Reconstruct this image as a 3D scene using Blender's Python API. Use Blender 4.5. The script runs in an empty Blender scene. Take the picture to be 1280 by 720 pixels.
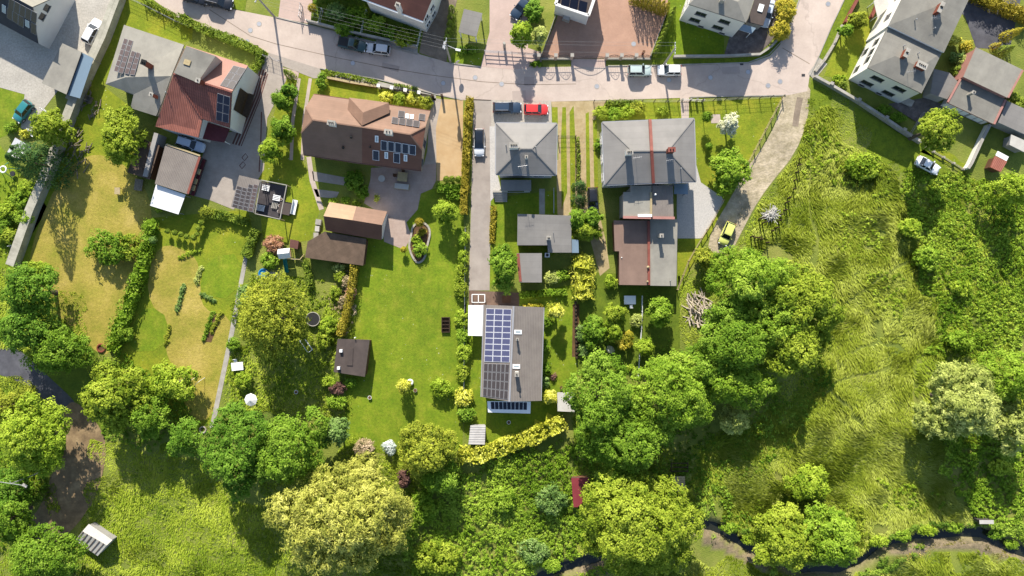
import bpy, math, random
import numpy as np
from math import sin, cos, pi, radians, hypot

# ------------------------------------------------------------------ basics
H = 120.0          # flying height of the camera
S = 7.6            # picture pixels per metre on the ground
def W(px, py, h=0.0):
    k = (H - h) / H
    return ((px - 640) / S * k, (360 - py) / S * k)
def A(px, py, h=0.0):      # point seen at that pixel when it is h metres up
    x, y = W(px, py, h); return (x, y, h)
def G(px, py, h=0.0):      # point h metres above that spot of the ground
    x, y = W(px, py, 0); return (x, y, h)

sc = bpy.context.scene
COL = sc.collection
rng = np.random.default_rng(7)
random.seed(7)
FRAME = {}                 # root name -> (x, y, z, rz)

def tag(o, label=None, cat=None, group=None, kind=None):
    if label: o['label'] = label
    if cat: o['category'] = cat
    if group: o['group'] = group
    if kind: o['kind'] = kind
    return o
def thing(name, label, cat, loc=(0, 0, 0), rz=0.0, group=None):
    o = bpy.data.objects.new(name, None); COL.objects.link(o)
    o.empty_display_size = 0.3
    o.location = loc; o.rotation_euler = (0, 0, rz)
    FRAME[o.name] = (loc[0], loc[1], loc[2], rz)
    return tag(o, label, cat, group)
def frame_of(o):
    while o.parent is not None: o = o.parent
    return FRAME.get(o.name, (0, 0, 0, 0))

class MB:
    def __init__(s): s.v = []; s.f = []; s.m = []
    def add(s, vs, fs, mi=0):
        b = len(s.v); s.v += [tuple(v) for v in vs]
        for f in fs: s.f.append([b + i for i in f]); s.m.append(mi)
        return s
    def poly(s, pts, mi=0): return s.add(pts, [list(range(len(pts)))], mi)
    def prism(s, pts, z0, z1, mi=0, mt=None, bottom=True):
        n = len(pts)
        a = sum(pts[i][0] * pts[(i + 1) % n][1] - pts[(i + 1) % n][0] * pts[i][1] for i in range(n))
        if a < 0: pts = pts[::-1]
        vs = [(p[0], p[1], z0) for p in pts] + [(p[0], p[1], z1) for p in pts]
        s.add(vs, [[i, (i + 1) % n, n + (i + 1) % n, n + i] for i in range(n)], mi)
        s.add(vs[n:], [list(range(n))], mi if mt is None else mt)
        if bottom: s.add(vs[:n], [list(range(n))[::-1]], mi)
        return s
    def box(s, c, d, rz=0.0, mi=0, mt=None):
        ca, sa = cos(rz), sin(rz)
        pts = [(c[0] + x * ca - y * sa, c[1] + x * sa + y * ca) for x, y in
               ((-d[0] / 2, -d[1] / 2), (d[0] / 2, -d[1] / 2), (d[0] / 2, d[1] / 2), (-d[0] / 2, d[1] / 2))]
        return s.prism(pts, c[2] - d[2] / 2, c[2] + d[2] / 2, mi, mt)
    def tube(s, p0, p1, r0, r1=None, n=8, mi=0):
        r1 = r0 if r1 is None else r1
        p0 = np.array(p0, float); p1 = np.array(p1, float); d = p1 - p0
        L = np.linalg.norm(d)
        if L < 1e-6: return s
        d /= L; a = np.cross(d, (0, 0, 1) if abs(d[2]) < .9 else (1, 0, 0)); a /= np.linalg.norm(a); b = np.cross(d, a)
        vs = []
        for p, r in ((p0, r0), (p1, r1)):
            for i in range(n):
                t = 2 * pi * i / n; vs.append(p + r * (cos(t) * a + sin(t) * b))
        fs = [[i, n + i, n + (i + 1) % n, (i + 1) % n] for i in range(n)] + [list(range(n)), list(range(n, 2 * n))[::-1]]
        return s.add(vs, fs, mi)
    def bar(s, p0, p1, w, h, mi=0):       # rectangular bar, w horizontal, h vertical
        p0 = np.array(p0, float); p1 = np.array(p1, float); d = p1 - p0; L = np.linalg.norm(d); d /= L
        a = np.cross(d, (0, 0, 1)) if abs(d[2]) < .95 else np.array((1., 0, 0)); a /= np.linalg.norm(a); b = np.cross(a, d)
        vs = [p + x * a * w / 2 + y * b * h / 2 for p in (p0, p1) for x, y in ((-1, -1), (1, -1), (1, 1), (-1, 1))]
        return s.add(vs, [[0, 1, 2, 3], [7, 6, 5, 4], [0, 4, 5, 1], [1, 5, 6, 2], [2, 6, 7, 3], [3, 7, 4, 0]], mi)
    def ball(s, c, r, nu=12, nv=7, mi=0, z0=-1.0):
        r = (r, r, r) if not hasattr(r, '__len__') else r
        vs, fs = [], []
        for j in range(nv + 1):
            ph = math.asin(z0) + (pi / 2 - math.asin(z0)) * j / nv
            for i in range(nu):
                t = 2 * pi * i / nu
                vs.append((c[0] + r[0] * cos(ph) * cos(t), c[1] + r[1] * cos(ph) * sin(t), c[2] + r[2] * sin(ph)))
        for j in range(nv):
            for i in range(nu):
                fs.append([j * nu + i, j * nu + (i + 1) % nu, (j + 1) * nu + (i + 1) % nu, (j + 1) * nu + i])
        fs.append(list(range(nu))[::-1])
        return s.add(vs, fs, mi)
    def ring(s, c, R, r, n=20, m=6, mi=0):
        vs, fs = [], []
        for i in range(n):
            t = 2 * pi * i / n
            for j in range(m):
                u = 2 * pi * j / m
                vs.append((c[0] + (R + r * cos(u)) * cos(t), c[1] + (R + r * cos(u)) * sin(t), c[2] + r * sin(u)))
        for i in range(n):
            for j in range(m):
                fs.append([i * m + j, ((i + 1) % n) * m + j, ((i + 1) % n) * m + (j + 1) % m, i * m + (j + 1) % m])
        return s.add(vs, fs, mi)
    def build(s, name, mats, parent=None, smooth=False, local=False):
        me = bpy.data.meshes.new(name)
        vs = s.v
        if parent is not None and not local:
            x, y, z, rz = frame_of(parent); ca, sa = cos(-rz), sin(-rz)
            vs = [((p[0] - x) * ca - (p[1] - y) * sa, (p[0] - x) * sa + (p[1] - y) * ca, p[2] - z) for p in vs]
        me.from_pydata(vs, [], s.f)
        mats = mats if isinstance(mats, (list, tuple)) else [mats]
        for m in mats: me.materials.append(m)
        if len(mats) > 1: me.polygons.foreach_set('material_index', s.m)
        if smooth:
            me.polygons.foreach_set('use_smooth', [True] * len(me.polygons))
            me.set_sharp_from_angle(angle=radians(38))
        me.update()
        o = bpy.data.objects.new(name, me); COL.objects.link(o)
        if parent is not None: o.parent = parent
        return o

def poly_mesh(name, V, nv, mat, tint=None, parent=None):
    """V (N*nv,3) world points, every face has nv points of its own"""
    V = np.asarray(V, np.float32)
    if parent is not None:
        x, y, z, rz = frame_of(parent); V = V - np.array((x, y, z), np.float32)
        ca, sa = cos(-rz), sin(-rz)
        V = np.stack([V[:, 0] * ca - V[:, 1] * sa, V[:, 0] * sa + V[:, 1] * ca, V[:, 2]], 1)
    me = bpy.data.meshes.new(name); n = len(V); nf = n // nv
    me.vertices.add(n); me.vertices.foreach_set('co', V.astype(np.float32).ravel())
    me.loops.add(n); me.loops.foreach_set('vertex_index', np.arange(n, dtype=np.int32))
    me.polygons.add(nf); me.polygons.foreach_set('loop_start', np.arange(0, n, nv, dtype=np.int32))
    me.update(calc_edges=True)
    if tint is not None:
        at = me.attributes.new('tint', 'FLOAT', 'FACE'); at.data.foreach_set('value', np.asarray(tint, np.float32))
    me.materials.append(mat)
    o = bpy.data.objects.new(name, me); COL.objects.link(o)
    if parent is not None: o.parent = parent
    return o

_grids = {}
def vnoise(x, y, scale, seed=0):
    g = _grids.setdefault(seed, np.random.default_rng(seed + 100).random((64, 64)))
    x = np.asarray(x) / scale + 500.3; y = np.asarray(y) / scale + 500.7
    xi = np.floor(x).astype(int); yi = np.floor(y).astype(int); fx = x - xi; fy = y - yi
    fx = fx * fx * (3 - 2 * fx); fy = fy * fy * (3 - 2 * fy)
    q = lambda i, j: g[(xi + i) % 64, (yi + j) % 64]
    return (q(0, 0) * (1 - fx) + q(1, 0) * fx) * (1 - fy) + (q(0, 1) * (1 - fx) + q(1, 1) * fx) * fy
def inside(x, y, poly):
    r = np.zeros(len(x), bool); n = len(poly)
    for i in range(n):
        x0, y0 = poly[i]; x1, y1 = poly[(i + 1) % n]
        c = ((y0 > y) != (y1 > y)); r ^= c & (x < (x1 - x0) * (y - y0) / (y1 - y0 + 1e-12) + x0)
    return r
def seg_dist(x, y, pts):
    d = np.full(np.shape(x), 1e9)
    for (x0, y0), (x1, y1) in zip(pts[:-1], pts[1:]):
        dx, dy = x1 - x0, y1 - y0; t = np.clip(((x - x0) * dx + (y - y0) * dy) / (dx * dx + dy * dy), 0, 1)
        d = np.minimum(d, np.hypot(x - x0 - t * dx, y - y0 - t * dy))
    return d

# ------------------------------------------------------------------ terrain height
CREEK = [W(*p) for p in ((640, 745), (690, 716), (745, 700), (820, 672), (880, 657), (905, 664), (928, 678), (960, 698), (1000, 714), (1050, 714),
                         (1078, 702), (1100, 684), (1150, 672), (1200, 667), (1232, 668), (1262, 684), (1310, 702), (1500, 760))]
FLAT = [[W(*p) for p in q] for q in (((998, 105), (1004, 140), (985, 175), (950, 222), (928, 255), (900, 300), (890, 330)), ((-20, 440), (40, 455), (90, 510), (112, 550), (108, 600), (75, 660), (45, 690)))]
def zg(x, y):
    x = np.asarray(x, float); y = np.asarray(y, float)
    wild = np.clip((x - 44) / 8, 0, 1) * np.clip((34 - y) / 8, 0, 1)
    wild = np.maximum(wild, np.clip((-29 - y) / 5, 0, 1))
    for q in FLAT: wild = wild * np.clip((seg_dist(x, y, q) - 4.2) / 4, 0, 1)
    z = wild * (0.9 * (vnoise(x, y, 11, 3) - .5) + .35 * (vnoise(x, y, 4, 4) - .5))
    d = seg_dist(x, y, CREEK)
    return z - 1.5 * np.clip(1 - (d - .4) / 1.0, 0, 1) - wild * .25 * np.clip(1 - d / 6, 0, 1)
def zg1(x, y): return float(zg(np.array([x]), np.array([y]))[0])

# ------------------------------------------------------------------ materials
MATS = {}
def srgb(*c):
    return tuple((v / 255 / 12.92 if v <= 10 else ((v / 255 + .055) / 1.055) ** 2.4) for v in c)
def mk(name):
    m = bpy.data.materials.new(name); m.use_nodes = True; nt = m.node_tree
    MATS[name] = m
    return m, nt, nt.nodes, nt.links, nt.nodes['Principled BSDF']
def surf(name, c1, c2=None, scale=.6, rough=.85, bump=0.0, bscale=8.0, c3=None, big=None, brick=None, wave=None, spec=.3, metal=0.0, rot=0.0, cracks=None, fine=None, specks=None, streak=None):
    """procedural surface: two or three real colours mixed by noise; optional pavers (brick), ribs (wave), cracks"""
    if name in MATS: return MATS[name]
    m, nt, N, Lk, b = mk(name)
    c2 = c2 or tuple(v * .82 for v in c1)
    tc = N.new('ShaderNodeTexCoord'); co = tc.outputs['Object']
    no = N.new('ShaderNodeTexNoise'); no.inputs['Scale'].default_value = scale; no.inputs['Detail'].default_value = 9; no.inputs['Roughness'].default_value = .68
    Lk.new(co, no.inputs['Vector'])
    r = N.new('ShaderNodeValToRGB'); e = r.color_ramp.elements
    e[0].position = .33; e[0].color = (*c2, 1); e[1].position = .67; e[1].color = (*c1, 1)
    if c3: x = e.new(.52); x.color = (*c3, 1)
    Lk.new(no.outputs['Fac'], r.inputs['Fac']); out = r.outputs['Color']
    def mul(a, fac_socket, lo, hi):
        mr = N.new('ShaderNodeMapRange'); mr.inputs['From Min'].default_value = .3; mr.inputs['From Max'].default_value = .7
        mr.inputs['To Min'].default_value = lo; mr.inputs['To Max'].default_value = hi
        Lk.new(fac_socket, mr.inputs['Value'])
        mx = N.new('ShaderNodeMix'); mx.data_type = 'RGBA'; mx.blend_type = 'MULTIPLY'; mx.inputs['Factor'].default_value = 1
        Lk.new(a, mx.inputs['A']); Lk.new(mr.outputs['Result'], mx.inputs['B']); return mx.outputs['Result']
    if big:
        nb = N.new('ShaderNodeTexNoise'); nb.inputs['Scale'].default_value = big[0]; nb.inputs['Detail'].default_value = 3
        Lk.new(co, nb.inputs['Vector']); out = mul(out, nb.outputs['Fac'], 1 - big[1], 1 + big[1])
    if fine:
        nf = N.new('ShaderNodeTexNoise'); nf.inputs['Scale'].default_value = fine[0]; nf.inputs['Detail'].default_value = 5; nf.inputs['Roughness'].default_value = .75
        Lk.new(co, nf.inputs['Vector']); out = mul(out, nf.outputs['Fac'], 1 - fine[1], 1 + fine[1])
    if streak:
        ms = N.new('ShaderNodeMapping'); ms.inputs['Scale'].default_value = (streak[0], streak[0] * .12, 1); Lk.new(co, ms.inputs['Vector'])
        ns = N.new('ShaderNodeTexNoise'); ns.inputs['Scale'].default_value = 1; ns.inputs['Detail'].default_value = 6; ns.inputs['Roughness'].default_value = .7; Lk.new(ms.outputs['Vector'], ns.inputs['Vector']); out = mul(out, ns.outputs['Fac'], 1 - streak[1], 1 + streak[1] * .7)
    if specks:
        vs_ = N.new('ShaderNodeTexVoronoi'); vs_.inputs['Scale'].default_value = specks[0]; Lk.new(co, vs_.inputs['Vector'])
        ms = N.new('ShaderNodeMapRange'); ms.inputs['From Min'].default_value = specks[1]; ms.inputs['From Max'].default_value = specks[1] * .5; Lk.new(vs_.outputs['Distance'], ms.inputs['Value'])
        nk = N.new('ShaderNodeTexNoise'); nk.inputs['Scale'].default_value = .22; Lk.new(co, nk.inputs['Vector'])
        mk_ = N.new('ShaderNodeMapRange'); mk_.inputs['From Min'].default_value = .5; mk_.inputs['From Max'].default_value = .62; Lk.new(nk.outputs['Fac'], mk_.inputs['Value'])
        mm = N.new('ShaderNodeMath'); mm.operation = 'MULTIPLY'; Lk.new(ms.outputs['Result'], mm.inputs[0]); Lk.new(mk_.outputs['Result'], mm.inputs[1])
        mx = N.new('ShaderNodeMix'); mx.data_type = 'RGBA'; Lk.new(mm.outputs['Value'], mx.inputs['Factor']); Lk.new(out, mx.inputs['A']); mx.inputs['B'].default_value = (*specks[2], 1); out = mx.outputs['Result']
    if brick:
        mp = N.new('ShaderNodeMapping'); mp.inputs['Rotation'].default_value = (0, 0, rot); Lk.new(co, mp.inputs['Vector'])
        bt = N.new('ShaderNodeTexBrick'); bt.inputs['Scale'].default_value = 1; bt.inputs['Brick Width'].default_value = brick[0]; bt.inputs['Row Height'].default_value = brick[1]
        bt.inputs['Mortar Size'].default_value = brick[2]; v = brick[3]
        bt.inputs['Color1'].default_value = (1, 1, 1, 1); bt.inputs['Color2'].default_value = (1 - v * .6,) * 3 + (1,); bt.inputs['Mortar'].default_value = (1 - v,) * 3 + (1,)
        Lk.new(mp.outputs['Vector'], bt.inputs['Vector'])
        mx = N.new('ShaderNodeMix'); mx.data_type = 'RGBA'; mx.blend_type = 'MULTIPLY'; mx.inputs['Factor'].default_value = 1
        Lk.new(out, mx.inputs['A']); Lk.new(bt.outputs['Color'], mx.inputs['B']); out = mx.outputs['Result']
    bh = None
    if wave:
        mp = N.new('ShaderNodeMapping'); mp.inputs['Rotation'].default_value = (0, 0, rot); Lk.new(co, mp.inputs['Vector'])
        wt = N.new('ShaderNodeTexWave'); wt.wave_type = 'BANDS'; wt.bands_direction = wave[0]; wt.inputs['Scale'].default_value = wave[1]
        wt.inputs['Distortion'].default_value = wave[3] if len(wave) > 3 else .0
        wt.inputs['Detail'].default_value = 1
        Lk.new(mp.outputs['Vector'], wt.inputs['Vector']); bh = wt.outputs['Fac']
        out = mul(out, wt.outputs['Fac'], 1 - wave[2], 1 + wave[2] * .3)
    if cracks:
        vo = N.new('ShaderNodeTexVoronoi'); vo.feature = 'DISTANCE_TO_EDGE'; vo.inputs['Scale'].default_value = cracks[0]
        nz = N.new('ShaderNodeTexNoise'); nz.inputs['Scale'].default_value = .8; nz.inputs['Detail'].default_value = 5; Lk.new(co, nz.inputs['Vector'])
        va = N.new('ShaderNodeVectorMath'); va.operation = 'MULTIPLY_ADD'; va.inputs[1].default_value = (1.6, 1.6, 1.6)
        Lk.new(nz.outputs['Color'], va.inputs[0]); Lk.new(co, va.inputs[2]); Lk.new(va.outputs['Vector'], vo.inputs['Vector'])
        mr = N.new('ShaderNodeMapRange'); mr.inputs['From Max'].default_value = cracks[1]; mr.inputs['To Min'].default_value = 1 - cracks[2]
        Lk.new(vo.outputs['Distance'], mr.inputs['Value'])
        mx = N.new('ShaderNodeMix'); mx.data_type = 'RGBA'; mx.blend_type = 'MULTIPLY'; mx.inputs['Factor'].default_value = 1
        Lk.new(out, mx.inputs['A']); Lk.new(mr.outputs['Result'], mx.inputs['B']); out = mx.outputs['Result']
    Lk.new(out, b.inputs['Base Color'])
    b.inputs['Roughness'].default_value = rough; b.inputs['Specular IOR Level'].default_value = spec; b.inputs['Metallic'].default_value = metal
    if bump:
        bn = N.new('ShaderNodeTexNoise'); bn.inputs['Scale'].default_value = bscale; bn.inputs['Detail'].default_value = 6; Lk.new(co, bn.inputs['Vector'])
        bp = N.new('ShaderNodeBump'); bp.inputs['Strength'].default_value = bump; bp.inputs['Distance'].default_value = .3
        Lk.new(bn.outputs['Fac'], bp.inputs['Height']); Lk.new(bp.outputs['Normal'], b.inputs['Normal'])
    elif bh is not None:
        bp = N.new('ShaderNodeBump'); bp.inputs['Strength'].default_value = .35; bp.inputs['Distance'].default_value = .08
        Lk.new(bh, bp.inputs['Height']); Lk.new(bp.outputs['Normal'], b.inputs['Normal'])
    return m
def gloss(name, col, rough=.3, coat=0.0, metal=0.0, spec=.5, var=.06):
    if name in MATS: return MATS[name]
    m, nt, N, Lk, b = mk(name)
    tc = N.new('ShaderNodeTexCoord'); no = N.new('ShaderNodeTexNoise'); no.inputs['Scale'].default_value = 3
    Lk.new(tc.outputs['Object'], no.inputs['Vector'])
    r = N.new('ShaderNodeValToRGB'); e = r.color_ramp.elements
    e[0].color = (*[v * (1 - var) for v in col], 1); e[1].color = (*[min(1, v * (1 + var)) for v in col], 1)
    Lk.new(no.outputs['Fac'], r.inputs['Fac']); Lk.new(r.outputs['Color'], b.inputs['Base Color'])
    b.inputs['Roughness'].default_value = rough; b.inputs['Coat Weight'].default_value = coat; b.inputs['Metallic'].default_value = metal
    b.inputs['Specular IOR Level'].default_value = spec
    return m
def leafmat(name, c0, c1, c2, trans=.25, k=1.58):
    """three leaf colours picked by the leaf's own tint value"""
    m, nt, N, Lk, b = mk(name)
    c0, c1, c2 = [(min(.8, q[0] * k), min(.8, q[1] * k), q[2] * k) for q in (c0, c1, c2)]
    at = N.new('ShaderNodeAttribute'); at.attribute_name = 'tint'
    r = N.new('ShaderNodeValToRGB'); e = r.color_ramp.elements
    e[0].position = .1; e[0].color = (*c0, 1); e[1].position = .9; e[1].color = (*c2, 1); x = e.new(.5); x.color = (*c1, 1)
    Lk.new(at.outputs['Fac'], r.inputs['Fac'])
    Lk.new(r.outputs['Color'], b.inputs['Base Color']); b.inputs['Roughness'].default_value = .65; b.inputs['Specular IOR Level'].default_value = .10
    tr = N.new('ShaderNodeBsdfTranslucent'); Lk.new(r.outputs['Color'], tr.inputs['Color'])
    mx = N.new('ShaderNodeMixShader'); mx.inputs['Fac'].default_value = trans
    Lk.new(b.outputs['BSDF'], mx.inputs[1]); Lk.new(tr.outputs['BSDF'], mx.inputs[2])
    Lk.new(mx.outputs['Shader'], N['Material Output'].inputs['Surface'])
    return m

# ------------------------------------------------------------------ foliage
def unit(a): return a / (np.linalg.norm(a, axis=-1, keepdims=True) + 1e-9)
def leaves(P, Nrm, size, aspect, r, axis=None):
    """one kite-shaped leaf clump per point"""
    n = len(P); Nrm = unit(Nrm)
    t = r.normal(size=(n, 3)) if axis is None else axis
    t = unit(t - (t * Nrm).sum(1, keepdims=True) * Nrm); b = np.cross(Nrm, t)
    s = (size * r.uniform(.45, 1.5, n))[:, None]
    V = np.stack([P - t * s * .5, P + b * s * aspect * .5 - Nrm * s * .08, P + t * s * .5, P - b * s * aspect * .5 - Nrm * s * .08], 1)
    return V.reshape(-1, 3)
def puffs(lobes, r, puff=.8, k=16, leaf=.42, aspect=.65, low=-.35, gap=.0, core=True, ragged=.12, dens=1.0):
    Ls = np.array(lobes, float); C, T, B0 = [], [], []
    for i, (x, y, z, rx, ry, rz) in enumerate(Ls):
        area = 4 * pi * ((rx * ry) ** 1.6 / 3 + (rx * rz) ** 1.6 / 3 + (ry * rz) ** 1.6 / 3) ** (1 / 1.6) * .62
        n = max(3, int(area / (puff * puff * 1.35) * dens))
        d = unit(r.normal(size=(n * 2, 3))); d = d[d[:, 2] > low][:n]
        f = r.uniform(.74, 1.0, len(d)) + ragged * (r.random(len(d)) > .72)
        p = np.array((x, y, z)) + d * np.array((rx, ry, rz)) * f[:, None]
        keep = np.ones(len(p), bool)
        for j, (X, Y, Z, RX, RY, RZ) in enumerate(Ls):
            if j != i: keep &= (((p[:, 0] - X) / RX) ** 2 + ((p[:, 1] - Y) / RY) ** 2 + ((p[:, 2] - Z) / RZ) ** 2) > .55
        C.append(p[keep]); T.append(d[keep]); B0.append(np.full(int(keep.sum()), r.normal(0, .11)))
    C = np.concatenate(C); D = np.concatenate(T); B0 = np.concatenate(B0)
    if gap: q = r.random(len(C)) > gap; C, D, B0 = C[q], D[q], B0[q]
    n = len(C)
    o = unit(r.normal(size=(n, k, 3))) * (r.random((n, k, 1)) ** .5) * puff * r.uniform(.5, 1.4, (n, 1, 1))
    o[..., 2] = o[..., 2] * .75
    P = (C[:, None] + o).reshape(-1, 3)
    Nn = (o / puff * 1.0 + D[:, None] * .5 + np.array((-.04, .22, .85)) + r.normal(size=o.shape) * .3).reshape(-1, 3)
    tint = np.clip(np.repeat(B0 + r.normal(.5, .15, n), k) + r.normal(0, .13, n * k), 0, 1)
    V = leaves(P, Nn, leaf, aspect, r)
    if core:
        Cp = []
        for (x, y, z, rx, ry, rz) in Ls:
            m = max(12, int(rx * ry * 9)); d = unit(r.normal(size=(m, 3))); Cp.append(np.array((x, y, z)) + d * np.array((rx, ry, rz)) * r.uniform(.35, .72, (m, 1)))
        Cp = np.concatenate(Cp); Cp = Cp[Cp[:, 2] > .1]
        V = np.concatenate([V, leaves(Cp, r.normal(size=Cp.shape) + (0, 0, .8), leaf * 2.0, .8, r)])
        tint = np.concatenate([tint, np.clip(r.normal(.35, .15, len(Cp)), 0, 1)])  # inner leaves tinted darker: shade inside the foliage put into colour
    return V, tint

SEED = [11]
def nr():
    SEED[0] += 1; return np.random.default_rng(SEED[0])
def trunk_mesh(root, x, y, z0, h, rad, lobes, bark, r):
    mb = MB(); zf = z0 + h * .42
    mb.tube((x, y, z0 - .15), (x, y, z0 + .35), rad * 1.5, rad, 9); mb.tube((x, y, z0 + .35), (x + r.normal() * .1, y, zf), rad, rad * .7, 9)
    idx = r.permutation(len(lobes))[:7]
    for i in idx:
        l = lobes[i]; e = np.array(l[:3]) + r.normal(size=3) * .2; b = np.array((x, y, z0 + h * r.uniform(.22, .42)))
        mid = b * .45 + e * .55 + np.array((0, 0, .25)); mb.tube(b, mid, rad * .45, rad * .28, 6); mb.tube(mid, e, rad * .28, rad * .1, 6)
    return mb.build('trunk', bark, root, True)
def tree(label, px, py, rx, ry, h, pal, n=8, rot=0.0, leaf=.29, puff=.66, k=29, aspect=.62, name='tree', cat='tree', group=None, ragged=.12, gap=.10, lobes=None, dens=1.0, vert=1.0, zf=.58):
    n = n + 3
    h = h * (1.2 if h > 5 else 1.1)
    r = nr(); x, y = W(px, py, h * (zf + .04)); z0 = zg1(x, y)
    rx, ry = rx / S * .93, ry / S * .93; ca, sa = cos(-rot), sin(-rot)
    L = []
    def put(dx, dy, z, s, sz):
        L.append((x + dx * ca - dy * sa, y + dx * sa + dy * ca, z0 + z, s * rx if rot == 0 else s * (rx + ry) / 2, s * ry if rot == 0 else s * (rx + ry) / 2, sz))
    zc = h * zf; m = min(rx, ry)
    put(0, 0, zc, .6, h * .36 * vert)
    a0 = r.random() * 6.3
    for i in range(n):
        a = a0 + 2 * pi * i / n + r.normal() * .22; q = r.uniform(.46, .80); s = r.uniform(.22, .44)
        put(cos(a) * rx * q, sin(a) * ry * q, zc + r.uniform(-.22, .1) * h, s, vert * min(h * .3, s * m * r.uniform(.75, 1.05)))
    for i in range(max(2, n // 2)):
        a = r.random() * 6.3; q = r.uniform(.1, .45); s = r.uniform(.24, .38)
        put(cos(a) * rx * q, sin(a) * ry * q, zc + r.uniform(.14, .26) * h * vert, s, vert * min(h * .22, s * m))
    root = thing(name, label, cat, (x, y, z0), 0, group)
    trunk_mesh(root, x, y, z0, h, max(.1, .022 * h + .014 * m * 2), L, MATS['bark'], r)
    V, t = puffs(L, r, puff, k, leaf, aspect, ragged=ragged, gap=gap, dens=dens)
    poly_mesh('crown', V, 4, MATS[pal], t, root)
    return root
def shrub(label, px, py, rx, ry, h, pal, n=5, leaf=.24, puff=.36, k=14, name='shrub', cat='shrub', group=None, ragged=.1, aspect=.65, dens=1.0):
    r = nr(); x, y = W(px, py, h * .5); z0 = zg1(x, y); rx, ry = rx / S, ry / S
    L = [(x, y, z0 + h * .42, rx * .72, ry * .72, h * .5)]
    a0 = r.random() * 6.3
    for i in range(n):
        a = a0 + 2 * pi * i / n + r.normal() * .25; q = r.uniform(.4, .6); s = r.uniform(.36, .5)
        L.append((x + cos(a) * rx * q, y + sin(a) * ry * q, z0 + h * r.uniform(.35, .62), s * rx, s * ry, h * r.uniform(.28, .4)))
    V, t = puffs(L, r, puff, k, leaf, aspect, low=-.6, ragged=ragged, dens=dens)
    V[:, 2] = np.maximum(V[:, 2], z0 + .01)
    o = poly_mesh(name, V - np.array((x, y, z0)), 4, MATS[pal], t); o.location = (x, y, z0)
    return tag(o, label, cat, group)
def globe(label, px, py, rad, hc, pal, stem=True, group=None, name='topiary_ball', cat='topiary', leaf=.16):
    """clipped ball on a short stem, hc = height of its middle"""
    r = nr(); x, y = W(px, py, hc); z0 = zg1(x, y); R = rad / S
    root = thing(name, label, cat, (x, y, z0), 0, group)
    mb = MB(); mb.tube((x, y, z0 - .05), (x, y, z0 + hc), .05, .04, 7); mb.build('stem', MATS['bark'], root)
    n = int(4 * pi * R * R / (leaf * leaf) * 1.5); d = unit(r.normal(size=(n, 3)))
    P = np.array((x, y, z0 + hc)) + d * R * r.uniform(.88, 1.03, (n, 1))
    V = leaves(P, d + r.normal(size=d.shape) * .45, leaf, .7, r)
    q = unit(r.normal(size=(60, 3))); V2 = leaves(np.array((x, y, z0 + hc)) + q * R * .7, q, R * .9, .9, r)
    t = np.clip(r.normal(.5, .2, n + 60), 0, 1)
    V = np.concatenate([V, V2]); V[:, 2] = np.maximum(V[:, 2], z0 + .01)
    poly_mesh('crown', V, 4, MATS[pal], t, root); return root
def conifer(label, px, py, rad, h, pal, group=None, leaf=.3, name='conifer', cat='conifer', at=.3, slim=1.0):
    """px,py: middle of the lower crown"""
    r = nr(); x, y = W(px, py, h * at); z0 = zg1(x, y); R = rad / S
    root = thing(name, label, cat, (x, y, z0), 0, group)
    MB().tube((x, y, z0 - .1), (x, y, z0 + h * .9), .1 + .01 * h, .03, 8).build('trunk', MATS['bark'], root)
    n = int(R * h * 3.2 / (leaf * leaf) * 3.2); u = r.random(n) ** 1.35; a = r.random(n) * 2 * pi
    prof = R * (1 - u ** 1.3) ** .8 * (1 + .13 * np.sin(a * 5 + u * 9) + .10 * np.sin(u * h * 3.1 + a * 2)) + .05
    f = r.uniform(.72, 1.05, n); P = np.stack([x + np.cos(a) * prof * f, y + np.sin(a) * prof * f, z0 + .15 + u * (h - .2)], 1)
    d = np.stack([np.cos(a), np.sin(a), np.full(n, .7)], 1)
    V = leaves(P, d + r.normal(size=d.shape) * .35, leaf, .5, r, axis=np.stack([np.cos(a), np.sin(a), np.full(n, .3)], 1) + r.normal(size=d.shape) * .3)
    poly_mesh('crown', V, 4, MATS[pal], np.clip(r.normal(.5, .2, n), 0, 1), root); return root
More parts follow.
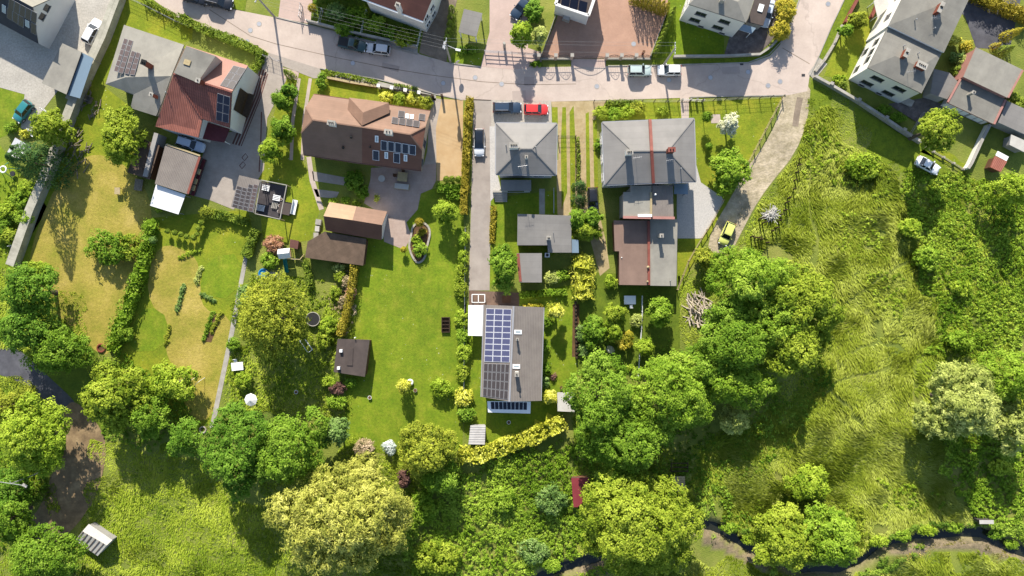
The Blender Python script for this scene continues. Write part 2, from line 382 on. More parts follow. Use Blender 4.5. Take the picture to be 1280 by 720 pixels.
def hedge(label, pts, w, h, pal, leaf=.2, name='hedge', cat='hedge', group=None, bump=.12, top=None, dens=1.0):
    """clipped hedge along picture points at ground level; w in pixels"""
    r = nr(); P2 = [W(*p) for p in pts]; w = w / S; V, T = [], []
    x0, y0 = P2[0]
    for (xa, ya), (xb, yb) in zip(P2[:-1], P2[1:]):
        L = hypot(xb - xa, yb - ya); ux, uy = (xb - xa) / L, (yb - ya) / L
        per = w + 2 * h; n = int(L * per / (leaf * leaf) * 1.35 * dens)
        s = r.uniform(-.1 * w, L + .1 * w, n); c = r.uniform(-h - w / 2, h + w / 2, n)
        wob = 1 + bump * 2.2 * (vnoise(xa + s * 1.0, ya + c, .9, 5) - .5) + bump * 2 * (vnoise(s + xa, ya, 2.3, 6) - .5)
        o = np.clip(c, -w / 2, w / 2) * wob; z = np.clip(h - np.maximum(np.abs(c) - w / 2, 0), .03, None) * wob
        o = o * np.where(z > h * .8, .94, 1); o += r.normal(0, .03, n)
        N3 = np.stack([np.where(np.abs(c) < w / 2, 0, -uy * np.sign(c)), np.where(np.abs(c) < w / 2, 0, ux * np.sign(c)), np.where(np.abs(c) < w / 2, 1., .25)], 1)
        Q = np.stack([xa + ux * s - uy * o, ya + uy * s + ux * o, z], 1)
        V.append(leaves(Q, N3 + r.normal(size=N3.shape) * .5, leaf, .7, r))
        T.append(np.clip(.5 + .5 * (vnoise(xa + s, ya + o, 1.1, 8) - .5) + r.normal(0, .16, n), 0, 1))
        m = int(L * 14); s = r.uniform(0, L, m); o = r.uniform(-w * .33, w * .33, m); z = r.uniform(.1, h * .82, m)
        V.append(leaves(np.stack([xa + ux * s - uy * o, ya + uy * s + ux * o, z], 1), r.normal(size=(m, 3)) + (0, 0, 1), w * .75, .8, r)); T.append(np.full(m, .3))  # core leaves in a darker tint, painting the shade inside the hedge
    V = np.concatenate(V); V[:, 2] = np.maximum(V[:, 2], .01)
    zb = zg1(x0, y0); V[:, 2] += 0
    o = poly_mesh(name, V - np.array((x0, y0, 0)), 4, MATS[pal], np.concatenate(T)); o.location = (x0, y0, zb)
    return tag(o, label, cat, group)
def cover(label, polys, dens, hmax, pal, leaf=.4, puff=.5, k=12, name='undergrowth', cat='undergrowth', hn=3.0, aspect=.65, holes=()):
    r = nr(); Vs, Ts = [], []
    for poly in polys:
        q = [W(*p) for p in poly]; X = np.array([p[0] for p in q]); Y = np.array([p[1] for p in q])
        n = int((X.max() - X.min()) * (Y.max() - Y.min()) * dens); x = r.uniform(X.min(), X.max(), n); y = r.uniform(Y.min(), Y.max(), n)
        x += (vnoise(x, y, 2.5, 30) - .5) * 1.5; y += (vnoise(x, y, 2.5, 31) - .5) * 1.5
        k0 = inside(x + (vnoise(x, y, 3.1, 51) - .5) * 4.4, y + (vnoise(x, y, 3.1, 52) - .5) * 4.4, q) & (seg_dist(x, y, CREEK) > .9 + .8 * vnoise(x, y, 2, 53))
        for hp in holes: k0 &= ~inside(x, y, [W(*p) for p in hp])
        x, y = x[k0], y[k0]; n = len(x)
        hh = hmax * (.25 + 1.15 * np.clip(vnoise(x, y, hn, 21) * .7 + vnoise(x, y, hn * .4, 22) * .5 - .25, 0, 1)) * r.uniform(.5, 1.1, n)
        C = np.stack([x, y, zg(x, y) + hh], 1)
        o = unit(r.normal(size=(n, k, 3))) * (r.random((n, k, 1)) ** .5) * puff * r.uniform(.6, 1.25, (n, 1, 1)); o[..., 2] *= .6
        Pp = (C[:, None] + o).reshape(-1, 3)
        Nn = (o / puff + np.array((0, 0, .7)) + r.normal(size=o.shape) * .4).reshape(-1, 3)
        tb = .5 + .7 * (vnoise(x, y, 6, 23) - .5) + .5 * (vnoise(x, y, 1.7, 24) - .5)
        Vs.append(leaves(Pp, Nn, leaf, aspect, r)); Ts.append(np.clip(np.repeat(tb + r.normal(0, .1, n), k) + r.normal(0, .1, n * k), 0, 1))
    o = poly_mesh(name, np.concatenate(Vs), 4, MATS[pal], np.concatenate(Ts))
    return tag(o, label, cat, None, 'stuff')
def blades(label, polys, dens, length, pal, name='meadow_grass', wid=.16, holes=(), flow=0.0, lean=1.1, seed=40, fs=13.0, tracks=()):
    r = nr(); Vs, Ts = [], []
    for poly in polys:
        q = [W(*p) for p in poly]; X = np.array([p[0] for p in q]); Y = np.array([p[1] for p in q])
        n = int((X.max() - X.min()) * (Y.max() - Y.min()) * dens); x = r.uniform(X.min(), X.max(), n); y = r.uniform(Y.min(), Y.max(), n)
        # tufts: pull the blades together in clumps
        x += (vnoise(x, y, 1.1, seed + 1) - .5) * .9; y += (vnoise(x, y, 1.1, seed + 2) - .5) * .9
        k0 = inside(x + (vnoise(x, y, 3.1, 51) - .5) * 5, y + (vnoise(x, y, 3.1, 52) - .5) * 5, q) & (seg_dist(x, y, CREEK) > .7 + .8 * vnoise(x, y, 2, 53))
        for hp in holes: k0 &= ~inside(x, y, [W(*p) for p in hp])
        k0 &= (vnoise(x, y, 2.1, seed + 8) + .6 * vnoise(x, y, 7, seed + 9)) > .36
        for tr in tracks: k0 &= seg_dist(x + (vnoise(x, y, 2, 61) - .5) * 1.6, y, [W(*p) for p in tr]) > .32
        x, y = x[k0], y[k0]; n = len(x)
        a = flow + 1.3 * (vnoise(x, y, fs, seed + 3) - .5) * 2 + 1.3 * (vnoise(x, y, 3.2, seed + 4) - .5) * 2 + r.normal(0, .35, n)
        L = length * r.uniform(.55, 1.25, n) * (.5 + vnoise(x, y, 2.6, seed + 5)); e = lean * r.uniform(.55, 1.2, n)
        dx, dy = np.cos(a), np.sin(a); z = zg(x, y); w = wid * r.uniform(.6, 1.3, n)
        base = np.stack([x, y, z - .02], 1); sd = np.stack([-dy, dx, np.zeros(n)], 1) * w[:, None] / 2
        mid = base + np.stack([dx * L * .45 * np.sin(e * .6), dy * L * .45 * np.sin(e * .6), L * .36 * np.cos(e * .6)], 1)
        tip = mid + np.stack([dx * L * .6 * np.sin(e), dy * L * .6 * np.sin(e), L * .3 * np.cos(e)], 1)
        Vs.append(np.stack([base - sd, base + sd, mid + sd * .9, tip, mid - sd * .9], 1).reshape(-1, 3))
        tb = .5 + .75 * (vnoise(x, y, 8, seed + 6) - .5) + .5 * (vnoise(x, y, 2.2, seed + 7) - .5)
        Ts.append(np.clip(tb + r.normal(0, .14, n), 0, 1))
    o = poly_mesh(name, np.concatenate(Vs), 5, MATS[pal], np.concatenate(Ts))
    return tag(o, label, 'grass', None, 'stuff')

# ------------------------------------------------------------------ buildings
def offset(pts, d):
    n = len(pts); a = sum(pts[i][0] * pts[(i + 1) % n][1] - pts[(i + 1) % n][0] * pts[i][1] for i in range(n)); sg = 1 if a > 0 else -1
    out = []
    for i in range(n):
        p, c, q = pts[i - 1], pts[i], pts[(i + 1) % n]
        def nn(u, v):
            L = hypot(v[0] - u[0], v[1] - u[1]) + 1e-9; return (-(v[1] - u[1]) / L * sg, (v[0] - u[0]) / L * sg)
        n1, n2 = nn(p, c), nn(c, q); dt = max(.25, 1 + n1[0] * n2[0] + n1[1] * n2[1])
        out.append((c[0] + (n1[0] + n2[0]) / dt * d, c[1] + (n1[1] + n2[1]) / dt * d))
    return out
class House:
    def __init__(s, name, label, cat, V, faces, outline, roof, wall, over=.35, thick=.2, rz=None, group=None, base=0.0, fmat=None, walls=True, roofname='roof'):
        s.V = [np.array(v, float) for v in V]; s.faces = faces
        cx = sum(V[i][0] for i in outline) / len(outline); cy = sum(V[i][1] for i in outline) / len(outline)
        if rz is None:
            i, j = outline[0], outline[1]; rz = math.atan2(V[j][1] - V[i][1], V[j][0] - V[i][0])
        s.rz = rz; s.root = thing(name, label, cat, (cx, cy, base), rz, group)
        roof = roof if isinstance(roof, (list, tuple)) else [roof]
        s.roof = slab(roofname, s.V, faces, outline, roof, thick, s.root, fmat)
        if walls:
            mb = MB(); P = offset([V[i][:2] for i in outline], over); n = len(outline); s.wl = []
            ar = sum(P[i][0] * P[(i + 1) % n][1] - P[(i + 1) % n][0] * P[i][1] for i in range(n)); sg = 1 if ar > 0 else -1
            for i in range(n):
                j = (i + 1) % n; za, zb = V[outline[i]][2] - thick * .6, V[outline[j]][2] - thick * .6
                q = [(*P[i], base - .2), (*P[j], base - .2), (*P[j], zb), (*P[i], za)]
                mb.poly(q if sg > 0 else q[::-1]); L = hypot(P[j][0] - P[i][0], P[j][1] - P[i][1]) + 1e-9
                s.wl.append((P[i], P[j], ((P[j][1] - P[i][1]) / L * sg, -(P[j][0] - P[i][0]) / L * sg), L))
            s.wall = mb.build('wall', wall, s.root)
    def plane(s, f):
        p = [s.V[i] for i in s.faces[f]]; n = np.zeros(3)
        for i in range(len(p)):
            a, b = p[i], p[(i + 1) % len(p)]; n += np.array(((a[1] - b[1]) * (a[2] + b[2]), (a[2] - b[2]) * (a[0] + b[0]), (a[0] - b[0]) * (a[1] + b[1])))
        n /= np.linalg.norm(n)
        if n[2] < 0: n = -n
        return n, float(n @ sum(p) / len(p))
    def on(s, f, px, py, lift=0.0):
        n, d = s.plane(f); a, b = (px - 640) / S, (360 - py) / S
        h = (d - n[0] * a - n[1] * b) / (n[2] - (n[0] * a + n[1] * b) / H)
        return np.array(A(px, py, h)) + n * lift
    def panel(s, f, quad, mat, frame, name='solar_panel', inset=.035, lift=.1, label=None):
        """flat panel lying on roof face f; quad = its four picture corners"""
        n, _ = s.plane(f); q = [s.on(f, *p) for p in quad]; c = sum(q) / 4
        mb = MB(); top = [p + n * lift for p in q]; bot = [p + n * (lift - .07) for p in q]
        if np.cross(q[1] - q[0], q[2] - q[0]) @ n < 0: top, bot = top[::-1], bot[::-1]
        mb.poly(top, 0); mb.poly(bot[::-1], 0)
        for i in range(4): mb.poly([bot[i], bot[(i + 1) % 4], top[(i + 1) % 4], top[i]], 0)
        gl = []
        for i in range(4):
            a, b, d = top[i], top[(i + 1) % 4], top[i - 1]
            gl.append(a + (b - a) / np.linalg.norm(b - a) * inset + (d - a) / np.linalg.norm(d - a) * inset + n * .006)
        mb.poly(gl, 1)
        o = mb.build(name, [frame, mat], s.root)
        if label: o['label'] = label
        return o
    def grid(s, f, c00, c10, c11, c01, nu, nv, mat, frame, gap=.06, skip=(), **kw):
        """nu x nv panels filling the picture quad c00-c10-c11-c01"""
        B = lambda u, v: tuple((1 - u) * (1 - v) * c00[i] + u * (1 - v) * c10[i] + u * v * c11[i] + (1 - u) * v * c01[i] for i in (0, 1))
        for a in range(nu):
            for b in range(nv):
                if (a, b) in skip: continue
                g = gap / 2
                s.panel(f, [B((a + g) / nu, (b + g) / nv), B((a + 1 - g) / nu, (b + g) / nv), B((a + 1 - g) / nu, (b + 1 - g) / nv), B((a + g) / nu, (b + 1 - g) / nv)], mat, frame, **kw)
    def chimney(s, px, py, ztop, w, d, mat, zb=None, flues=2, rz=None, cap=None, z0=None, label=None):
        x, y = W(px, py, ztop); rz = s.rz if rz is None else rz; zb = ztop - 2.2 if zb is None else zb
        mb = MB().box((x, y, (zb + ztop) / 2), (w, d, ztop - zb), rz)
        o = mb.build('chimney', mat, s.roof); o['label'] = label if label else ''
        if not label: del o['label']
        mb = MB().box((x, y, ztop + .05), (w + .14, d + .14, .1), rz, 0)
        for i in range(flues):
            t = (i - (flues - 1) / 2) * w / max(flues, 1) * .8
            mb.tube((x + cos(rz) * t, y + sin(rz) * t, ztop + .1), (x + cos(rz) * t, y + sin(rz) * t, ztop + .28), .1, .09, 8, 1)
        mb.build('chimney_cap', [cap or MATS['concrete'], MATS['soot']], o); return o
    def cap(s, pairs, mat, w=.28, h=.14):
        for i, j in pairs: MB().bar(s.V[i] + (0, 0, .03), s.V[j] + (0, 0, .03), w, h).build('ridge_cap', mat, s.roof)
    def gutter(s, pairs, mat):
        for i, j in pairs:
            a, b = s.V[i] - (0, 0, .12), s.V[j] - (0, 0, .12); d = (b - a) / np.linalg.norm(b - a); c = sum(s.V[k] for k in s.faces[0]) / len(s.faces[0]); n = np.array((-d[1], d[0], 0)); m = (sum(v for v in s.V) / len(s.V))
            if (m - a) @ n > 0: n = -n
            MB().bar(a + n * .08, b + n * .08, .13, .12).build('gutter', mat, s.roof)
    def vent(s, px, py, f, hh=.7, r=.07, mat=None):
        p = s.on(f, px, py); MB().tube(p - np.array((0, 0, .2)), p + np.array((0, 0, hh)), r, r, 8).tube(p + np.array((0, 0, hh)), p + np.array((0, 0, hh + .12)), r * 1.7, r * .6, 8).build('vent_pipe', mat or MATS['steel'], s.roof)
    def aerial(s, px, py, f, hh=1.6):
        p = s.on(f, px, py); mb = MB().tube(p - np.array((0, 0, .2)), p + np.array((0, 0, hh)), .025, .02, 6)
        t = p + np.array((0, 0, hh - .1)); mb.tube(t - (.7, .1, 0), t + (.7, .1, 0), .015, .015, 5)
        for i in range(5): q = t + ((i - 2) * .3, (i - 2) * .04, 0); mb.tube(q - (.05, .35, 0), q + (.05, .35, 0), .01, .01, 5)
        mb.build('aerial', MATS['steel'], s.roof)
    def window(s, e, t, z, w, h, pane='glass', fr='white_frame', name='window', sill=True):
        (x0, y0), (x1, y1), (nx, ny), L = s.wl[e]; ux, uy = (x1 - x0) / L, (y1 - y0) / L
        cx, cy = x0 + (x1 - x0) * t, y0 + (y1 - y0) * t
        P = lambda a, b, o: (cx + ux * a + nx * o, cy + uy * a + ny * o, z + b)
        mb = MB()
        for a0, a1, b0, b1 in ((-w / 2, w / 2, 0, .08), (-w / 2, w / 2, h - .08, h), (-w / 2, -w / 2 + .08, .08, h - .08), (w / 2 - .08, w / 2, .08, h - .08), (-.03, .03, .08, h - .08)):
            vs = [P(a, b, o) for o in (-.05, .05) for a, b in ((a0, b0), (a1, b0), (a1, b1), (a0, b1))]
            mb.add(vs, [[3, 2, 1, 0], [4, 5, 6, 7], [0, 1, 5, 4], [1, 2, 6, 5], [2, 3, 7, 6], [3, 0, 4, 7]])
        o = mb.build(name, MATS[fr], s.root)
        q = [P(-w / 2 + .05, .05, .02), P(w / 2 - .05, .05, .02), P(w / 2 - .05, h - .05, .02), P(-w / 2 + .05, h - .05, .02)]
        MB().poly(q).build('pane', MATS[pane], o)
        if sill and name == 'window':
            vs = [P(a, b, c) for c in (-.04, .16) for a, b in ((-w / 2 - .1, -.06), (w / 2 + .1, -.06), (w / 2 + .1, -.005), (-w / 2 - .1, -.005))]
            MB().add(vs, [[3, 2, 1, 0], [4, 5, 6, 7], [0, 1, 5, 4], [1, 2, 6, 5], [2, 3, 7, 6], [3, 0, 4, 7]]).build('sill', MATS['concrete'], o)
        return o
    def windows(s, e, zs, n, w=1.3, h=1.25, pane='glass', fr='white_frame'):
        for z in zs:
            for i in range(n): s.window(e, (i + .5) / n, z, w, h, pane, fr)
def slab(name, V, faces, outline, mats, thick, parent, fmat=None):
    mb = MB(); V = [np.array(v, float) for v in V]; dz = np.array((0, 0, thick))
    for k, f in enumerate(faces):
        p = [V[i] for i in f]; a = sum(p[i][0] * p[(i + 1) % len(p)][1] - p[(i + 1) % len(p)][0] * p[i][1] for i in range(len(p)))
        if a < 0: p = p[::-1]
        mb.poly(p, fmat[k] if fmat else 0); mb.poly([q - dz for q in p][::-1], fmat[k] if fmat else 0)
    n = len(outline); a = sum(V[outline[i]][0] * V[outline[(i + 1) % n]][1] - V[outline[(i + 1) % n]][0] * V[outline[i]][1] for i in range(n))
    for i in range(n):
        p, q = V[outline[i]], V[outline[(i + 1) % n]]
        if a < 0: p, q = q, p
        mb.poly([p - dz, q - dz, q, p], len(mats) - 1)
    return mb.build(name, mats, parent)
def flat(name, label, cat, pts, h, roof, wall, over=.15, thick=.25, base=0.0, group=None, walls=True, rz=None, slope=None, roofname='roof'):
    V = [A(p[0], p[1], h if slope is None else slope[i]) for i, p in enumerate(pts)]
    return House(name, label, cat, V, [list(range(len(V)))], list(range(len(V))), roof, wall, over, thick, rz, group, base, None, walls, roofname)
def canopy(name, label, cat, pts, h, roof, post, legs=None, thick=.1, slope=None, roofname='canopy_roof', group=None, r=.06):
    hs = flat(name, label, cat, pts, h, roof, roof, thick=thick, walls=False, slope=slope, roofname=roofname, group=group)
    P = offset([v[:2] for v in hs.V], .2)
    for i in range(len(pts)) if legs is None else legs:
        MB().tube((*P[i], 0), (*P[i], hs.V[i][2] - thick), r, r, 8).build('post', post, hs.root)
    return hs
def beam_strip(hs, p, q, w, z0, z1, mat, name='parapet'):
    """raised edge running between two picture points (at height z1)"""
    a = A(*p, z1); b = A(*q, z1); MB().bar((a[0], a[1], (z0 + z1) / 2), (b[0], b[1], (z0 + z1) / 2), w, z1 - z0).build(name, mat, hs.root)

# ------------------------------------------------------------------ ground sheets, walls, fences
def sheet(name, pts, z, mat, ground=True):
    mb = MB(); q = [W(*p) for p in pts]
    a = sum(q[i][0] * q[(i + 1) % len(q)][1] - q[(i + 1) % len(q)][0] * q[i][1] for i in range(len(q)))
    if a < 0: q = q[::-1]
    mb.poly([(x, y, z) for x, y in q])
    return tag(mb.build(name, mat), kind='structure')
def smooth_poly(pts, it=2):
    for _ in range(it):
        o = []
        for i in range(len(pts)):
            p, q = pts[i], pts[(i + 1) % len(pts)]; o += [(p[0] * .75 + q[0] * .25, p[1] * .75 + q[1] * .25), (p[0] * .25 + q[0] * .75, p[1] * .25 + q[1] * .75)]
        pts = o
    return pts
def ribbon(pts, w):
    n = len(pts); L, R = [], []
    for i in range(n):
        a = pts[max(i - 1, 0)]; b = pts[min(i + 1, n - 1)]; d = hypot(b[0] - a[0], b[1] - a[1]); nx, ny = -(b[1] - a[1]) / d, (b[0] - a[0]) / d
        L.append((pts[i][0] + nx * w / 2, pts[i][1] + ny * w / 2)); R.append((pts[i][0] - nx * w / 2, pts[i][1] - ny * w / 2))
    return L, R
def strip(name, pts, w, z, mat):
    """flat ribbon along picture points; w in metres"""
    L, R = ribbon([W(*p) for p in pts], w); mb = MB()
    for i in range(len(pts) - 1): mb.poly([(*R[i], z), (*R[i + 1], z), (*L[i + 1], z), (*L[i], z)])
    return tag(mb.build(name, mat), kind='structure')
def wall(name, label, pts, w, h, mat, cap=None, cat='wall', z=None, group=None):
    P = [W(*p) for p in pts]; L, R = ribbon(P, w); root = None
    x0, y0 = P[0]; z0 = zg1(x0, y0) if z is None else z
    mb = MB(); n = len(P)
    mb.prism(L + R[::-1], z0 - .15, z0 + h)
    if cap is None:
        o = mb.build(name, mat); return tag(o, label, cat, group)
    root = thing(name, label, cat, (x0, y0, z0), math.atan2(P[1][1] - y0, P[1][0] - x0), group); mb.build('wall_body', mat, root)
    L, R = ribbon(P, w + .12); MB().prism(L + R[::-1], z0 + h + .002, z0 + h + .09).build('coping', cap, root); return root
def fence(name, label, pts, h, post, infill, step=2.5, style='rails', cat='fence', pw=.1, group=None, rails=2, nrails=None):
    P = [W(*p) for p in pts]; z0 = zg1(*P[0]); root = thing(name, label, cat, (P[0][0], P[0][1], z0), 0, group)
    posts = []
    for (xa, ya), (xb, yb) in zip(P[:-1], P[1:]):
        L = hypot(xb - xa, yb - ya); n = max(1, round(L / step))
        for i in range(n): posts.append((xa + (xb - xa) * i / n, ya + (yb - ya) * i / n))
    posts.append(P[-1])
    for x, y in posts:
        z = zg1(x, y); MB().box((x, y, z + h / 2 - .1), (pw, pw, h + .3), math.atan2(P[1][1] - P[0][1], P[1][0] - P[0][0])).build('post', post, root)
    for (xa, ya), (xb, yb) in zip(posts[:-1], posts[1:]):
        za, zb = zg1(xa, ya), zg1(xb, yb); mb = MB(); L = hypot(xb - xa, yb - ya)
        if style == 'rails':
            for k in range(rails): t = h * (.25 + .65 * k / max(1, rails - 1)); mb.bar((xa, ya, za + t), (xb, yb, zb + t), .05, .1)
        elif style == 'boards':
            m = max(2, int(L / .16))
            for k in (0.25, .8): mb.bar((xa, ya, za + h * k), (xb, yb, zb + h * k), .05, .08)
            for i in range(m):
                t = (i + .5) / m; x, y = xa + (xb - xa) * t, ya + (yb - ya) * t; mb.box((x, y, za + h * .5), (.115, .03, h * (.96 + .05 * random.random())), math.atan2(yb - ya, xb - xa))
        elif style == 'solid':
            mb.bar((xa, ya, za + h * .5), (xb, yb, zb + h * .5), .05, h * .92)
        elif style == 'mesh':
            for k in range(4): t = h * (.06 + .3 * k); mb.bar((xa, ya, za + t), (xb, yb, zb + t), .02, .02)
            m = max(2, int(L / .35))
            for i in range(m): t = (i + .5) / m; x, y = xa + (xb - xa) * t, ya + (yb - ya) * t; mb.bar((x, y, za + .05), (x, y, za + h), .015, .015)
        elif style == 'pickets':
            for k in (0.15, .85): mb.bar((xa, ya, za + h * k), (xb, yb, zb + h * k), .04, .05)
            m = max(2, int(L / .3))
            for i in range(m): t = (i + .5) / m; x, y = xa + (xb - xa) * t, ya + (yb - ya) * t; mb.box((x, y, za + h * .5), (.05, .03, h), math.atan2(yb - ya, xb - xa))
        mb.build('panel', infill, root)
    return root

# ------------------------------------------------------------------ cars
def car(label, px, py, ang, paint, style='hatch', L=4.3, Wd=1.78, Ht=1.5, roof=None, cat='car', name='parked_car', group='cars parked around the houses'):
    x, y = W(px, py, .8); z0 = max(0.0, zg1(x, y))
    root = thing(name, label, cat, (x, y, z0 + .035), radians(-ang), group); w = Wd / 2
    zt = dict(hatch=.92, suv=1.02, sedan=.9, pickup=1.0, van=1.05)[style]
    st = [(-.5, .80, zt - .28), (-.488, .9, zt - .1), (-.46, .96, zt), (-.3, 1, zt), (0, 1, zt), (.2, .99, zt), (.3, .985, zt - .03), (.4, .95, zt - .1), (.455, .87, zt - .19), (.485, .76, zt - .3), (.5, .62, zt - .42)]
    mb = MB(); vs = []
    for f, m, z in st:
        q = w * m; zl = .22 if abs(f) < .47 else .32
        vs += [(f * L, sy * yy, zz) for sy, yy, zz in ((-1, q * .92, zl), (-1, q, .42), (-1, q * .985, z * .72), (-1, q * .93, z - .06), (-1, q * .8, z), (1, q * .8, z), (1, q * .93, z - .06), (1, q * .985, z * .72), (1, q, .42), (1, q * .92, zl))]
    n = 10; k = len(st)
    fs = [[i * n + j, i * n + (j + 1) % n, (i + 1) * n + (j + 1) % n, (i + 1) * n + j] for i in range(k - 1) for j in range(n)]
    fs += [list(range(n))[::-1], [(k - 1) * n + j for j in range(n)]]
    fs = [f[::-1] for f in fs]
    mb.add(vs, fs); body = mb.build('body', paint, root, True, True)
    b0, t0, t1, b1 = dict(hatch=(-.475, -.40, .07, .235), suv=(-.48, -.42, .06, .22), sedan=(-.36, -.235, .05, .21), pickup=(-.12, -.07, .11, .24), van=(-.485, -.455, .18, .32))[style]
    bw, tw, zb = w * .9, w * .7, zt - .02; r = roof or paint
    q = [(b0 * L, -bw, zb), (b1 * L, -bw * .97, zb - .02), (b1 * L, bw * .97, zb - .02), (b0 * L, bw, zb), (t0 * L, -tw, Ht - .05), (t1 * L, -tw, Ht - .07), (t1 * L, tw, Ht - .07), (t0 * L, tw, Ht - .05)]
    MB().add(q, [[3, 2, 1, 0], [0, 1, 5, 4], [1, 2, 6, 5], [2, 3, 7, 6], [3, 0, 4, 7], [4, 5, 6, 7]]).build('window_glass', MATS['car_glass'], root, False, True)
    mb = MB(); m = []
    for f in (0, .06, .3, .7, .94, 1.0):
        fx = t0 + (t1 - t0) * f; e = .86 if f in (0, 1.0) else 1.0
        m.append((fx * L, tw * e * 1.02, Ht - (.035 if f in (0, 1.0) else .0) - (.02 if f > .9 else 0)))
    vs = []
    for fx, ty, z in m: vs += [(fx, -ty, z - .06), (fx, -ty * .93, z - .005), (fx, -ty * .5, z + .012), (fx, ty * .5, z + .012), (fx, ty * .93, z - .005), (fx, ty, z - .06)]
    fs = [[i * 6 + j, (i + 1) * 6 + j, (i + 1) * 6 + (j + 1) % 6, i * 6 + (j + 1) % 6] for i in range(5) for j in range(6)] + [list(range(6)), [30 + j for j in range(6)][::-1]]
    mb.add(vs, fs)
    for a, b in ((0, 4), (1, 5), (2, 6), (3, 7)): mb.bar(q[a], q[b], .07, .06)
    if style != 'pickup':
        for sy in (-1, 1): mb.bar(((b0 + b1) / 2 * L - .1, sy * (bw + .004), zb), ((t0 + t1) / 2 * L - .05, sy * (tw + .004), Ht - .06), .1, .03)
    mb.build('roof_panel', r, root, True, True)
    if style == 'pickup':
        mb = MB(); mb.box((-.3 * L, 0, zt + .012), (.33 * L, Wd * .74, .02)); mb.build('load_bed', MATS['rubber'], root, False, True)
    if style == 'suv':
        mb = MB()
        for sy in (-1, 1): mb.bar((t0 * L + .1, sy * tw * .9, Ht + .05), (t1 * L - .15, sy * tw * .9, Ht + .05), .04, .03)
        mb.build('roof_rail', MATS['steel'], root, False, True)
    for fx in (-.3, .31):
        for sy in (-1, 1):
            c = (fx * L, sy * (w - .09), .31)
            wh = MB().tube((c[0], c[1] - .11, c[2]), (c[0], c[1] + .11, c[2]), .34, .34, 16).build('wheel', MATS['rubber'], root, True, True)
            MB().tube((c[0], c[1] + sy * .1, c[2]), (c[0], c[1] + sy * .125, c[2]), .21, .2, 12).build('rim', MATS['steel'], wh, True, True)
    for sy in (-1, 1):
        MB().box((.468 * L, sy * w * .66, zt - .3), (.16, .34, .13), -sy * .5).build('headlight', MATS['lamp_glass'], root, False, True)
        MB().box((-.494 * L, sy * w * .74, zt - .2), (.05, .3, .16)).build('tail_light', MATS['tail_glass'], root, False, True)
        MB().box((b1 * L - .32, sy * (w + .06), zt + .06), (.12, .2, .13)).build('wing_mirror', paint, root, False, True)
    MB().box((.5 * L + .0, 0, .45), (.03, .5, .12)).build('number_plate', MATS['white_frame'], root, False, True)
    return root
# ================================================================== materials
def c(r, g, b, k=.62): return tuple(min(.85, v * k) for v in srgb(r, g, b))
surf('asphalt', c(230, 211, 196), c(212, 193, 179), .35, .9, c3=c(222, 203, 188), big=(.07, .10), cracks=(.05, .006, .16), streak=(.25, .05), fine=(3.5, .05))
surf('old_asphalt', c(172, 154, 132), c(128, 114, 98), .5, .9, c3=c(152, 136, 118), big=(.1, .15), fine=(1.6, .12))
surf('old_asphalt2', c(206, 189, 176), c(190, 173, 162), .6, .9)
surf('lane_asphalt', c(196, 184, 172), c(172, 160, 150), .4, .9, big=(.09, .1))
surf('dark_asphalt', c(112, 112, 118), c(84, 84, 90), .6, .9)
surf('pale_paving', c(226, 208, 192), c(206, 186, 172), .5, .85, brick=(.4, .2, .015, .12))
surf('pink_paving', c(228, 200, 186), c(214, 188, 174), .5, .85, big=(.2, .08), brick=(.3, .15, .012, .1))
surf('brown_paving', c(214, 172, 146), c(196, 156, 132), .5, .85, big=(.15, .08), brick=(.24, .12, .01, .15), c3=c(206, 164, 139))
surf('grey_paving', c(205, 192, 178), c(184, 172, 160), .7, .85, brick=(.4, .2, .012, .12))
surf('patio_paving', c(214, 190, 174), c(192, 168, 154), .6, .85, brick=(.5, .5, .02, .12))
surf('cobble', c(216, 206, 190), c(176, 168, 156), 4.5, .9, big=(.4, .08))
surf('white_gravel', c(232, 226, 218), c(196, 192, 186), 5, .95)
surf('pale_gravel', c(222, 214, 200), c(184, 178, 166), 3.5, .95, big=(.3, .1))
surf('dark_gravel', c(150, 140, 134), c(108, 98, 94), 1.2, .95, c3=c(128, 118, 112))
surf('sand', c(224, 192, 146), c(210, 174, 126), .6, .95, big=(.2, .08))
surf('sand_track', c(210, 188, 146), c(182, 160, 114), .9, .95, fine=(1.5, .14))
surf('dirt_lane', c(220, 203, 174), c(164, 152, 118), .7, .95, big=(.2, .16), c3=c(202, 186, 156), bump=.3, bscale=3, fine=(1.6, .16))
surf('earth_path', c(186, 160, 120), c(124, 104, 78), .5, .95, c3=c(156, 132, 98), fine=(1.4, .15))
surf('soil', c(128, 96, 66), c(96, 72, 48), 1.2, .95, bump=.3)
surf('bank_soil', c(176, 152, 112), c(140, 116, 82), .9, .95, bump=.3)
surf('lawn', c(140, 156, 24), c(104, 132, 14), .5, .9, c3=c(122, 146, 18), big=(.11, .16), bump=.25, bscale=7, fine=(2.6, .26), specks=(1.1, .10, (.5, .5, .36)))
surf('garden_lawn', c(170, 170, 44), c(122, 144, 22), .35, .9, c3=c(146, 158, 32), big=(.09, .14), bump=.3, bscale=7, fine=(2.6, .26), specks=(1.1, .10, (.5, .5, .36)))
surf('dry_lawn', c(204, 182, 96), c(152, 152, 50), .22, .9, c3=c(184, 168, 74), big=(.07, .12), bump=.3, bscale=7, fine=(2.6, .26))
surf('vivid_lawn', c(156, 166, 44), c(112, 142, 18), .45, .9, c3=c(134, 155, 28), big=(.1, .14), bump=.25, bscale=7, fine=(2.6, .26), specks=(1.1, .10, (.5, .5, .36)), streak=(1.3, .09))
surf('shaded_lawn', c(124, 142, 34), c(92, 116, 22), .6, .9, bump=.3, fine=(2.6, .26))  # duller lawn copy with shade put into its green, for shaded gardens
surf('verge_grass', c(142, 158, 32), c(104, 128, 24), .8, .9, bump=.3, fine=(2.6, .26))
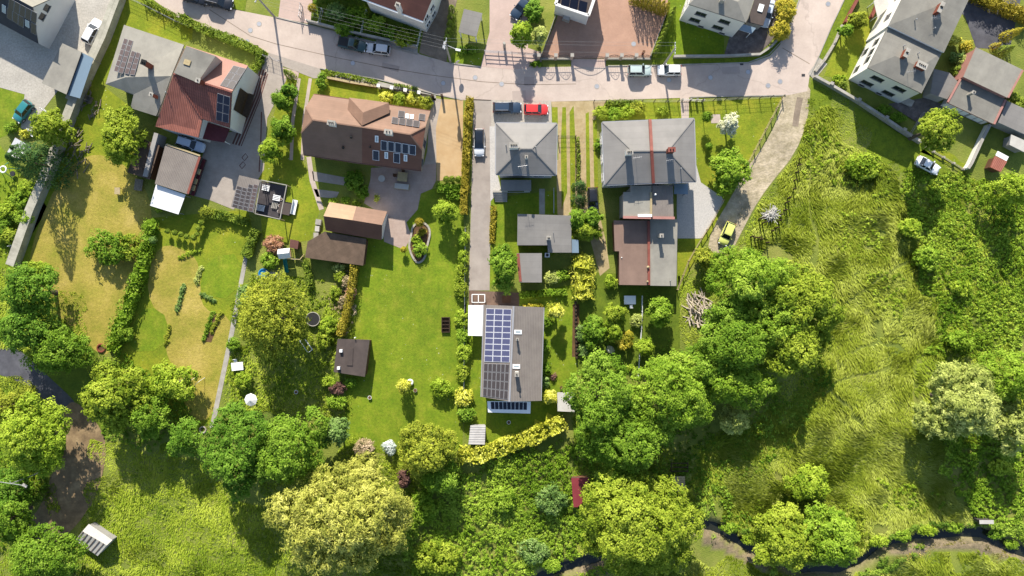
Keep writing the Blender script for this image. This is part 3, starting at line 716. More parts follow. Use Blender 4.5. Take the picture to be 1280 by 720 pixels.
surf('concrete', c(206, 200, 188), c(172, 166, 154), .8, .9, big=(.3, .08))
surf('concrete_old', c(222, 216, 196), c(184, 180, 160), .9, .9, brick=(2.6, 30, .03, .3), streak=(.7, .1))
surf('white_wall', c(250, 246, 238, .72), c(240, 236, 228, .72), .5, .8)
surf('blue_white_wall', c(226, 232, 240), c(212, 220, 230), .5, .8)
surf('grey_wall', c(190, 186, 180), c(172, 168, 162), .5, .85)
surf('dark_wall', c(92, 88, 84), c(74, 70, 68), .6, .85)
surf('brown_wall', c(130, 92, 66), c(106, 74, 52), .6, .85)
surf('cream_wall', c(232, 216, 196), c(216, 200, 180), .5, .85)
surf('brick_red', c(168, 92, 70), c(140, 74, 56), 2, .9, brick=(.25, .08, .012, .3))
surf('anthracite_tiles', c(66, 70, 84), c(52, 56, 68), .7, .6, wave=('Y', 2.9, .25), streak=(.8, .08))
surf('grey_felt', c(180, 175, 162), c(158, 153, 142), .4, .85, c3=c(172, 167, 154), big=(.12, .08), bump=.06, streak=(.9, .08))
surf('grey_felt_dark', c(164, 160, 148), c(146, 142, 132), .5, .85, c3=c(156, 152, 141), big=(.12, .1), brick=(30, 1.0, .02, .14), rot=0, streak=(.8, .1))
surf('warm_felt', c(160, 150, 140), c(144, 134, 126), .5, .85, big=(.2, .07), wave=('X', 1.2, .05), streak=(.8, .06))
surf('seam_roof', c(156, 152, 146), c(142, 138, 133), .3, .65, c3=c(150, 146, 140), big=(.15, .05), brick=(40, 1.15, .035, .16), streak=(.7, .07))
surf('seam_roof_pale', c(162, 157, 151), c(149, 145, 139), .3, .6, big=(.15, .05), brick=(30, 1.0, .03, .12), streak=(.7, .07))
surf('red_tiles', c(182, 112, 96), c(158, 92, 78), .8, .7, wave=('X', 1.05, .28), brick=(50, .42, .05, .2), streak=(.9, .12))
surf('red_tiles_wing', c(198, 126, 106), c(176, 108, 90), .8, .7, wave=('X', 1.15, .25), streak=(.9, .12))
surf('pink_tin', c(186, 132, 112), c(172, 120, 102), .5, .6)
surf('maroon_tin', c(120, 50, 56), c(102, 42, 48), .5, .55, wave=('X', 1.5, .12))
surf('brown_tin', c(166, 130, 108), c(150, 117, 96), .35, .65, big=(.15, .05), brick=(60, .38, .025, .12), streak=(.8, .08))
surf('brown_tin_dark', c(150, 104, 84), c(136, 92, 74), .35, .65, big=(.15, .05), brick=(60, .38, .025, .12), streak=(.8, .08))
surf('tan_tin', c(206, 172, 136), c(192, 158, 124), .5, .65, brick=(60, .38, .03, .1), streak=(.8, .1))
surf('brown_boards', c(128, 106, 88), c(104, 86, 70), .7, .85, brick=(6, 1.0, .03, .2), streak=(.9, .14))
surf('brown_felt', c(150, 122, 104), c(132, 104, 88), .5, .85, big=(.2, .08))
surf('rust_felt', c(162, 134, 118), c(146, 120, 106), .5, .85, big=(.2, .07), streak=(.6, .12))
surf('top_brown', c(128, 84, 72), c(112, 72, 62), .4, .7, brick=(60, .4, .03, .15), streak=(.8, .1))
surf('charcoal_felt', c(104, 92, 86), c(86, 76, 72), .6, .85, streak=(.7, .1))
surf('white_tarp', c(250, 248, 244, .8), c(244, 242, 238, .8), .4, .6)
surf('corrugated', c(232, 228, 222), c(200, 194, 188), .8, .6, wave=('Y', .8, .18))
surf('shed_white', c(228, 224, 212), c(206, 200, 190), .8, .7)
surf('shed_red', c(158, 66, 72), c(140, 54, 60), .6, .7)
surf('red_metal', c(166, 96, 80), c(140, 76, 64), 1, .6)
surf('pink_trim', c(206, 150, 138), c(190, 134, 122), 1, .7)
surf('wood', c(182, 152, 108), c(150, 122, 84), 3, .85)
surf('old_wood', c(172, 158, 136), c(126, 114, 98), 3, .9)
surf('dark_wood', c(88, 70, 52), c(64, 50, 38), 3, .9)
surf('pale_wood', c(214, 194, 150), c(186, 166, 122), 3, .85)
surf('log_wood', c(240, 226, 204), c(190, 172, 150), 2.2, .9)
surf('bleached', c(250, 246, 238), c(222, 216, 206), 3, .9)
surf('bark', (.11, .085, .06), (.07, .052, .038), 4, .95)
surf('dark_deck', c(96, 90, 92), c(76, 70, 72), .8, .8, brick=(4, .14, .012, .3))
surf('brown_deck', c(150, 122, 104), c(126, 102, 88), .8, .8, brick=(4, .14, .012, .3))
surf('stone', c(214, 206, 190), c(168, 160, 146), 3, .9)
surf('brown_strip', c(134, 92, 82), c(116, 78, 70), 1.5, .85, brick=(.2, .1, .01, .2))
gloss('steel', (.42, .42, .43), .4, 0, .6); gloss('alu', (.27, .27, .28), .6, 0, 0.0, spec=.2); gloss('panel_white', (.7, .7, .72), .4)
gloss('wire_grey', (.25, .25, .24), .9, spec=.05); gloss('soot', (.02, .02, .02), .9, spec=.1); gloss('iron', (.03, .03, .032), .55, 0, .3)
gloss('white_frame', (.8, .8, .79), .4); gloss('dark_frame', (.05, .05, .055), .4)
gloss('glass', (.02, .025, .03), .08, spec=.6); gloss('car_glass', (.012, .016, .022), .05, spec=.7)
gloss('poly_glass', (.16, .22, .27), .18, spec=.6); gloss('skylight_glass', (.30, .36, .38), .2)
gloss('lamp_glass', (.75, .76, .78), .12); gloss('tail_glass', (.35, .02, .015), .15); gloss('rubber', (.02, .02, .021), .85)
gloss('panel_black', (.012, .014, .026), .22, spec=.45, var=.2); gloss('panel_blue', c(96, 98, 130), .25, spec=.5, var=.14); gloss('panel_grey', c(84, 78, 78), .5, spec=.15, var=.15)
gloss('panel_mauve', c(104, 90, 88), .5, spec=.15, var=.12)
gloss('plastic_white', (.78, .78, .76), .4); gloss('teal_plastic', (.0, .16, .15), .35); gloss('blue_plastic', (.01, .16, .38), .3); gloss('black_plastic', (.02, .02, .02), .5)
gloss('water', (.02, .022, .014), .08, spec=.5); gloss('pool_water', (.02, .2, .4), .1)
for n, col in dict(white=(.78, .78, .77), silver=(.5, .51, .52), pearl=(.66, .68, .70), teal=(.03, .19, .2), black=(.014, .015, .018), navy=(.025, .045, .075), red=(.62, .035, .03),
                   pine=(.02, .055, .055), mint=(.42, .5, .47), lime=(.62, .66, .16), iceblue=(.5, .57, .68)).items(): gloss('paint_' + n, col, .28, .6)
LM = leafmat
LM('dark', (.03, .072, .005), (.068, .138, .010), (.135, .22, .025)); LM('mid', (.042, .088, .005), (.095, .165, .011), (.17, .25, .028))
LM('bright', (.06, .115, .006), (.13, .205, .014), (.22, .30, .034)); LM('lime_leaf', (.075, .13, .007), (.165, .23, .015), (.26, .325, .034))
LM('olive', (.07, .09, .008), (.16, .185, .016), (.27, .285, .03)); LM('yellowgreen', (.065, .105, .006), (.145, .19, .013), (.24, .285, .03))
LM('willow_leaf', (.12, .135, .018), (.26, .265, .045), (.41, .40, .10)); LM('pale_leaf', (.12, .15, .028), (.25, .285, .065), (.39, .415, .13))
LM('yellow', (.12, .15, .012), (.36, .35, .035), (.56, .52, .11)); LM('gold', (.12, .13, .01), (.26, .22, .018), (.42, .35, .05))
LM('clip', (.06, .10, .012), (.125, .17, .018), (.21, .25, .03)); LM('clip_olive', (.12, .11, .01), (.22, .18, .018), (.34, .27, .04))
LM('spruce', (.012, .035, .012), (.035, .075, .018), (.075, .13, .03)); LM('bluegreen', (.05, .095, .02), (.10, .165, .036), (.19, .26, .08))
LM('purple', (.05, .028, .02), (.10, .052, .042), (.18, .10, .08)); LM('pinkred', (.13, .06, .03), (.26, .13, .07), (.40, .25, .15))
LM('rosy', (.10, .10, .04), (.24, .18, .10), (.40, .31, .21)); LM('blossom', (.22, .24, .12), (.44, .43, .30), (.55, .53, .44), .2); LM('greywhite', (.16, .2, .16), (.32, .36, .32), (.5, .53, .5), .2)
LM('meadow', (.11, .155, .010), (.22, .265, .024), (.36, .40, .085), .4, 1.5); LM('rough_grass', (.09, .145, .010), (.19, .25, .018), (.31, .36, .045), .4, 1.58); LM('tan_grass', (.11, .11, .015), (.24, .21, .04), (.38, .33, .09))
LM('deep_herb', (.03, .065, .01), (.075, .135, .018), (.14, .21, .035))
LM('sedge', (.05, .10, .01), (.12, .19, .02), (.22, .30, .04))

# ================================================================== ground
xs = np.concatenate([np.linspace(-420, -110, 14)[:-1], np.arange(-110, 110.1, .75), np.linspace(110, 420, 14)[1:]])
ys = np.concatenate([np.linspace(-400, -75, 14)[:-1], np.arange(-75, 75.1, .75), np.linspace(75, 400, 14)[1:]])
X, Y = np.meshgrid(xs, ys); Z = zg(X, Y); nx, ny = len(xs), len(ys)
me = bpy.data.meshes.new('ground')
idx = (np.arange(ny - 1)[:, None] * nx + np.arange(nx - 1)[None]).ravel()
me.from_pydata(np.stack([X, Y, Z], -1).reshape(-1, 3).tolist(), [], np.stack([idx, idx + 1, idx + nx + 1, idx + nx], 1).tolist())
soil = np.clip(1.25 - seg_dist(X, Y, CREEK) / 1.7, 0, 1)
bx, by = X.ravel(), Y.ravel()
for bank in (((880, 660), (925, 690), (965, 708), (955, 714), (905, 690), (878, 680)), ((1112, 690), (1180, 674), (1240, 676), (1285, 696), (1285, 704), (1200, 686), (1130, 694)), ((715, 722), (735, 700), (760, 700), (770, 722))):
    soil = np.maximum(soil, inside(bx, by, [W(*p) for p in bank]).reshape(soil.shape) * 1.0)
at = me.attributes.new('soil', 'FLOAT', 'POINT'); at.data.foreach_set('value', soil.ravel().astype(np.float32))
me.polygons.foreach_set('use_smooth', [True] * len(me.polygons))
m, nt, N, Lk, b = mk('ground_grass')
tc = N.new('ShaderNodeTexCoord'); n1 = N.new('ShaderNodeTexNoise'); n1.inputs['Scale'].default_value = .12; n1.inputs['Detail'].default_value = 10; n1.inputs['Roughness'].default_value = .7
Lk.new(tc.outputs['Object'], n1.inputs['Vector'])
r = N.new('ShaderNodeValToRGB'); e = r.color_ramp.elements; e[0].position = .32; e[0].color = (.09, .13, .012, 1); e[1].position = .68; e[1].color = (.24, .235, .05, 1); x = e.new(.5); x.color = (.16, .19, .022, 1)
Lk.new(n1.outputs['Fac'], r.inputs['Fac'])
at = N.new('ShaderNodeAttribute'); at.attribute_name = 'soil'
n2 = N.new('ShaderNodeTexNoise'); n2.inputs['Scale'].default_value = 1.6; n2.inputs['Detail'].default_value = 10; n2.inputs['Roughness'].default_value = .75; Lk.new(tc.outputs['Object'], n2.inputs['Vector'])
r2 = N.new('ShaderNodeValToRGB'); e = r2.color_ramp.elements; e[0].position = .3; e[0].color = (.07, .06, .03, 1); e[1].position = .7; e[1].color = (.25, .19, .115, 1); Lk.new(n2.outputs['Fac'], r2.inputs['Fac'])
mx = N.new('ShaderNodeMix'); mx.data_type = 'RGBA'; Lk.new(at.outputs['Fac'], mx.inputs['Factor']); Lk.new(r.outputs['Color'], mx.inputs['A']); Lk.new(r2.outputs['Color'], mx.inputs['B'])
Lk.new(mx.outputs['Result'], b.inputs['Base Color']); b.inputs['Roughness'].default_value = .95
bp = N.new('ShaderNodeBump'); bp.inputs['Strength'].default_value = .4; bp.inputs['Distance'].default_value = .3; n3 = N.new('ShaderNodeTexNoise'); n3.inputs['Scale'].default_value = 5; n3.inputs['Detail'].default_value = 6
Lk.new(tc.outputs['Object'], n3.inputs['Vector']); Lk.new(n3.outputs['Fac'], bp.inputs['Height']); Lk.new(bp.outputs['Normal'], b.inputs['Normal'])
me.materials.append(m); o = bpy.data.objects.new('ground', me); COL.objects.link(o); tag(o, kind='structure')
wm = MATS['water'].node_tree; wn = wm.nodes.new('ShaderNodeTexNoise'); wn.inputs['Scale'].default_value = 2.2; wn.inputs['Detail'].default_value = 5
wb = wm.nodes.new('ShaderNodeBump'); wb.inputs['Strength'].default_value = .35; wb.inputs['Distance'].default_value = .15; wm.links.new(wn.outputs['Fac'], wb.inputs['Height']); wm.links.new(wb.outputs['Normal'], wm.nodes['Principled BSDF'].inputs['Normal'])
L, R = ribbon(CREEK, 1.7); mb = MB()
for i in range(len(CREEK) - 1): mb.poly([(*R[i], -1.05), (*R[i + 1], -1.05), (*L[i + 1], -1.05), (*L[i], -1.05)])
tag(mb.build('stream', MATS['water']), kind='structure')

MT = MATS
z1, z2, z3, z4, z5 = .010, .018, .026, .034, .042
# lawns
def kerb(pts, w=.16, h=.11):
    L, R = ribbon([W(*p) for p in pts], w); mb = MB()
    for i in range(len(pts) - 1): mb.prism([R[i], R[i + 1], L[i + 1], L[i]], 0, .026 + h)
    return tag(mb.build('kerb', MATS['concrete']), kind='structure')
kerb([(222, 21), (300, 49), (332, 64)]); kerb([(400, 85.5), (470, 98.5), (540, 116.5)]); kerb([(862, 121.5), (982, 119)]); kerb([(345, 21.5), (395, 33.5), (470, 53.5), (524, 67.5)]); kerb([(562, 79), (600, 83.5)]); kerb([(760, 82.5), (815, 82), (935, 78.5), (961, 68.5), (977, 51.5), (989, 27), (1003, -12)]); kerb([(1012, 94.5), (1022.5, 72), (1040.5, 30), (1060.5, -12)])
for p in ([(640, 114), (657, 113), (658, 125), (641, 126)], [(655, 96), (668, 96), (668, 106), (655, 107)], [(478, 78), (500, 83), (498, 90), (477, 85)], [(902, 84), (924, 83), (925, 92), (903, 93)]): sheet('road_patch', p, .031, MATS['old_asphalt2'])
sheet('lawn', [(158, -20), (245, -20), (240, 50), (205, 60), (170, 40), (150, 60), (130, 108), (165, 135), (170, 220), (130, 300), (60, 330), (25, 334), (95, 140)], z1, MT['garden_lawn'])
sheet('dry_lawn', smooth_poly([(150, 200), (185, 235), (192, 285), (172, 350), (142, 440), (122, 445), (60, 380), (28, 338), (70, 225), (110, 190)]), z2, MT['dry_lawn'])
sheet('lawn', [(192, 272), (310, 262), (318, 300), (305, 330), (280, 430), (264, 530), (225, 540), (140, 440), (165, 380)], z1, MT['garden_lawn'])
sheet('dry_lawn', smooth_poly([(196, 300), (245, 318), (250, 345), (252, 390), (298, 395), (270, 525), (235, 525), (225, 470), (205, 440), (212, 405), (180, 370)]), z2, MT['dry_lawn'])
sheet('lawn', smooth_poly([(186, 381), (212, 398), (204, 438), (160, 440), (168, 400)], 1), z3, MT['vivid_lawn'])
sheet('lawn', smooth_poly([(258, 322), (304, 316), (294, 375), (248, 368)], 1), z3, MT['vivid_lawn'])
sheet('lawn', [(-30, 103), (30, 117), (28, 160), (-5, 175), (60, 260), (15, 335), (-30, 340)], z1, MT['vivid_lawn'])
sheet('lawn', [(438, 290), (488, 276), (520, 240), (578, 230), (583, 400), (578, 560), (500, 570), (430, 560)], z1, MT['vivid_lawn'])
sheet('lawn', [(360, 85), (402, 88), (378, 200), (404, 250), (388, 300), (330, 310), (320, 215)], z1, MT['garden_lawn'])
sheet('lawn', [(400, 92), (475, 105), (545, 124), (545, 150), (395, 130)], z1, MT['garden_lawn'])
sheet('lawn', [(612, 248), (718, 235), (722, 300), (690, 320), (645, 320), (612, 360)], z1, MT['vivid_lawn'])
sheet('lawn', [(580, 380), (720, 355), (722, 500), (690, 530), (590, 560), (580, 540)], z1, MT['vivid_lawn'])
sheet('lawn', [(722, 340), (850, 345), (850, 460), (722, 470)], z1, MT['shaded_lawn'])
sheet('lawn', [(742, 126), (980, 120), (938, 200), (906, 262), (848, 360), (846, 300), (870, 230), (868, 148), (750, 150)], z1, MT['garden_lawn'])
sheet('verge', [(330, 60), (400, 84), (545, 116), (545, 126), (470, 108), (400, 98), (330, 74)], z2, MT['verge_grass'])
sheet('lawn', [(-20, 330), (120, 430), (140, 540), (-20, 720)], z1 - .006, MT['shaded_lawn'])
# road and paving
road = [(235, -12), (262, 6), (345, 22), (395, 34), (470, 54), (525, 68), (560, 78), (600, 83), (640, 87), (675, 84), (815, 82), (935, 78), (962, 68), (978, 51), (990, 26), (1004, -12),
        (1060, -12), (1040, 30), (1022, 72), (1012, 95), (1009, 114), (985, 119), (860, 122), (770, 125), (690, 127), (615, 126), (578, 125), (540, 117), (470, 99), (400, 86), (335, 66), (300, 50), (222, 22), (176, -12)]
sheet('road', road, z3, MT['asphalt'])
strip('road_seam', [(262, 12), (313, 45), (345, 55), (420, 72), (490, 86), (540, 94), (600, 102), (660, 106), (720, 105)], .10, z3 + .005, MT['old_asphalt'])
strip('road_seam', [(978, 60), (1012, 80)], .12, z3 + .005, MT['old_asphalt'])
strip('kerb', [(400, 86), (470, 99), (540, 117), (578, 125)], .15, z4 + .05, MT['concrete'])
sheet('pavement', [(336, 66), (400, 86), (404, 97), (392, 98), (352, 82), (334, 74)], z4, MT['grey_paving'])
sheet('pavement', [(410, 90), (470, 101), (545, 119), (545, 126), (470, 108), (420, 98)], z3, MT['concrete'])
sheet('pavement', [(470, 46), (522, 60), (522, 69), (470, 56)], z4, MT['cobble'])
sheet('driveway', [(352, -12), (392, -12), (388, 30), (348, 22)], z4, MT['pink_paving'])
sheet('driveway', [(524, 66), (532, 26), (540, -12), (574, -12), (562, 40), (558, 78)], z4, MT['old_asphalt'])
sheet('driveway', [(601, 83), (612, 40), (612, -12), (655, -12), (660, 30), (660, 60), (678, 66), (676, 84), (640, 87)], z4, MT['pink_paving'])
sheet('yard', [(676, 74), (697, 20), (705, -20), (838, -20), (832, 20), (812, 72)], z4, MT['brown_paving'])
sheet('driveway', [(714, 74), (757, 74), (757, 84), (714, 84)], z4, MT['pink_paving'])
sheet('lawn', [(815, 73), (838, -20), (860, -20), (905, 45), (905, 73)], z1, MT['lawn'])
sheet('verge', [(815, 74), (905, 73), (948, 70), (966, 54), (978, 30), (985, 30), (975, 56), (962, 70), (936, 79), (815, 83)], z4, MT['verge_grass'])
sheet('yard', [(905, 70), (915, 35), (945, 25), (950, -15), (978, -15), (972, 40), (962, 54), (946, 69)], z4, MT['dark_gravel'])
sheet('verge', [(1060, -12), (1075, -12), (1050, 40), (1026, 80), (1014, 92), (1022, 72), (1040, 30)], z4, MT['verge_grass'])
sheet('pavement', [(1010, 92), (1024, 72), (1034, 80), (1018, 100)], z5, MT['concrete'])
sheet('yard', [(-30, -30), (155, -30), (118, 72), (72, 114), (52, 140), (40, 164), (26, 160), (31, 118), (-30, 101)], z3, MT['pale_gravel'])
sheet('driveway', [(332, 70), (352, 76), (358, 100), (334, 148), (330, 212), (322, 225), (292, 262), (262, 250), (236, 243), (255, 190), (240, 170), (290, 165), (318, 95)], z3, MT['grey_paving'])
sheet('driveway', [(352, 84), (374, 90), (372, 100), (352, 98)], z4, MT['pink_paving'])
for i, d in enumerate((0, 5, 10, 14)):
    strip('paving_band', [(332 + d * .55 - 5, 84 + d * .6), (318 + d * .55, 118 + d * .3), (291 + d * .75, 180 + d * .2)], .30 if i < 3 else .16, z4, MT['brown_strip'])
for (qx, qy) in ((306, 197), (303, 207)):
    strip('paving_band', [(qx - 3.5, qy), (qx + 1, qy - 5), (qx + 4, qy - 1), (qx - .5, qy + 4), (qx - 3.5, qy)], .14, z4, MT['brown_strip'])
strip('paving_band', [(327, 140), (326, 180), (324, 215)], .2, z4, MT['brown_strip'])
for xx in (374, 388): strip('garden_path', [(xx, 98), (xx - 8, 150), (xx - 10, 200)], .55, z3, MT['pale_paving'])
strip('garden_path', [(386, 196), (390, 225), (398, 250), (402, 262)], .8, z3, MT['pale_paving'])
for p in ([(390, 214), (432, 222), (432, 232), (392, 226)], [(392, 236), (424, 240), (420, 248), (396, 246)]): sheet('garden_path', p, z3, MT['grey_paving'])
sheet('driveway', [(552, 124), (579, 125), (578, 224), (546, 226), (545, 160)], z4, MT['sand'])
sheet('driveway', [(538, 122), (552, 124), (546, 170), (545, 226), (520, 240), (534, 190)], z3, MT['grey_paving'])
sheet('patio', [(464, 210), (545, 205), (545, 226), (540, 236), (526, 242), (522, 262), (508, 278), (515, 296), (505, 312), (480, 302), (478, 268), (455, 254), (463, 225)], z4, MT['patio_paving'])
sheet('driveway', [(592, 124), (615, 125), (614, 200), (612, 363), (586, 363), (589, 250)], z3, MT['lane_asphalt'])
sheet('parking', [(614, 125), (689, 126), (690, 158), (614, 158)], z4, MT['cobble'])
sheet('path', [(612, 158), (621, 158), (622, 218), (626, 236), (613, 252)], z4, MT['white_gravel'])
sheet('path', [(674, 236), (681, 236), (681, 268), (674, 268)], z3, MT['concrete'])
sheet('sand_drive', [(689, 127), (758, 126), (744, 148), (745, 250), (757, 300), (762, 335), (750, 345), (738, 300), (726, 262), (716, 250), (714, 272), (697, 272), (694, 160)], z2, MT['sand_track'])
for p in ([(690, 134), (697, 134), (698, 200), (692, 200)], [(703, 134), (707.5, 134), (709, 240), (702, 262), (701, 180)], [(712, 140), (717, 132), (719, 170), (719, 250), (713, 262)], [(732, 142), (736, 140), (738, 240), (733, 240)], [(741, 150), (746, 150), (748, 250), (743, 240)]):
    sheet('grass_strip', p, z3, MT['garden_lawn'])
sheet('path', [(846, 229), (870, 205), (876, 228), (902, 246), (905, 252), (878, 298), (846, 298)], z4, MT['white_gravel'])
sheet('path', [(850, 122), (861, 122), (861, 150), (852, 150)], z4, MT['pale_paving'])
sheet('path', [(888, 143), (900, 143), (901, 154), (889, 154)], z4, MT['pale_paving'])
sheet('lane', smooth_poly([(982, 104), (1014, 100), (1010, 150), (994, 192), (966, 226), (947, 252), (932, 280), (914, 316), (884, 316), (889, 288), (916, 243), (930, 214), (954, 184), (972, 150)], 1), .0215, MT['dirt_lane'])
strip('lane_rut', [(1000, 122), (996, 142), (994, 158)], 1.0, z4, MT['old_asphalt'])
sheet('path', smooth_poly([(-20, 420), (20, 432), (60, 470), (98, 505), (110, 535), (92, 552), (70, 515), (35, 480), (-20, 462)], 2), z3, MATS['dark_asphalt'])
sheet('path', smooth_poly([(88, 500), (104, 508), (134, 545), (130, 592), (112, 640), (62, 690), (22, 670), (52, 612), (86, 562), (78, 518)], 2), z4, MATS['earth_path'])
sheet('patio', [(1150, -20), (1280, -20), (1262, 62), (1220, 60), (1206, 20)], z2, MT['dark_asphalt'])
sheet('patio', [(1110, 130), (1180, 118), (1225, 150), (1205, 175), (1165, 165)], z2, MT['dark_gravel'])
sheet('lawn', [(1055, 30), (1085, 15), (1090, 60), (1060, 100), (1030, 95)], z1, MT['garden_lawn'])
sheet('lawn', [(1180, 170), (1222, 165), (1205, 212), (1150, 190)], z1, MT['garden_lawn'])
sheet('lawn', [(1014, 100), (1150, 182), (1190, 215), (1130, 225), (1060, 170), (1010, 130)], z1, MT['verge_grass'])
sheet('lawn', [(390, -20), (456, -20), (530, 30), (524, 60), (385, 28)], z1, MT['shaded_lawn'])
sheet('lawn', [(560, 78), (566, 66), (606, 66), (600, 82)], z1, MT['vivid_lawn'])
for p in ([(270, -10), (310, -10), (306, 14), (262, 5)],): sheet('verge', p, z4, MT['verge_grass'])
sheet('vegetable_bed', [(268, 395), (278, 392), (264, 428), (252, 426)], z3 + .01, MT['soil'])
sheet('garden_path', [(306, 315), (311, 315), (292, 420), (268, 535), (262, 535), (286, 420)], z3 + .01, MT['concrete'])
sheet('flower_bed', [(716, 380), (724, 380), (724, 446), (715, 446)], z2, MT['soil'])
sheet('terrace', [(586, 363), (649, 366), (649, 383), (586, 382)], z4, MT['brown_deck'])
# ================================================================== buildings
M = MATS
# white house with dark roof, top left corner
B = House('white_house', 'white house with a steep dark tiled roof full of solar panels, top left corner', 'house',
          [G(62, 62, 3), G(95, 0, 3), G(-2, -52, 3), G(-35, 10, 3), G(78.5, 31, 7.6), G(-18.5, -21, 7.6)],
          [[0, 4, 5, 3], [4, 1, 2, 5]], [0, 4, 1, 2, 5, 3], [M['anthracite_tiles'], M['grey_felt'], M['dark_frame']], M['white_wall'], over=.06, fmat=[0, 1], rz=math.atan2(-33 / 70, 62 / 70) * 0 + radians(-28))  # second slope in lighter felt: sunlight on it put into the colour
B.grid(0, (12, -3), (47, 16), (46, 30), (10, 11), 5, 1, M['panel_black'], M['alu'], gap=.05)
B.grid(0, (9, 9), (31, 22), (30, 35), (9, 22), 3, 1, M['panel_black'], M['alu'], gap=.05)
B.panel(0, [(39, 27), (46, 31), (46, 44), (39, 40)], M['panel_black'], M['alu'])
B.panel(0, [(32, 24), (37, 26.5), (37, 35), (32, 32)], M['skylight_glass'], M['white_frame'], name='roof_window')
B.panel(0, [(3, 5), (7.5, 7.5), (7.5, 17), (3, 14.5)], M['skylight_glass'], M['white_frame'], name='roof_window')
for e, t in ((0, .88), (1, .22)): B.window(e, t, 4.3, 1.1, 1.1, fr='dark_frame')

flat('garage', 'flat grey roofed garage beside the white house and the concrete wall', 'garage', [(78, 54), (102, 65), (83, 118), (52, 104)], 2.9, [M['grey_felt'], M['dark_frame']], M['grey_wall'])
canopy('lean_to', 'bluish translucent lean-to roof between the grey garage and the concrete wall', 'canopy', [(102.8, 65.8), (117, 73), (100, 123), (83.6, 118.4)], 2.5, [M['poly_glass'], M['alu']], M['alu'], thick=.06)
# grey house + red house (semi-detached pair)
B = House('grey_house', 'grey felt roofed house joined to the red tiled one, with mauve solar panels', 'house',
          [A(155, 31, 5.2), A(230, 56, 5.2), A(214, 95, 6.4), A(203, 127, 5.2), A(167, 118, 5.2), A(132, 105, 5.2), A(157, 96.5, 6.4), A(163, 135, 4.5), A(195, 145, 4.5)],
          [[0, 1, 2, 6], [0, 6, 5], [5, 4, 3, 2, 6], [4, 7, 8, 3]], [0, 1, 2, 3, 8, 7, 4, 5], [M['grey_felt'], M['grey_felt'], M['dark_frame']], M['cream_wall'], fmat=[0, 0, 0, 1])
B.grid(0, (155.5, 48), (160.5, 49.5), (147.5, 90.5), (142.5, 89), 1, 6, M['panel_mauve'], M['alu'], gap=.05)
B.grid(0, (161.5, 49.5), (167, 51.5), (154, 92.5), (148, 90.8), 1, 6, M['panel_mauve'], M['alu'], gap=.05)
B.grid(0, (165, 63.5), (170, 65), (161, 93.5), (155.5, 92), 1, 4, M['panel_mauve'], M['alu'], gap=.05)
B.grid(0, (171, 65), (176, 67), (168.5, 94.5), (162, 93.5), 1, 4, M['panel_mauve'], M['alu'], gap=.05)
B.chimney(179.5, 78, 8.3, .7, .7, M['brick_red'], zb=5.5, cap=M['soot']); B.chimney(189, 118, 7, .5, .5, M['brick_red'], zb=4.5, flues=1)
B.windows(6, [1.0], 2, 1.4, 1.3)
B = House('red_house', 'house with dark red tiled roof and pink slope carrying solar panels', 'house',
          [A(233, 57, 5.6), A(310, 82, 5.6), A(290, 115, 8.0), A(217, 92, 8.0), A(287, 160, 5.3), A(253, 149, 5.3), A(248, 172, 4.7), A(194, 158, 4.7)],
          [[0, 1, 2, 3], [3, 2, 4, 5], [3, 5, 6, 7]], [0, 1, 2, 4, 5, 6, 7, 3], [M['pink_tin'], M['red_tiles'], M['red_tiles_wing'], M['dark_frame']], M['white_wall'], fmat=[0, 1, 2], over=.12)
B.grid(0, (292, 82), (308, 86), (291.5, 112), (275, 107), 2, 3, M['panel_grey'], M['alu'], gap=.05)
B.grid(1, (272, 116), (288, 121), (286, 154), (270, 150), 2, 3, M['panel_black'], M['alu'], gap=.05)
mb = MB(); mb.prism([A(x, y, 8.5)[:2] for x, y in ((233, 57.5), (269.5, 70), (247, 103), (217.5, 91))], 5.0, 8.5, 0, 1)
d = mb.build('dormer', [M['cream_wall'], M['grey_felt_dark']], B.root)
mb = MB(); x, y = W(234, 78, 8.6); mb.box((x, y, 8.57), (1.0, .8, .2), B.rz); mb.build('roof_hatch', M['pale_wood'], d)
B.chimney(247.5, 100.5, 9.6, .6, .6, M['brick_red'], zb=7.5, flues=1); B.vent(209, 116, 2, .5)
B.cap([(2, 3), (3, 5)], M['red_tiles'], .25, .12)
# dark panel on the right-facing gable; its colour stands in for a recess's shade
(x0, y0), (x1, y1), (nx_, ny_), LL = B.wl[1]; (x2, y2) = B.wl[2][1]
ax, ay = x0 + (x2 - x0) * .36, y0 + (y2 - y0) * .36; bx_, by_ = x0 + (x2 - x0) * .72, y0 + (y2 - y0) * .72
MB().prism([(ax, ay), (bx_, by_), (bx_ + nx_ * .05, by_ + ny_ * .05), (ax + nx_ * .05, ay + ny_ * .05)], .1, 5.6).build('recess_shade_panel', M['dark_wood'], B.root)
MB().bar((ax + nx_ * .9, ay + ny_ * .9, 3.0), (bx_ + nx_ * .9, by_ + ny_ * .9, 3.0), 1.0, .12).build('balcony', M['dark_wood'], B.root)
MB().prism([A(p[0], p[1], 3)[:2] for p in ((253, 151), (287, 161), (280, 178), (250.5, 173))], 2.85, 3.0).build('porch_roof', M['maroon_tin'], B.root)
q = A(279, 176, 2.8); MB().tube((q[0], q[1], 0), q, .08, .08).build('porch_post', M['white_frame'], B.root)
B.windows(4, [.9], 1, 1.6, 1.3); B.windows(5, [.9], 2, 1.2, 1.3)
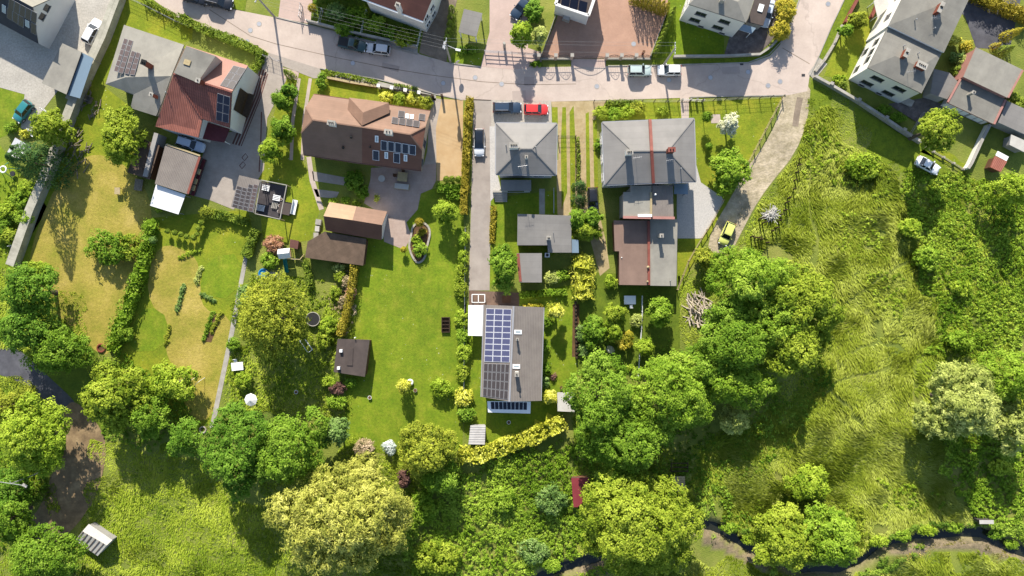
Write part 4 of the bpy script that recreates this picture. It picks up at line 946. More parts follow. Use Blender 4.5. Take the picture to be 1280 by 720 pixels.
# dark flat garage with red edge
B = flat('garage', 'flat felt roofed garage with a red metal edge below the red house', 'garage', [(207, 180), (250.5, 195), (235, 243), (193.5, 229.5)], 3.0, [M['warm_felt'], M['red_metal']], M['dark_wall'])
beam_strip(B, (249.5, 196), (234.5, 242), .35, 3.0, 3.16, M['red_metal'])
beam_strip(B, (208, 180.3), (250, 194.6), .25, 3.0, 3.12, M['pale_wood'])
mb = MB(); p, q = A(254, 199, 1.6), A(239, 244, 1.6); mb.bar(p, q, .9, .08); mb.build('wall_shelf', M['maroon_tin'], B.root)
for k, t in enumerate((.35, .62, .8)):
    x = p[0] + (q[0] - p[0]) * t; y = p[1] + (q[1] - p[1]) * t; MB().box((x, y, 1.85), (.6, .9, .4), B.rz).build('stored_box', M['pale_wood'], B.root)
B = flat('brown_shed', 'low shed with brown boarded roof beside the dark garage', 'shed', [(174.5, 172), (199.5, 182), (187, 224.5), (159, 215.5)], 2.5, [M['brown_boards'], M['dark_wood']], M['brown_wall'])
wall('parapet_wall', 'pale parapet wall between the brown shed roof and the dark garage', [(206, 171), (192, 224)], .7, 2.9, M['grey_wall'], cap=None)
canopy('tarp_canopy', 'bright white tarp canopy below the dark garage', 'canopy', [(195, 230.5), (232, 243.5), (223, 268), (187.5, 257)], 2.4, [M['white_tarp'], M['alu']], M['alu'], thick=.04, slope=[2.5, 2.5, 2.15, 2.15])
# solar carport and pergola
B = canopy('solar_carport', 'carport with a felt roof striped by rows of mauve solar panels', 'carport', [(299, 219), (325, 225), (317, 266), (288.5, 258.5)], 2.8, [M['warm_felt'], M['alu']], M['pale_wood'], thick=.12)
B.grid(0, (296.5, 232), (303, 234), (297, 261), (290, 259), 1, 6, M['panel_grey'], M['alu'], gap=.04)
B.grid(0, (303.6, 234), (309, 235.5), (303, 262.5), (297.5, 261), 1, 6, M['panel_grey'], M['alu'], gap=.04)
B.grid(0, (311, 230), (316.5, 231.5), (309.5, 264), (303.7, 262.5), 1, 7, M['panel_grey'], M['alu'], gap=.04)
B.grid(0, (317.5, 230), (323, 231.5), (316, 265), (310.4, 264), 1, 7, M['panel_mauve'], M['alu'], gap=.04)
pg = [(326.5, 225), (358.5, 231.5), (350, 274), (319, 267)]
x, y = W(338, 250); root = thing('pergola', 'pale pergola frame over a dark deck with white slatted loungers', 'pergola', (x, y, 0), radians(-12))
MB().prism([A(a, b, .2)[:2] for a, b in ((325, 226), (359, 233), (352, 273), (319, 267))], 0.0, .22).build('deck', M['dark_deck'], root)
Q = [A(a, b, 2.5) for a, b in pg]
for i in range(4):
    MB().tube((Q[i][0], Q[i][1], .2), Q[i], .08, .08).build('post', M['pale_wood'], root)
    MB().bar(Q[i], Q[(i + 1) % 4], .12, .2).build('beam', M['concrete'], root)
def slatbed(label, cx, cy, ang, w, l, n, mat='white_frame', z=.22):
    x, y = W(cx, cy, .4); r0 = thing('sun_lounger', label, 'lounger', (x, y, z), radians(-ang), 'slatted loungers on the pergola deck')
    mb = MB()
    for i in range(n): mb.box((0, (i - (n - 1) / 2) * w / n, .32), (l, w / n * .55, .04))
    mb.build('slats', M[mat], r0, False, True)
    for sx in (-1, 1):
        MB().bar((sx * l * .42, -w / 2, .27), (sx * l * .42, w / 2, .27), .06, .06).build('rail', M[mat], r0, False, True)
        for sy in (-1, 1): MB().box((sx * l * .42, sy * w * .45, .12), (.06, .06, .24)).build('leg', M[mat], r0, False, True)
slatbed('white slatted lounger at the top left corner of the pergola deck', 332.5, 235, 12, 1.0, 1.2, 4)
slatbed('white slatted lounger at the right side of the pergola deck', 346, 247.5, 12, 1.0, 1.2, 4)
slatbed('white slatted lounger at the lower left of the pergola deck', 326, 260, 12, 1.0, 1.3, 5)
slatbed('grey slatted lounger lower down the right side of the pergola deck', 343.5, 256.5, 100, 1.0, 1.1, 4, 'concrete')
for i, (qx, qy) in enumerate(((351, 249), (349, 257), (348, 264))):
    x, y = W(qx, qy, .7); r0 = thing('planter_pot', 'white round pot on the pergola deck, %s of a row of three' % ('topmost', 'middle one', 'lowest')[i], 'pot', (x, y, .22), 0, 'white pots on the deck')
    MB().tube((x, y, .22), (x, y, .62), .16, .24, 12).build('pot_body', M['plastic_white'], r0, True); MB().tube((x, y, .6), (x, y, .63), .2, .2, 12).build('potting_soil', M['soil'], r0)
x, y = W(356, 260, .8); o = MB().box((0, 0, .4), (1.9, 2.1, .8), 0, 0, 1).build('hot_tub', [M['dark_deck'], M['charcoal_felt']]); o.location = (x, y, .0); o.rotation_euler = (0, 0, radians(-12)); tag(o, 'dark square hot tub with its cover on beside the pergola', 'hot tub')
x, y = W(368, 259, .5); r0 = thing('garden_bench', 'long white bench on the grass right of the pergola', 'bench', (x, y, 0), radians(-102))
MB().box((0, 0, .42), (2.4, .6, .07)).build('seat', M['plastic_white'], r0, False, True); MB().box((0, -.33, .7), (2.4, .06, .5)).build('backrest', M['plastic_white'], r0, False, True)
for sx in (-1, 1): MB().box((sx * 1.05, 0, .2), (.08, .5, .4)).build('leg', M['plastic_white'], r0, False, True)

# brown semi-detached house
Vv = [A(392, 118, 5), A(538, 139, 5), A(526.5, 213, 4.6), A(379, 193, 4.6), A(382, 134, 6.7), A(376.5, 166, 6.7), A(391.5, 150, 8.3), A(512.5, 168, 8.3), A(532, 158, 6.7), A(527.5, 187.5, 6.7), A(452.5, 158.8, 8.3), A(452.5, 204, 4.6)]
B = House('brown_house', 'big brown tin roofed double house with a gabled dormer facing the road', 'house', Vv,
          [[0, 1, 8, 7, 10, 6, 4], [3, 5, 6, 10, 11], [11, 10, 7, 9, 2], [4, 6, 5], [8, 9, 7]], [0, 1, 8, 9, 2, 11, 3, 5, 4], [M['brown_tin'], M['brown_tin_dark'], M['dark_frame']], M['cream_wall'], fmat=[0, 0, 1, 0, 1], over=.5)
B.cap([(6, 10), (10, 7), (6, 4), (6, 5), (7, 8), (7, 9)], M['brown_tin'], .2, .09); B.gutter([(3, 11), (11, 2), (0, 1)], M['brown_tin_dark'])
DV = [A(436.5, 122, 6.3), A(461, 125, 6.3), A(486, 128.5, 6.3), A(453.8, 140.6, 8.3), A(452.5, 157, 8.45), A(434.5, 137, 6.3), A(487, 141, 6.3)]
d = slab('dormer', DV, [[0, 1, 3], [1, 2, 3], [0, 3, 4, 5], [2, 6, 4, 3]], [0, 1, 2, 6, 4, 5], [M['brown_tin'], M['dark_frame']], .2, B.root)
MB().prism([A(a, b, 6)[:2] for a, b in ((440, 124.5), (461, 127.5), (483, 131), (483, 146), (438, 140))], 3, 6.12).build('dormer_wall', M['cream_wall'], d)
for (qx, qy) in ((493.8, 151), (502.7, 152.2), (511.6, 153.6), (520.3, 155), (501.8, 143), (527.5, 146.8)):
    B.panel(0, [(qx - 3.4, qy - 4.4), (qx + 4.4, qy - 3.2), (qx + 3.4, qy + 4.4), (qx - 4.4, qy + 3.2)], M['panel_grey'], M['alu'])
for (qx, qy) in ((509, 145.5), (514.8, 146.3)): B.panel(0, [(qx - 1.8, qy - 3), (qx + 2.6, qy - 2.4), (qx + 1.8, qy + 3), (qx - 2.6, qy + 2.4)], M['skylight_glass'], M['white_frame'], name='roof_window', inset=.12)
for (qx, qy) in ((480.2, 181.8), (489, 183), (497.8, 184.3), (506.8, 185.7), (515.8, 187.2), (470, 194), (496, 197.3)):
    B.panel(2, [(qx - 4, qy - 6.7), (qx + 4, qy - 5.5), (qx + 4, qy + 6.7), (qx - 4, qy + 5.5)], M['panel_black'], M['panel_white'], inset=.06)
for (qx, qy) in ((471, 173.5), (483, 194), (507, 197.3)): B.panel(2, [(qx - 2.2, qy - 4.4), (qx + 2.2, qy - 3.8), (qx + 2.2, qy + 4.4), (qx - 2.2, qy + 3.8)], M['skylight_glass'], M['white_frame'], name='roof_window', inset=.14)
B.chimney(414, 153.5, 9.3, 1.1, .6, M['white_wall'], zb=7, flues=3); B.chimney(485.3, 164.8, 9.3, 1.1, .6, M['white_wall'], zb=7, flues=2)
B.vent(439.5, 172, 1, .35, .14, M['soot']); B.vent(429.5, 185, 1, .35, .14, M['soot']); B.vent(463, 184, 2, .3, .1, M['soot'])
B.windows(2, [1.0, 3.4], 1, 1.2, 1.3, fr='dark_frame'); B.windows(3, [1.0], 1, 1.2, 1.3, fr='dark_frame'); B.windows(4, [.8], 2, 1.6, 1.5); B.windows(5, [.8], 2, 1.6, 1.5)
# brown garage with gable roof and the flat lean-to below it
B = House('brown_garage', 'small garage with ridged roof, tan on one side and dark brown on the other', 'garage',
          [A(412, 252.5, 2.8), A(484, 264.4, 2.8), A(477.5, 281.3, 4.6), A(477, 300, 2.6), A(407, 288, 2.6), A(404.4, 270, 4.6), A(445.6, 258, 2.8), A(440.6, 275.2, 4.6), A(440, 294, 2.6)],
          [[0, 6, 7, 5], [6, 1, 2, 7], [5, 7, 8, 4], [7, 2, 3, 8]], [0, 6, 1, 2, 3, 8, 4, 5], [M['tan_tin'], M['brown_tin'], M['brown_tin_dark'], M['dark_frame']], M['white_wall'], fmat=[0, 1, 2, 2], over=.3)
flat('lean_to', 'long low lean-to with brown-grey felt roof under the ridged garage', 'shed', [(384.5, 302), (406, 289.5), (458, 298.5), (454, 332), (381, 322)], 2.3, [M['brown_boards'], M['dark_wood']], M['brown_wall'])
# grey hip-roofed house
B = House('hip_roof_house', 'grey hipped roof house with two parked cars in front of it', 'house',
          [A(620, 153.8, 6.5), A(696, 154.4, 6.5), A(695.2, 218.4, 6.5), A(620, 217.7, 6.5), A(651, 186, 8.0), A(665, 186, 8.0)],
          [[0, 1, 5, 4], [1, 2, 5], [2, 3, 4, 5], [3, 0, 4]], [0, 1, 2, 3], [M['seam_roof_pale'], M['seam_roof'], M['alu']], M['blue_white_wall'], fmat=[0, 0, 0, 0], over=.45)
B.cap([(0, 4), (1, 5), (2, 5), (3, 4), (4, 5)], M['seam_roof_pale'], .16, .08); B.gutter([(0, 1), (1, 2), (2, 3), (3, 0)], M['alu'])
B.chimney(642.5, 181.5, 9.4, 1.35, .7, M['white_wall'], zb=6.8, flues=4); B.chimney(658, 196, 8.6, .35, .35, M['white_wall'], zb=7.2, flues=1)
B.vent(632.5, 182, 3, .7); B.vent(669.5, 184.5, 1, .6); B.aerial(653, 210, 2, 2.0)
B.windows(2, [4.5], 2, 1.9, 1.3); B.windows(1, [1, 4.2], 2, 1.3, 1.4); B.windows(3, [1, 3.6], 2, 1.3, 1.4); B.window(2, .25, .9, 1.9, 1.4)
PQ = [A(*p, 3.3)[:2] for p in ((626, 225), (664, 225), (664, 238.5), (626, 238.5))]
MB().prism(offset(PQ, .15), 0, 3.08).build('porch_wall', M['blue_white_wall'], B.root); MB().prism(PQ, 3.08, 3.3).build('porch_roof', [M['seam_roof_pale'], M['alu']], B.root)
e1, e2 = offset(PQ, .12)[3], offset(PQ, .12)[2]; MB().bar((e1[0] + 1.0, e1[1], 1.9), (e2[0] - 1.0, e2[1], 1.9), .1, 1.1).build('porch_window', M['glass'], B.root)
mb = MB()
for i in range(6):
    a, b2 = W(616 + i * 0.6, 239 + i * 2.2, .3), W(634, 239 + i * 2.2, .3); mb.prism([(a[0], a[1]), (b2[0], b2[1]), (b2[0], b2[1] - .30), (a[0], a[1] - .30)], 0, 1.1 - i * .17)
mb.build('steps', M['concrete'], B.root)
# low grey building in two blocks
B = flat('low_building', 'low flat grey building behind the hipped roof house', 'building', [(647, 267.4), (713.8, 269.5), (714.6, 315.7), (685, 315.7), (684.5, 306.5), (646.5, 306.5)], 3.2, [M['seam_roof'], M['alu']], M['grey_wall'])
B.chimney(686, 297.5, 4.5, .6, .5, M['white_wall'], zb=2.9, flues=2); B.vent(691.5, 291, 0, .9, .04)
canopy('side_canopy', 'narrow blue canopy on the right side of the low grey building', 'canopy', [(714.5, 299), (723, 300), (723.5, 316), (714.8, 316)], 2.6, [M['poly_glass'], M['alu']], M['alu'], thick=.06)
B = flat('outbuilding', 'small square grey roofed outbuilding with a rusty red edge', 'outbuilding', [(646, 316.5), (677.3, 316.5), (677.3, 353), (649.5, 353)], 2.9, [M['seam_roof_pale'], M['red_metal']], M['brick_red'])
beam_strip(B, (647.5, 317), (650.5, 352), .45, 2.9, 2.96, M['red_metal'])
# double grey house with red party wall
B = House('double_house', 'large double house with a grey hipped roof split by a red firewall strip', 'house',
          [A(753, 153, 6.8), A(867.5, 148.3, 6.8), A(870, 226.7, 6.8), A(756, 230.8, 6.8), A(790.8, 189, 8.2), A(835, 188.5, 8.2)],
          [[0, 1, 5, 4], [1, 2, 5], [2, 3, 4, 5], [3, 0, 4]], [0, 1, 2, 3], [M['seam_roof_pale'], M['seam_roof'], M['alu']], M['white_wall'], fmat=[0, 0, 0, 0], over=.4)
B.cap([(0, 4), (1, 5), (2, 5), (3, 4), (4, 5)], M['seam_roof_pale'], .16, .08); B.gutter([(0, 1), (1, 2), (2, 3), (3, 0)], M['alu'])
p1 = A(812.4, 149.5, 7.0); p2 = A(814.5, 189, 8.4); p3 = A(816.7, 229, 7.0)
mb = MB(); mb.bar(p1, p2, .45, .35); mb.bar(p2, p3, .45, .35); mb.build('firewall_strip', M['red_metal'], B.roof)
B.chimney(787, 190, 9.5, .95, .65, M['white_wall'], zb=7.6, flues=3); B.chimney(839.7, 187, 9.8, 1.0, .6, M['brick_red'], zb=7.6, flues=2, cap=M['red_metal'])
B.aerial(794.5, 199, 2, 1.6); B.aerial(836, 202, 2, 1.6); B.vent(851, 211, 1, .4)
B.windows(3, [1, 3.7], 3, 1.3, 1.4); B.windows(2, [1, 3.7], 4, 1.4, 1.4)
B = flat('annex', 'grey felt annex behind the left half of the double house', 'annex', [(779, 240), (788, 240), (788, 232), (814.5, 232), (814.5, 271), (779, 271)], 5.2, [M['grey_felt'], M['pink_trim']], M['grey_wall'])
beam_strip(B, (779, 271.5), (814, 272), .4, 5.1, 5.45, M['pink_trim']); beam_strip(B, (814, 240), (814, 271), .3, 5.2, 5.4, M['pale_wood'])
x, y = W(806, 269.5, 5.4); MB().box((x, y, 5.36), (2.2, .4, .3), B.rz).build('vent_box', M['white_frame'], B.root)
B = flat('annex', 'grey-brown annex with a white vent behind the right half of the double house', 'annex', [(815.3, 232), (841, 232), (842, 271), (815.3, 271)], 5.2, [M['warm_felt'], M['pink_trim']], M['grey_wall'])
beam_strip(B, (816, 272), (843.5, 272.5), .4, 5.1, 5.45, M['pink_trim']); B.vent(818, 244, 0, .9, .1, M['plastic_white'])
canopy('glass_canopy', 'dark glass canopy in the corner right of the annex', 'canopy', [(842.5, 229.5), (860, 230), (860, 243), (842.5, 242.5)], 2.8, [M['poly_glass'], M['dark_frame']], M['dark_frame'], thick=.06)
B = flat('low_garage', 'lower half-garage with a rust-brown felt roof', 'garage', [(767, 275.5), (811, 275.5), (811, 356.5), (774, 356), (774, 314), (768.5, 314)], 3.0, [M['rust_felt'], M['dark_wood']], M['brown_wall'])
beam_strip(B, (811, 276), (811.3, 356), .4, 3.0, 3.22, M['red_metal'])
B.vent(809, 352, 0, .4, .1, M['pale_wood']); B.vent(809.5, 334, 0, .5, .14, M['pale_wood']); B.vent(777, 322, 0, .1, .06, M['plastic_white'])
B = flat('low_garage', 'lower half-garage with a grey felt roof and a lone chimney', 'garage', [(812.5, 274), (847, 274), (845.5, 357.5), (812.5, 357)], 3.0, [M['grey_felt'], M['dark_frame']], M['grey_wall'])
B.chimney(827, 294.5, 4.9, .5, .5, M['concrete'], zb=2.8, flues=1); B.vent(837.5, 351, 0, .6, .06)
# house with long solar roof
B = House('solar_house', 'long bungalow with blue and dark solar panels over its left slope', 'house',
          [A(605, 381, 3.6), A(642, 382.6, 5.3), A(679.4, 384.3, 3.6), A(675.8, 501, 3.6), A(636.7, 502, 5.3), A(601.7, 496, 3.6)],
          [[0, 1, 4, 5], [1, 2, 3, 4]], [0, 1, 2, 3, 4, 5], [M['warm_felt'], M['warm_felt'], M['alu']], M['white_wall'], over=.4, rz=radians(-1))
B.grid(0, (608, 385.5), (639.8, 386.3), (637.3, 453), (605.4, 452), 3, 9, M['panel_blue'], M['panel_white'], gap=.03, inset=.045)
B.grid(0, (605.2, 454), (637.2, 455), (635, 499.5), (603.7, 495), 6, 4, M['panel_grey'], M['alu'], gap=.07)
for (qx, qy) in ((647.3, 415), (645.2, 458)): B.panel(1, [(qx - 4.6, qy - 2.8), (qx + 4.6, qy - 2.6), (qx + 4.6, qy + 2.8), (qx - 4.6, qy + 2.6)], M['skylight_glass'], M['white_frame'], name='roof_window', inset=.2)
B.cap([(1, 4)], M['alu'], .3, .1); B.gutter([(2, 3), (5, 0)], M['alu'])
B.chimney(646.5, 424, 6.2, .3, .3, M['charcoal_felt'], zb=4.8, flues=1); B.chimney(646, 468, 6.4, .55, .6, M['white_wall'], zb=4.5, flues=1); B.vent(649.5, 489, 1, .5, .09, M['soot'])
vr = [A(609, 501.5, 2.9), A(663.5, 502, 2.9), A(663, 517, 2.5), A(610, 515.5, 2.5)]
v = slab('veranda_roof', vr, [[0, 1, 2, 3]], [0, 1, 2, 3], [M['white_frame']], .12, B.root)
for i in range(9):
    t0, t1 = .08 + i * .094, .08 + i * .094 + .082; q = [tuple(np.array(vr[0]) * (1 - t) * (1 - s_) + np.array(vr[1]) * t * (1 - s_) + np.array(vr[2]) * t * s_ + np.array(vr[3]) * (1 - t) * s_ + (0, 0, .006)) for t, s_ in ((t0, .7), (t1, .7), (t1, .06), (t0, .06))]
    MB().poly(q).build('glass_pane', M['panel_black'], v)
for p in (2, 3): MB().box((vr[p][0] + (-.3 if p == 2 else .3), vr[p][1] + .2, 1.2), (.15, .15, 2.4)).build('veranda_post', M['white_frame'], B.root)
B.windows(4, [.9], 1, 2.0, 1.8)
canopy('terrace_canopy', 'white flat canopy at the top left of the solar bungalow', 'canopy', [(585.5, 381.3), (604.3, 381.5), (603.5, 420), (585, 419.5)], 2.7, [M['white_tarp'], M['white_frame']], M['white_frame'], thick=.08)

# houses across the road
B = House('brown_roof_house', 'house with a plain dark brown roof and white gutter at the top edge', 'house',
          [A(450, -3, 6.3), A(529, 26.5, 6.3), A(543, -8, 8.3), A(557, -44, 6.3), A(478, -73, 6.3), A(464, -38, 8.3)], [[0, 1, 2, 5], [5, 2, 3, 4]], [0, 1, 2, 3, 4, 5], [M['top_brown'], M['white_frame']], M['white_wall'], over=.4)
B.windows(1, [1.0, 3.6], 2, 1.2, 1.3)
p, q = A(450, -2, 6.2), A(529, 27.5, 6.2); MB().bar((p[0], p[1], 6.12), (q[0], q[1], 6.12), .18, .16).build('gutter', M['white_frame'], B.root)
MB().prism([G(394, -12)[:2], G(466, 0)[:2], G(470, -60)[:2], G(398, -70)[:2]], 0, 8.6, 0, 1).build('side_wing', [M['white_wall'], M['top_brown']], B.root)
B.chimney(497, 6, 9.3, .6, .6, M['white_wall'], zb=6.0)
B = flat('flat_roof_house', 'white flat roofed house with three dark solar panels, cut by the top edge', 'house', [(694, 5), (736, 19.5), (750, -22), (708, -37)], 4.3, [M['charcoal_felt'], M['white_frame']], M['white_wall'], over=.05)
for a, b2 in (((694, 5), (736, 19.5)), ((736, 19.5), (750, -22)), ((694, 5), (708, -37))): beam_strip(B, (a[0] * .985 + 722 * .015, a[1] * .97), (b2[0] * .985 + 722 * .015, b2[1] * .97), .45, 4.25, 4.75, M['white_wall'])
for i, (qx, qy) in enumerate(((707.5, 2), (718, 5.5), (729, 9))):
    c0 = [A(qx + a, qy + b2, 4.6 + h_) for a, b2, h_ in ((-4.6, -9, .7), (5.5, -6, .7), (3.5, 8.5, .1), (-6.5, 5.5, .1))]
    slab('solar_panel', c0, [[0, 1, 2, 3]], [0, 1, 2, 3], [M['panel_black'], M['alu']], .06, B.root)
B = House('white_house', 'white rendered house with dark shuttered window slits beside the road bend', 'house',
          [A(861, 5.3, 7.0), A(932.4, 28.3, 7.0), A(947, -15, 7.0), A(875, -38, 7.0), A(880, -12, 7.8), A(922, 2, 7.8)], [[0, 1, 5, 4], [1, 2, 5], [2, 3, 4, 5], [3, 0, 4]], [0, 1, 2, 3], [M['grey_felt'], M['dark_frame']], M['white_wall'], over=.1)
for t in (.27, .7):
    B.window(0, t, 4.2, 1.7, 1.2, fr='dark_frame'); B.window(0, t - .03, 1.4, 1.7, 1.2, fr='dark_frame')
B.window(0, .4, .2, .9, .4, fr='dark_frame'); B.window(0, .8, .2, .9, .4, fr='dark_frame'); B.windows(3, [1.2, 4], 2, 1.3, 1.3)
B.chimney(904, -2, 8.7, .6, .6, M['concrete'], zb=6.8)
canopy('door_canopy', 'small glazed porch canopy at the right end of the white rendered house', 'canopy', [(927, 29.5), (945, 35), (939.5, 42), (921, 36.5)], 2.5, [M['poly_glass'], M['white_frame']], M['white_frame'], thick=.06)
B = flat('flat_garage', 'dark flat garage with a white roof hatch behind the light blue car', 'garage', [(934.5, 27), (946, -10), (965, -4), (954, 32)], 2.6, [M['charcoal_felt'], M['dark_frame']], M['grey_wall'])
x, y = W(951, 10, 2.7); MB().box((x, y, 2.65), (1.2, .8, .25), B.rz).build('roof_hatch', M['white_frame'], B.root)
canopy('carport', 'open grey carport with pale posts standing over the shared drive', 'carport', [(580, 11), (603, 16.5), (595.5, 46), (573, 40)], 2.8, [M['seam_roof'], M['alu']], M['white_frame'], thick=.14, r=.12)

# large double house at the right
B = House('apartment_house', 'long white house, lower front half with red brick chimneys, right of the road', 'house',
          [A(1084.6, 84.6, 6.8), A(1110.5, 32.5, 6.8), A(1177.4, 66, 6.8), A(1152, 116.7, 6.8), A(1119, 70, 7.3), A(1150, 84, 7.3)], [[0, 1, 4], [1, 2, 5, 4], [2, 3, 5], [3, 0, 4, 5]], [0, 1, 2, 3], [M['grey_felt_dark'], M['dark_frame']], M['white_wall'], over=.12, rz=radians(-26))
for t in (.3, .72):
    for z in (1.2, 4.1): B.window(3, 1 - t + (.03 if z < 3 else 0), z, 1.9, 1.2, fr='dark_frame')
for t in (.25, .6): B.window(3, 1 - t, .1, .9, .4, fr='dark_frame')
for t in (.3, .5, .75): B.window(0, t, 3.9, 1.1, 1.3, fr='dark_frame')
for t in (.2, .65): B.window(0, t, 1.0, 1.1, 1.3, fr='dark_frame')
B.chimney(1133.5, 66, 8.4, .5, 1.3, M['brick_red'], zb=6.4, flues=2); B.chimney(1152.5, 81.5, 8.1, 1.5, .9, M['brick_red'], zb=6.4, flues=4)
B.vent(1129, 58, 1, .5); B.vent(1147, 67, 1, .5); B.aerial(1134, 92, 3, 1.2)
MB().prism([W(1122, 127.5)[:2], W(1126, 119)[:2], W(1142, 127)[:2], W(1138, 134)[:2]], 0, .35).build('front_step', M['concrete'], B.root)
B = House('apartment_house', 'taller rear half of the long white house, cut by the top edge', 'house',
          [A(1110, 32, 7.4), A(1140, -28, 7.4), A(1222, -24, 7.4), A(1208.5, 4.5, 7.4), A(1180, 65.5, 7.4), A(1166, 10, 8.1)], [[0, 1, 5], [1, 2, 3, 5], [3, 4, 5], [4, 0, 5]], [0, 1, 2, 3, 4], [M['grey_felt_dark'], M['white_frame']], M['white_wall'], over=.12, rz=radians(-26))
B.chimney(1176.5, 9, 9.3, .5, 1.6, M['brick_red'], zb=7.2, flues=3); B.aerial(1165, 25, 3, 1.2); B.vent(1167, 36, 3, .5); B.vent(1144, 25, 0, .5)
for t in (.3, .75): B.window(0, t, 4.4, 1.1, 1.3, fr='dark_frame')
B.windows(3, [1.2, 4.2], 2, 1.3, 1.3)
canopy('awning', 'cream awning over a terrace beside the long white house', 'awning', [(1092, 1), (1106, -6), (1112, 8), (1097, 22)], 2.6, [M['shed_white'], M['white_frame']], M['white_frame'], thick=.06)
B = flat('garage', 'wide garage with plain grey felt roof and red edging right of the long white house', 'garage', [(1220, 59), (1279, 87.5), (1260, 122.5), (1204, 96)], 4.0, [M['grey_felt'], M['pink_trim']], M['pink_trim'])
beam_strip(B, (1279, 87.5), (1260.5, 122), .25, 4.0, 4.12, M['pink_trim'])
B = flat('garage', 'lower garage with white posts, joined below the wide red edged one', 'garage', [(1200, 98), (1258, 124.5), (1243, 155.5), (1184, 128)], 3.0, [M['grey_felt_dark'], M['pink_trim']], M['white_wall'], over=.5)
beam_strip(B, (1201, 98.5), (1185, 127.5), .3, 3.0, 3.14, M['pink_trim']); beam_strip(B, (1257.5, 124.5), (1243, 155), .3, 3.0, 3.14, M['pink_trim']); B.chimney(1217, 115.5, 4.4, .4, .4, M['concrete'], zb=2.8, flues=1)
for t in (.25, .6): B.window(2, t, .1, 2.4, 2.1, pane='white_frame', fr='dark_frame', name='garage_door')
flat('flat_canopy_building', 'low blue-grey flat roof between the white house and the garages', 'outbuilding', [(1168, 86), (1187, 91), (1198, 103), (1184, 124), (1163, 117)], 2.6, [M['seam_roof'], M['alu']], M['grey_wall'])
flat('carport', 'low grey roof at the right edge beside the garages', 'carport', [(1259, 126), (1290, 140), (1290, 172), (1248, 153)], 2.5, [M['seam_roof_pale'], M['alu']], M['grey_wall'])
B = flat('garden_shed', 'tiny shed with a red corrugated roof and white top end, right edge', 'shed', [(1244, 195), (1259, 202), (1251, 215), (1238, 209)], 1.9, [M['red_tiles_wing'], M['red_metal']], M['brown_wall'], rz=radians(-28))
x, y = W(1253, 195, 1.9); MB().box((x, y, 1.8), (2.0, .8, .12), radians(-28)).build('white_awning', M['white_tarp'], B.root)
flat('shed', 'white-topped little shed at the right edge above the red roofed one', 'shed', [(1264, 168), (1285, 177), (1280, 190), (1262, 181)], 2.0, [M['shed_white'], M['alu']], M['grey_wall'])

# sheds
B = House('garden_shed', 'small gabled shed with ribbed white roof on the rough grass, lower left', 'shed',
          [A(111, 655, 1.7), A(140.5, 675, 1.7), A(133.5, 681.5, 2.5), A(122, 695, 1.7), A(94, 675.5, 1.7), A(103, 664, 2.5)], [[0, 1, 2, 5], [5, 2, 3, 4]], [0, 1, 2, 3, 4, 5], [M['shed_white'], M['shed_white'], M['alu']], M['grey_wall'], over=.12, thick=.08)
for i in range(6):
    t = (i + .3) / 6; p = np.array(B.V[5]) * (1 - t) + np.array(B.V[2]) * t; q = np.array(B.V[4]) * (1 - t) + np.array(B.V[3]) * t; MB().bar(p + (0, 0, .03), q + (0, 0, .03), .16, .05).build('roof_batten', M['charcoal_felt'], B.roof)
B = flat('garden_shed', 'small dark red flat roofed shed between trees at the bottom', 'shed', [(714, 597.5), (736, 597), (737, 620), (722, 634), (717, 634)], 2.2, [M['shed_red'], M['dark_frame']], M['brown_wall'])
B = flat('garden_shed', 'dark charcoal roofed garden shed with white vents beside the wide lawn', 'shed', [(422, 423.5), (462, 425), (456, 471), (417, 465)], 2.5, [M['charcoal_felt'], M['dark_frame']], M['brown_wall'])
for qx, qy in ((426.5, 438.5), (423.5, 460)): x, y = W(qx, qy, 2.7); MB().box((x, y, 2.75), (.45, .45, .5), B.rz).build('roof_vent', M['plastic_white'], B.roof)
x, y = W(437.5, 446, 2.6); MB().box((x, y, 2.55), (.9, 2.8, .14), B.rz).build('roof_hatch', M['charcoal_felt'], B.roof)
x, y = W(444, 422, 2.6); MB().tube((x, y, 2.2), (x, y, 3.0), .09, .09).build('vent_pipe', M['plastic_white'], B.roof)
B = flat('garden_shed', 'pale grey flat roofed shed at the foot of the big tree', 'shed', [(696.5, 491.5), (718, 491.5), (718, 515), (697, 514)], 2.2, [M['shed_white'], M['alu']], M['grey_wall'])
B = flat('garden_shed', 'white corrugated roof shed by the end of the yellow hedge', 'shed', [(588, 532), (607, 532), (606, 556), (585.5, 555.5)], 2.0, [M['corrugated'], M['alu']], M['grey_wall'])
B = flat('garden_shed', 'small brown roofed shed beside the white playhouse', 'shed', [(362.5, 299), (373.5, 301), (372, 311.5), (362, 309.5)], 1.9, [M['top_brown'], M['dark_wood']], M['brown_wall'])
B = flat('stream_hut', 'little pale roofed hut on stilts above the stream, lower right', 'hut', [(1224, 650), (1242, 650), (1242.5, 655), (1224.5, 655)], 1.9, [M['shed_white'], M['dark_wood']], M['dark_wall'], base=zg1(*W(1232, 655)))
x, y = W(848, 604); z = zg1(x, y); r0 = thing('garden_platform', 'pale board platform with a dark slatted frame beside the big lower tree', 'platform', (x, y, z), 0)
mb = MB()
for i in range(7): mb.box((x, y + (i - 3) * .36, z + .5), (2.0, .33, .06))
mb.build('boards', M['pale_wood'], r0); 
for sx in (-.9, .9):
    for sy in (-1.1, 1.1): MB().box((x + sx, y + sy, z + .23), (.1, .1, .5)).build('leg', M['wood'], r0)
for i in range(3): MB().box((x, y + 2.2 + i * .65, z + 1.0), (2.9, .14, .1)).build('frame_beam', M['dark_wood'], r0)
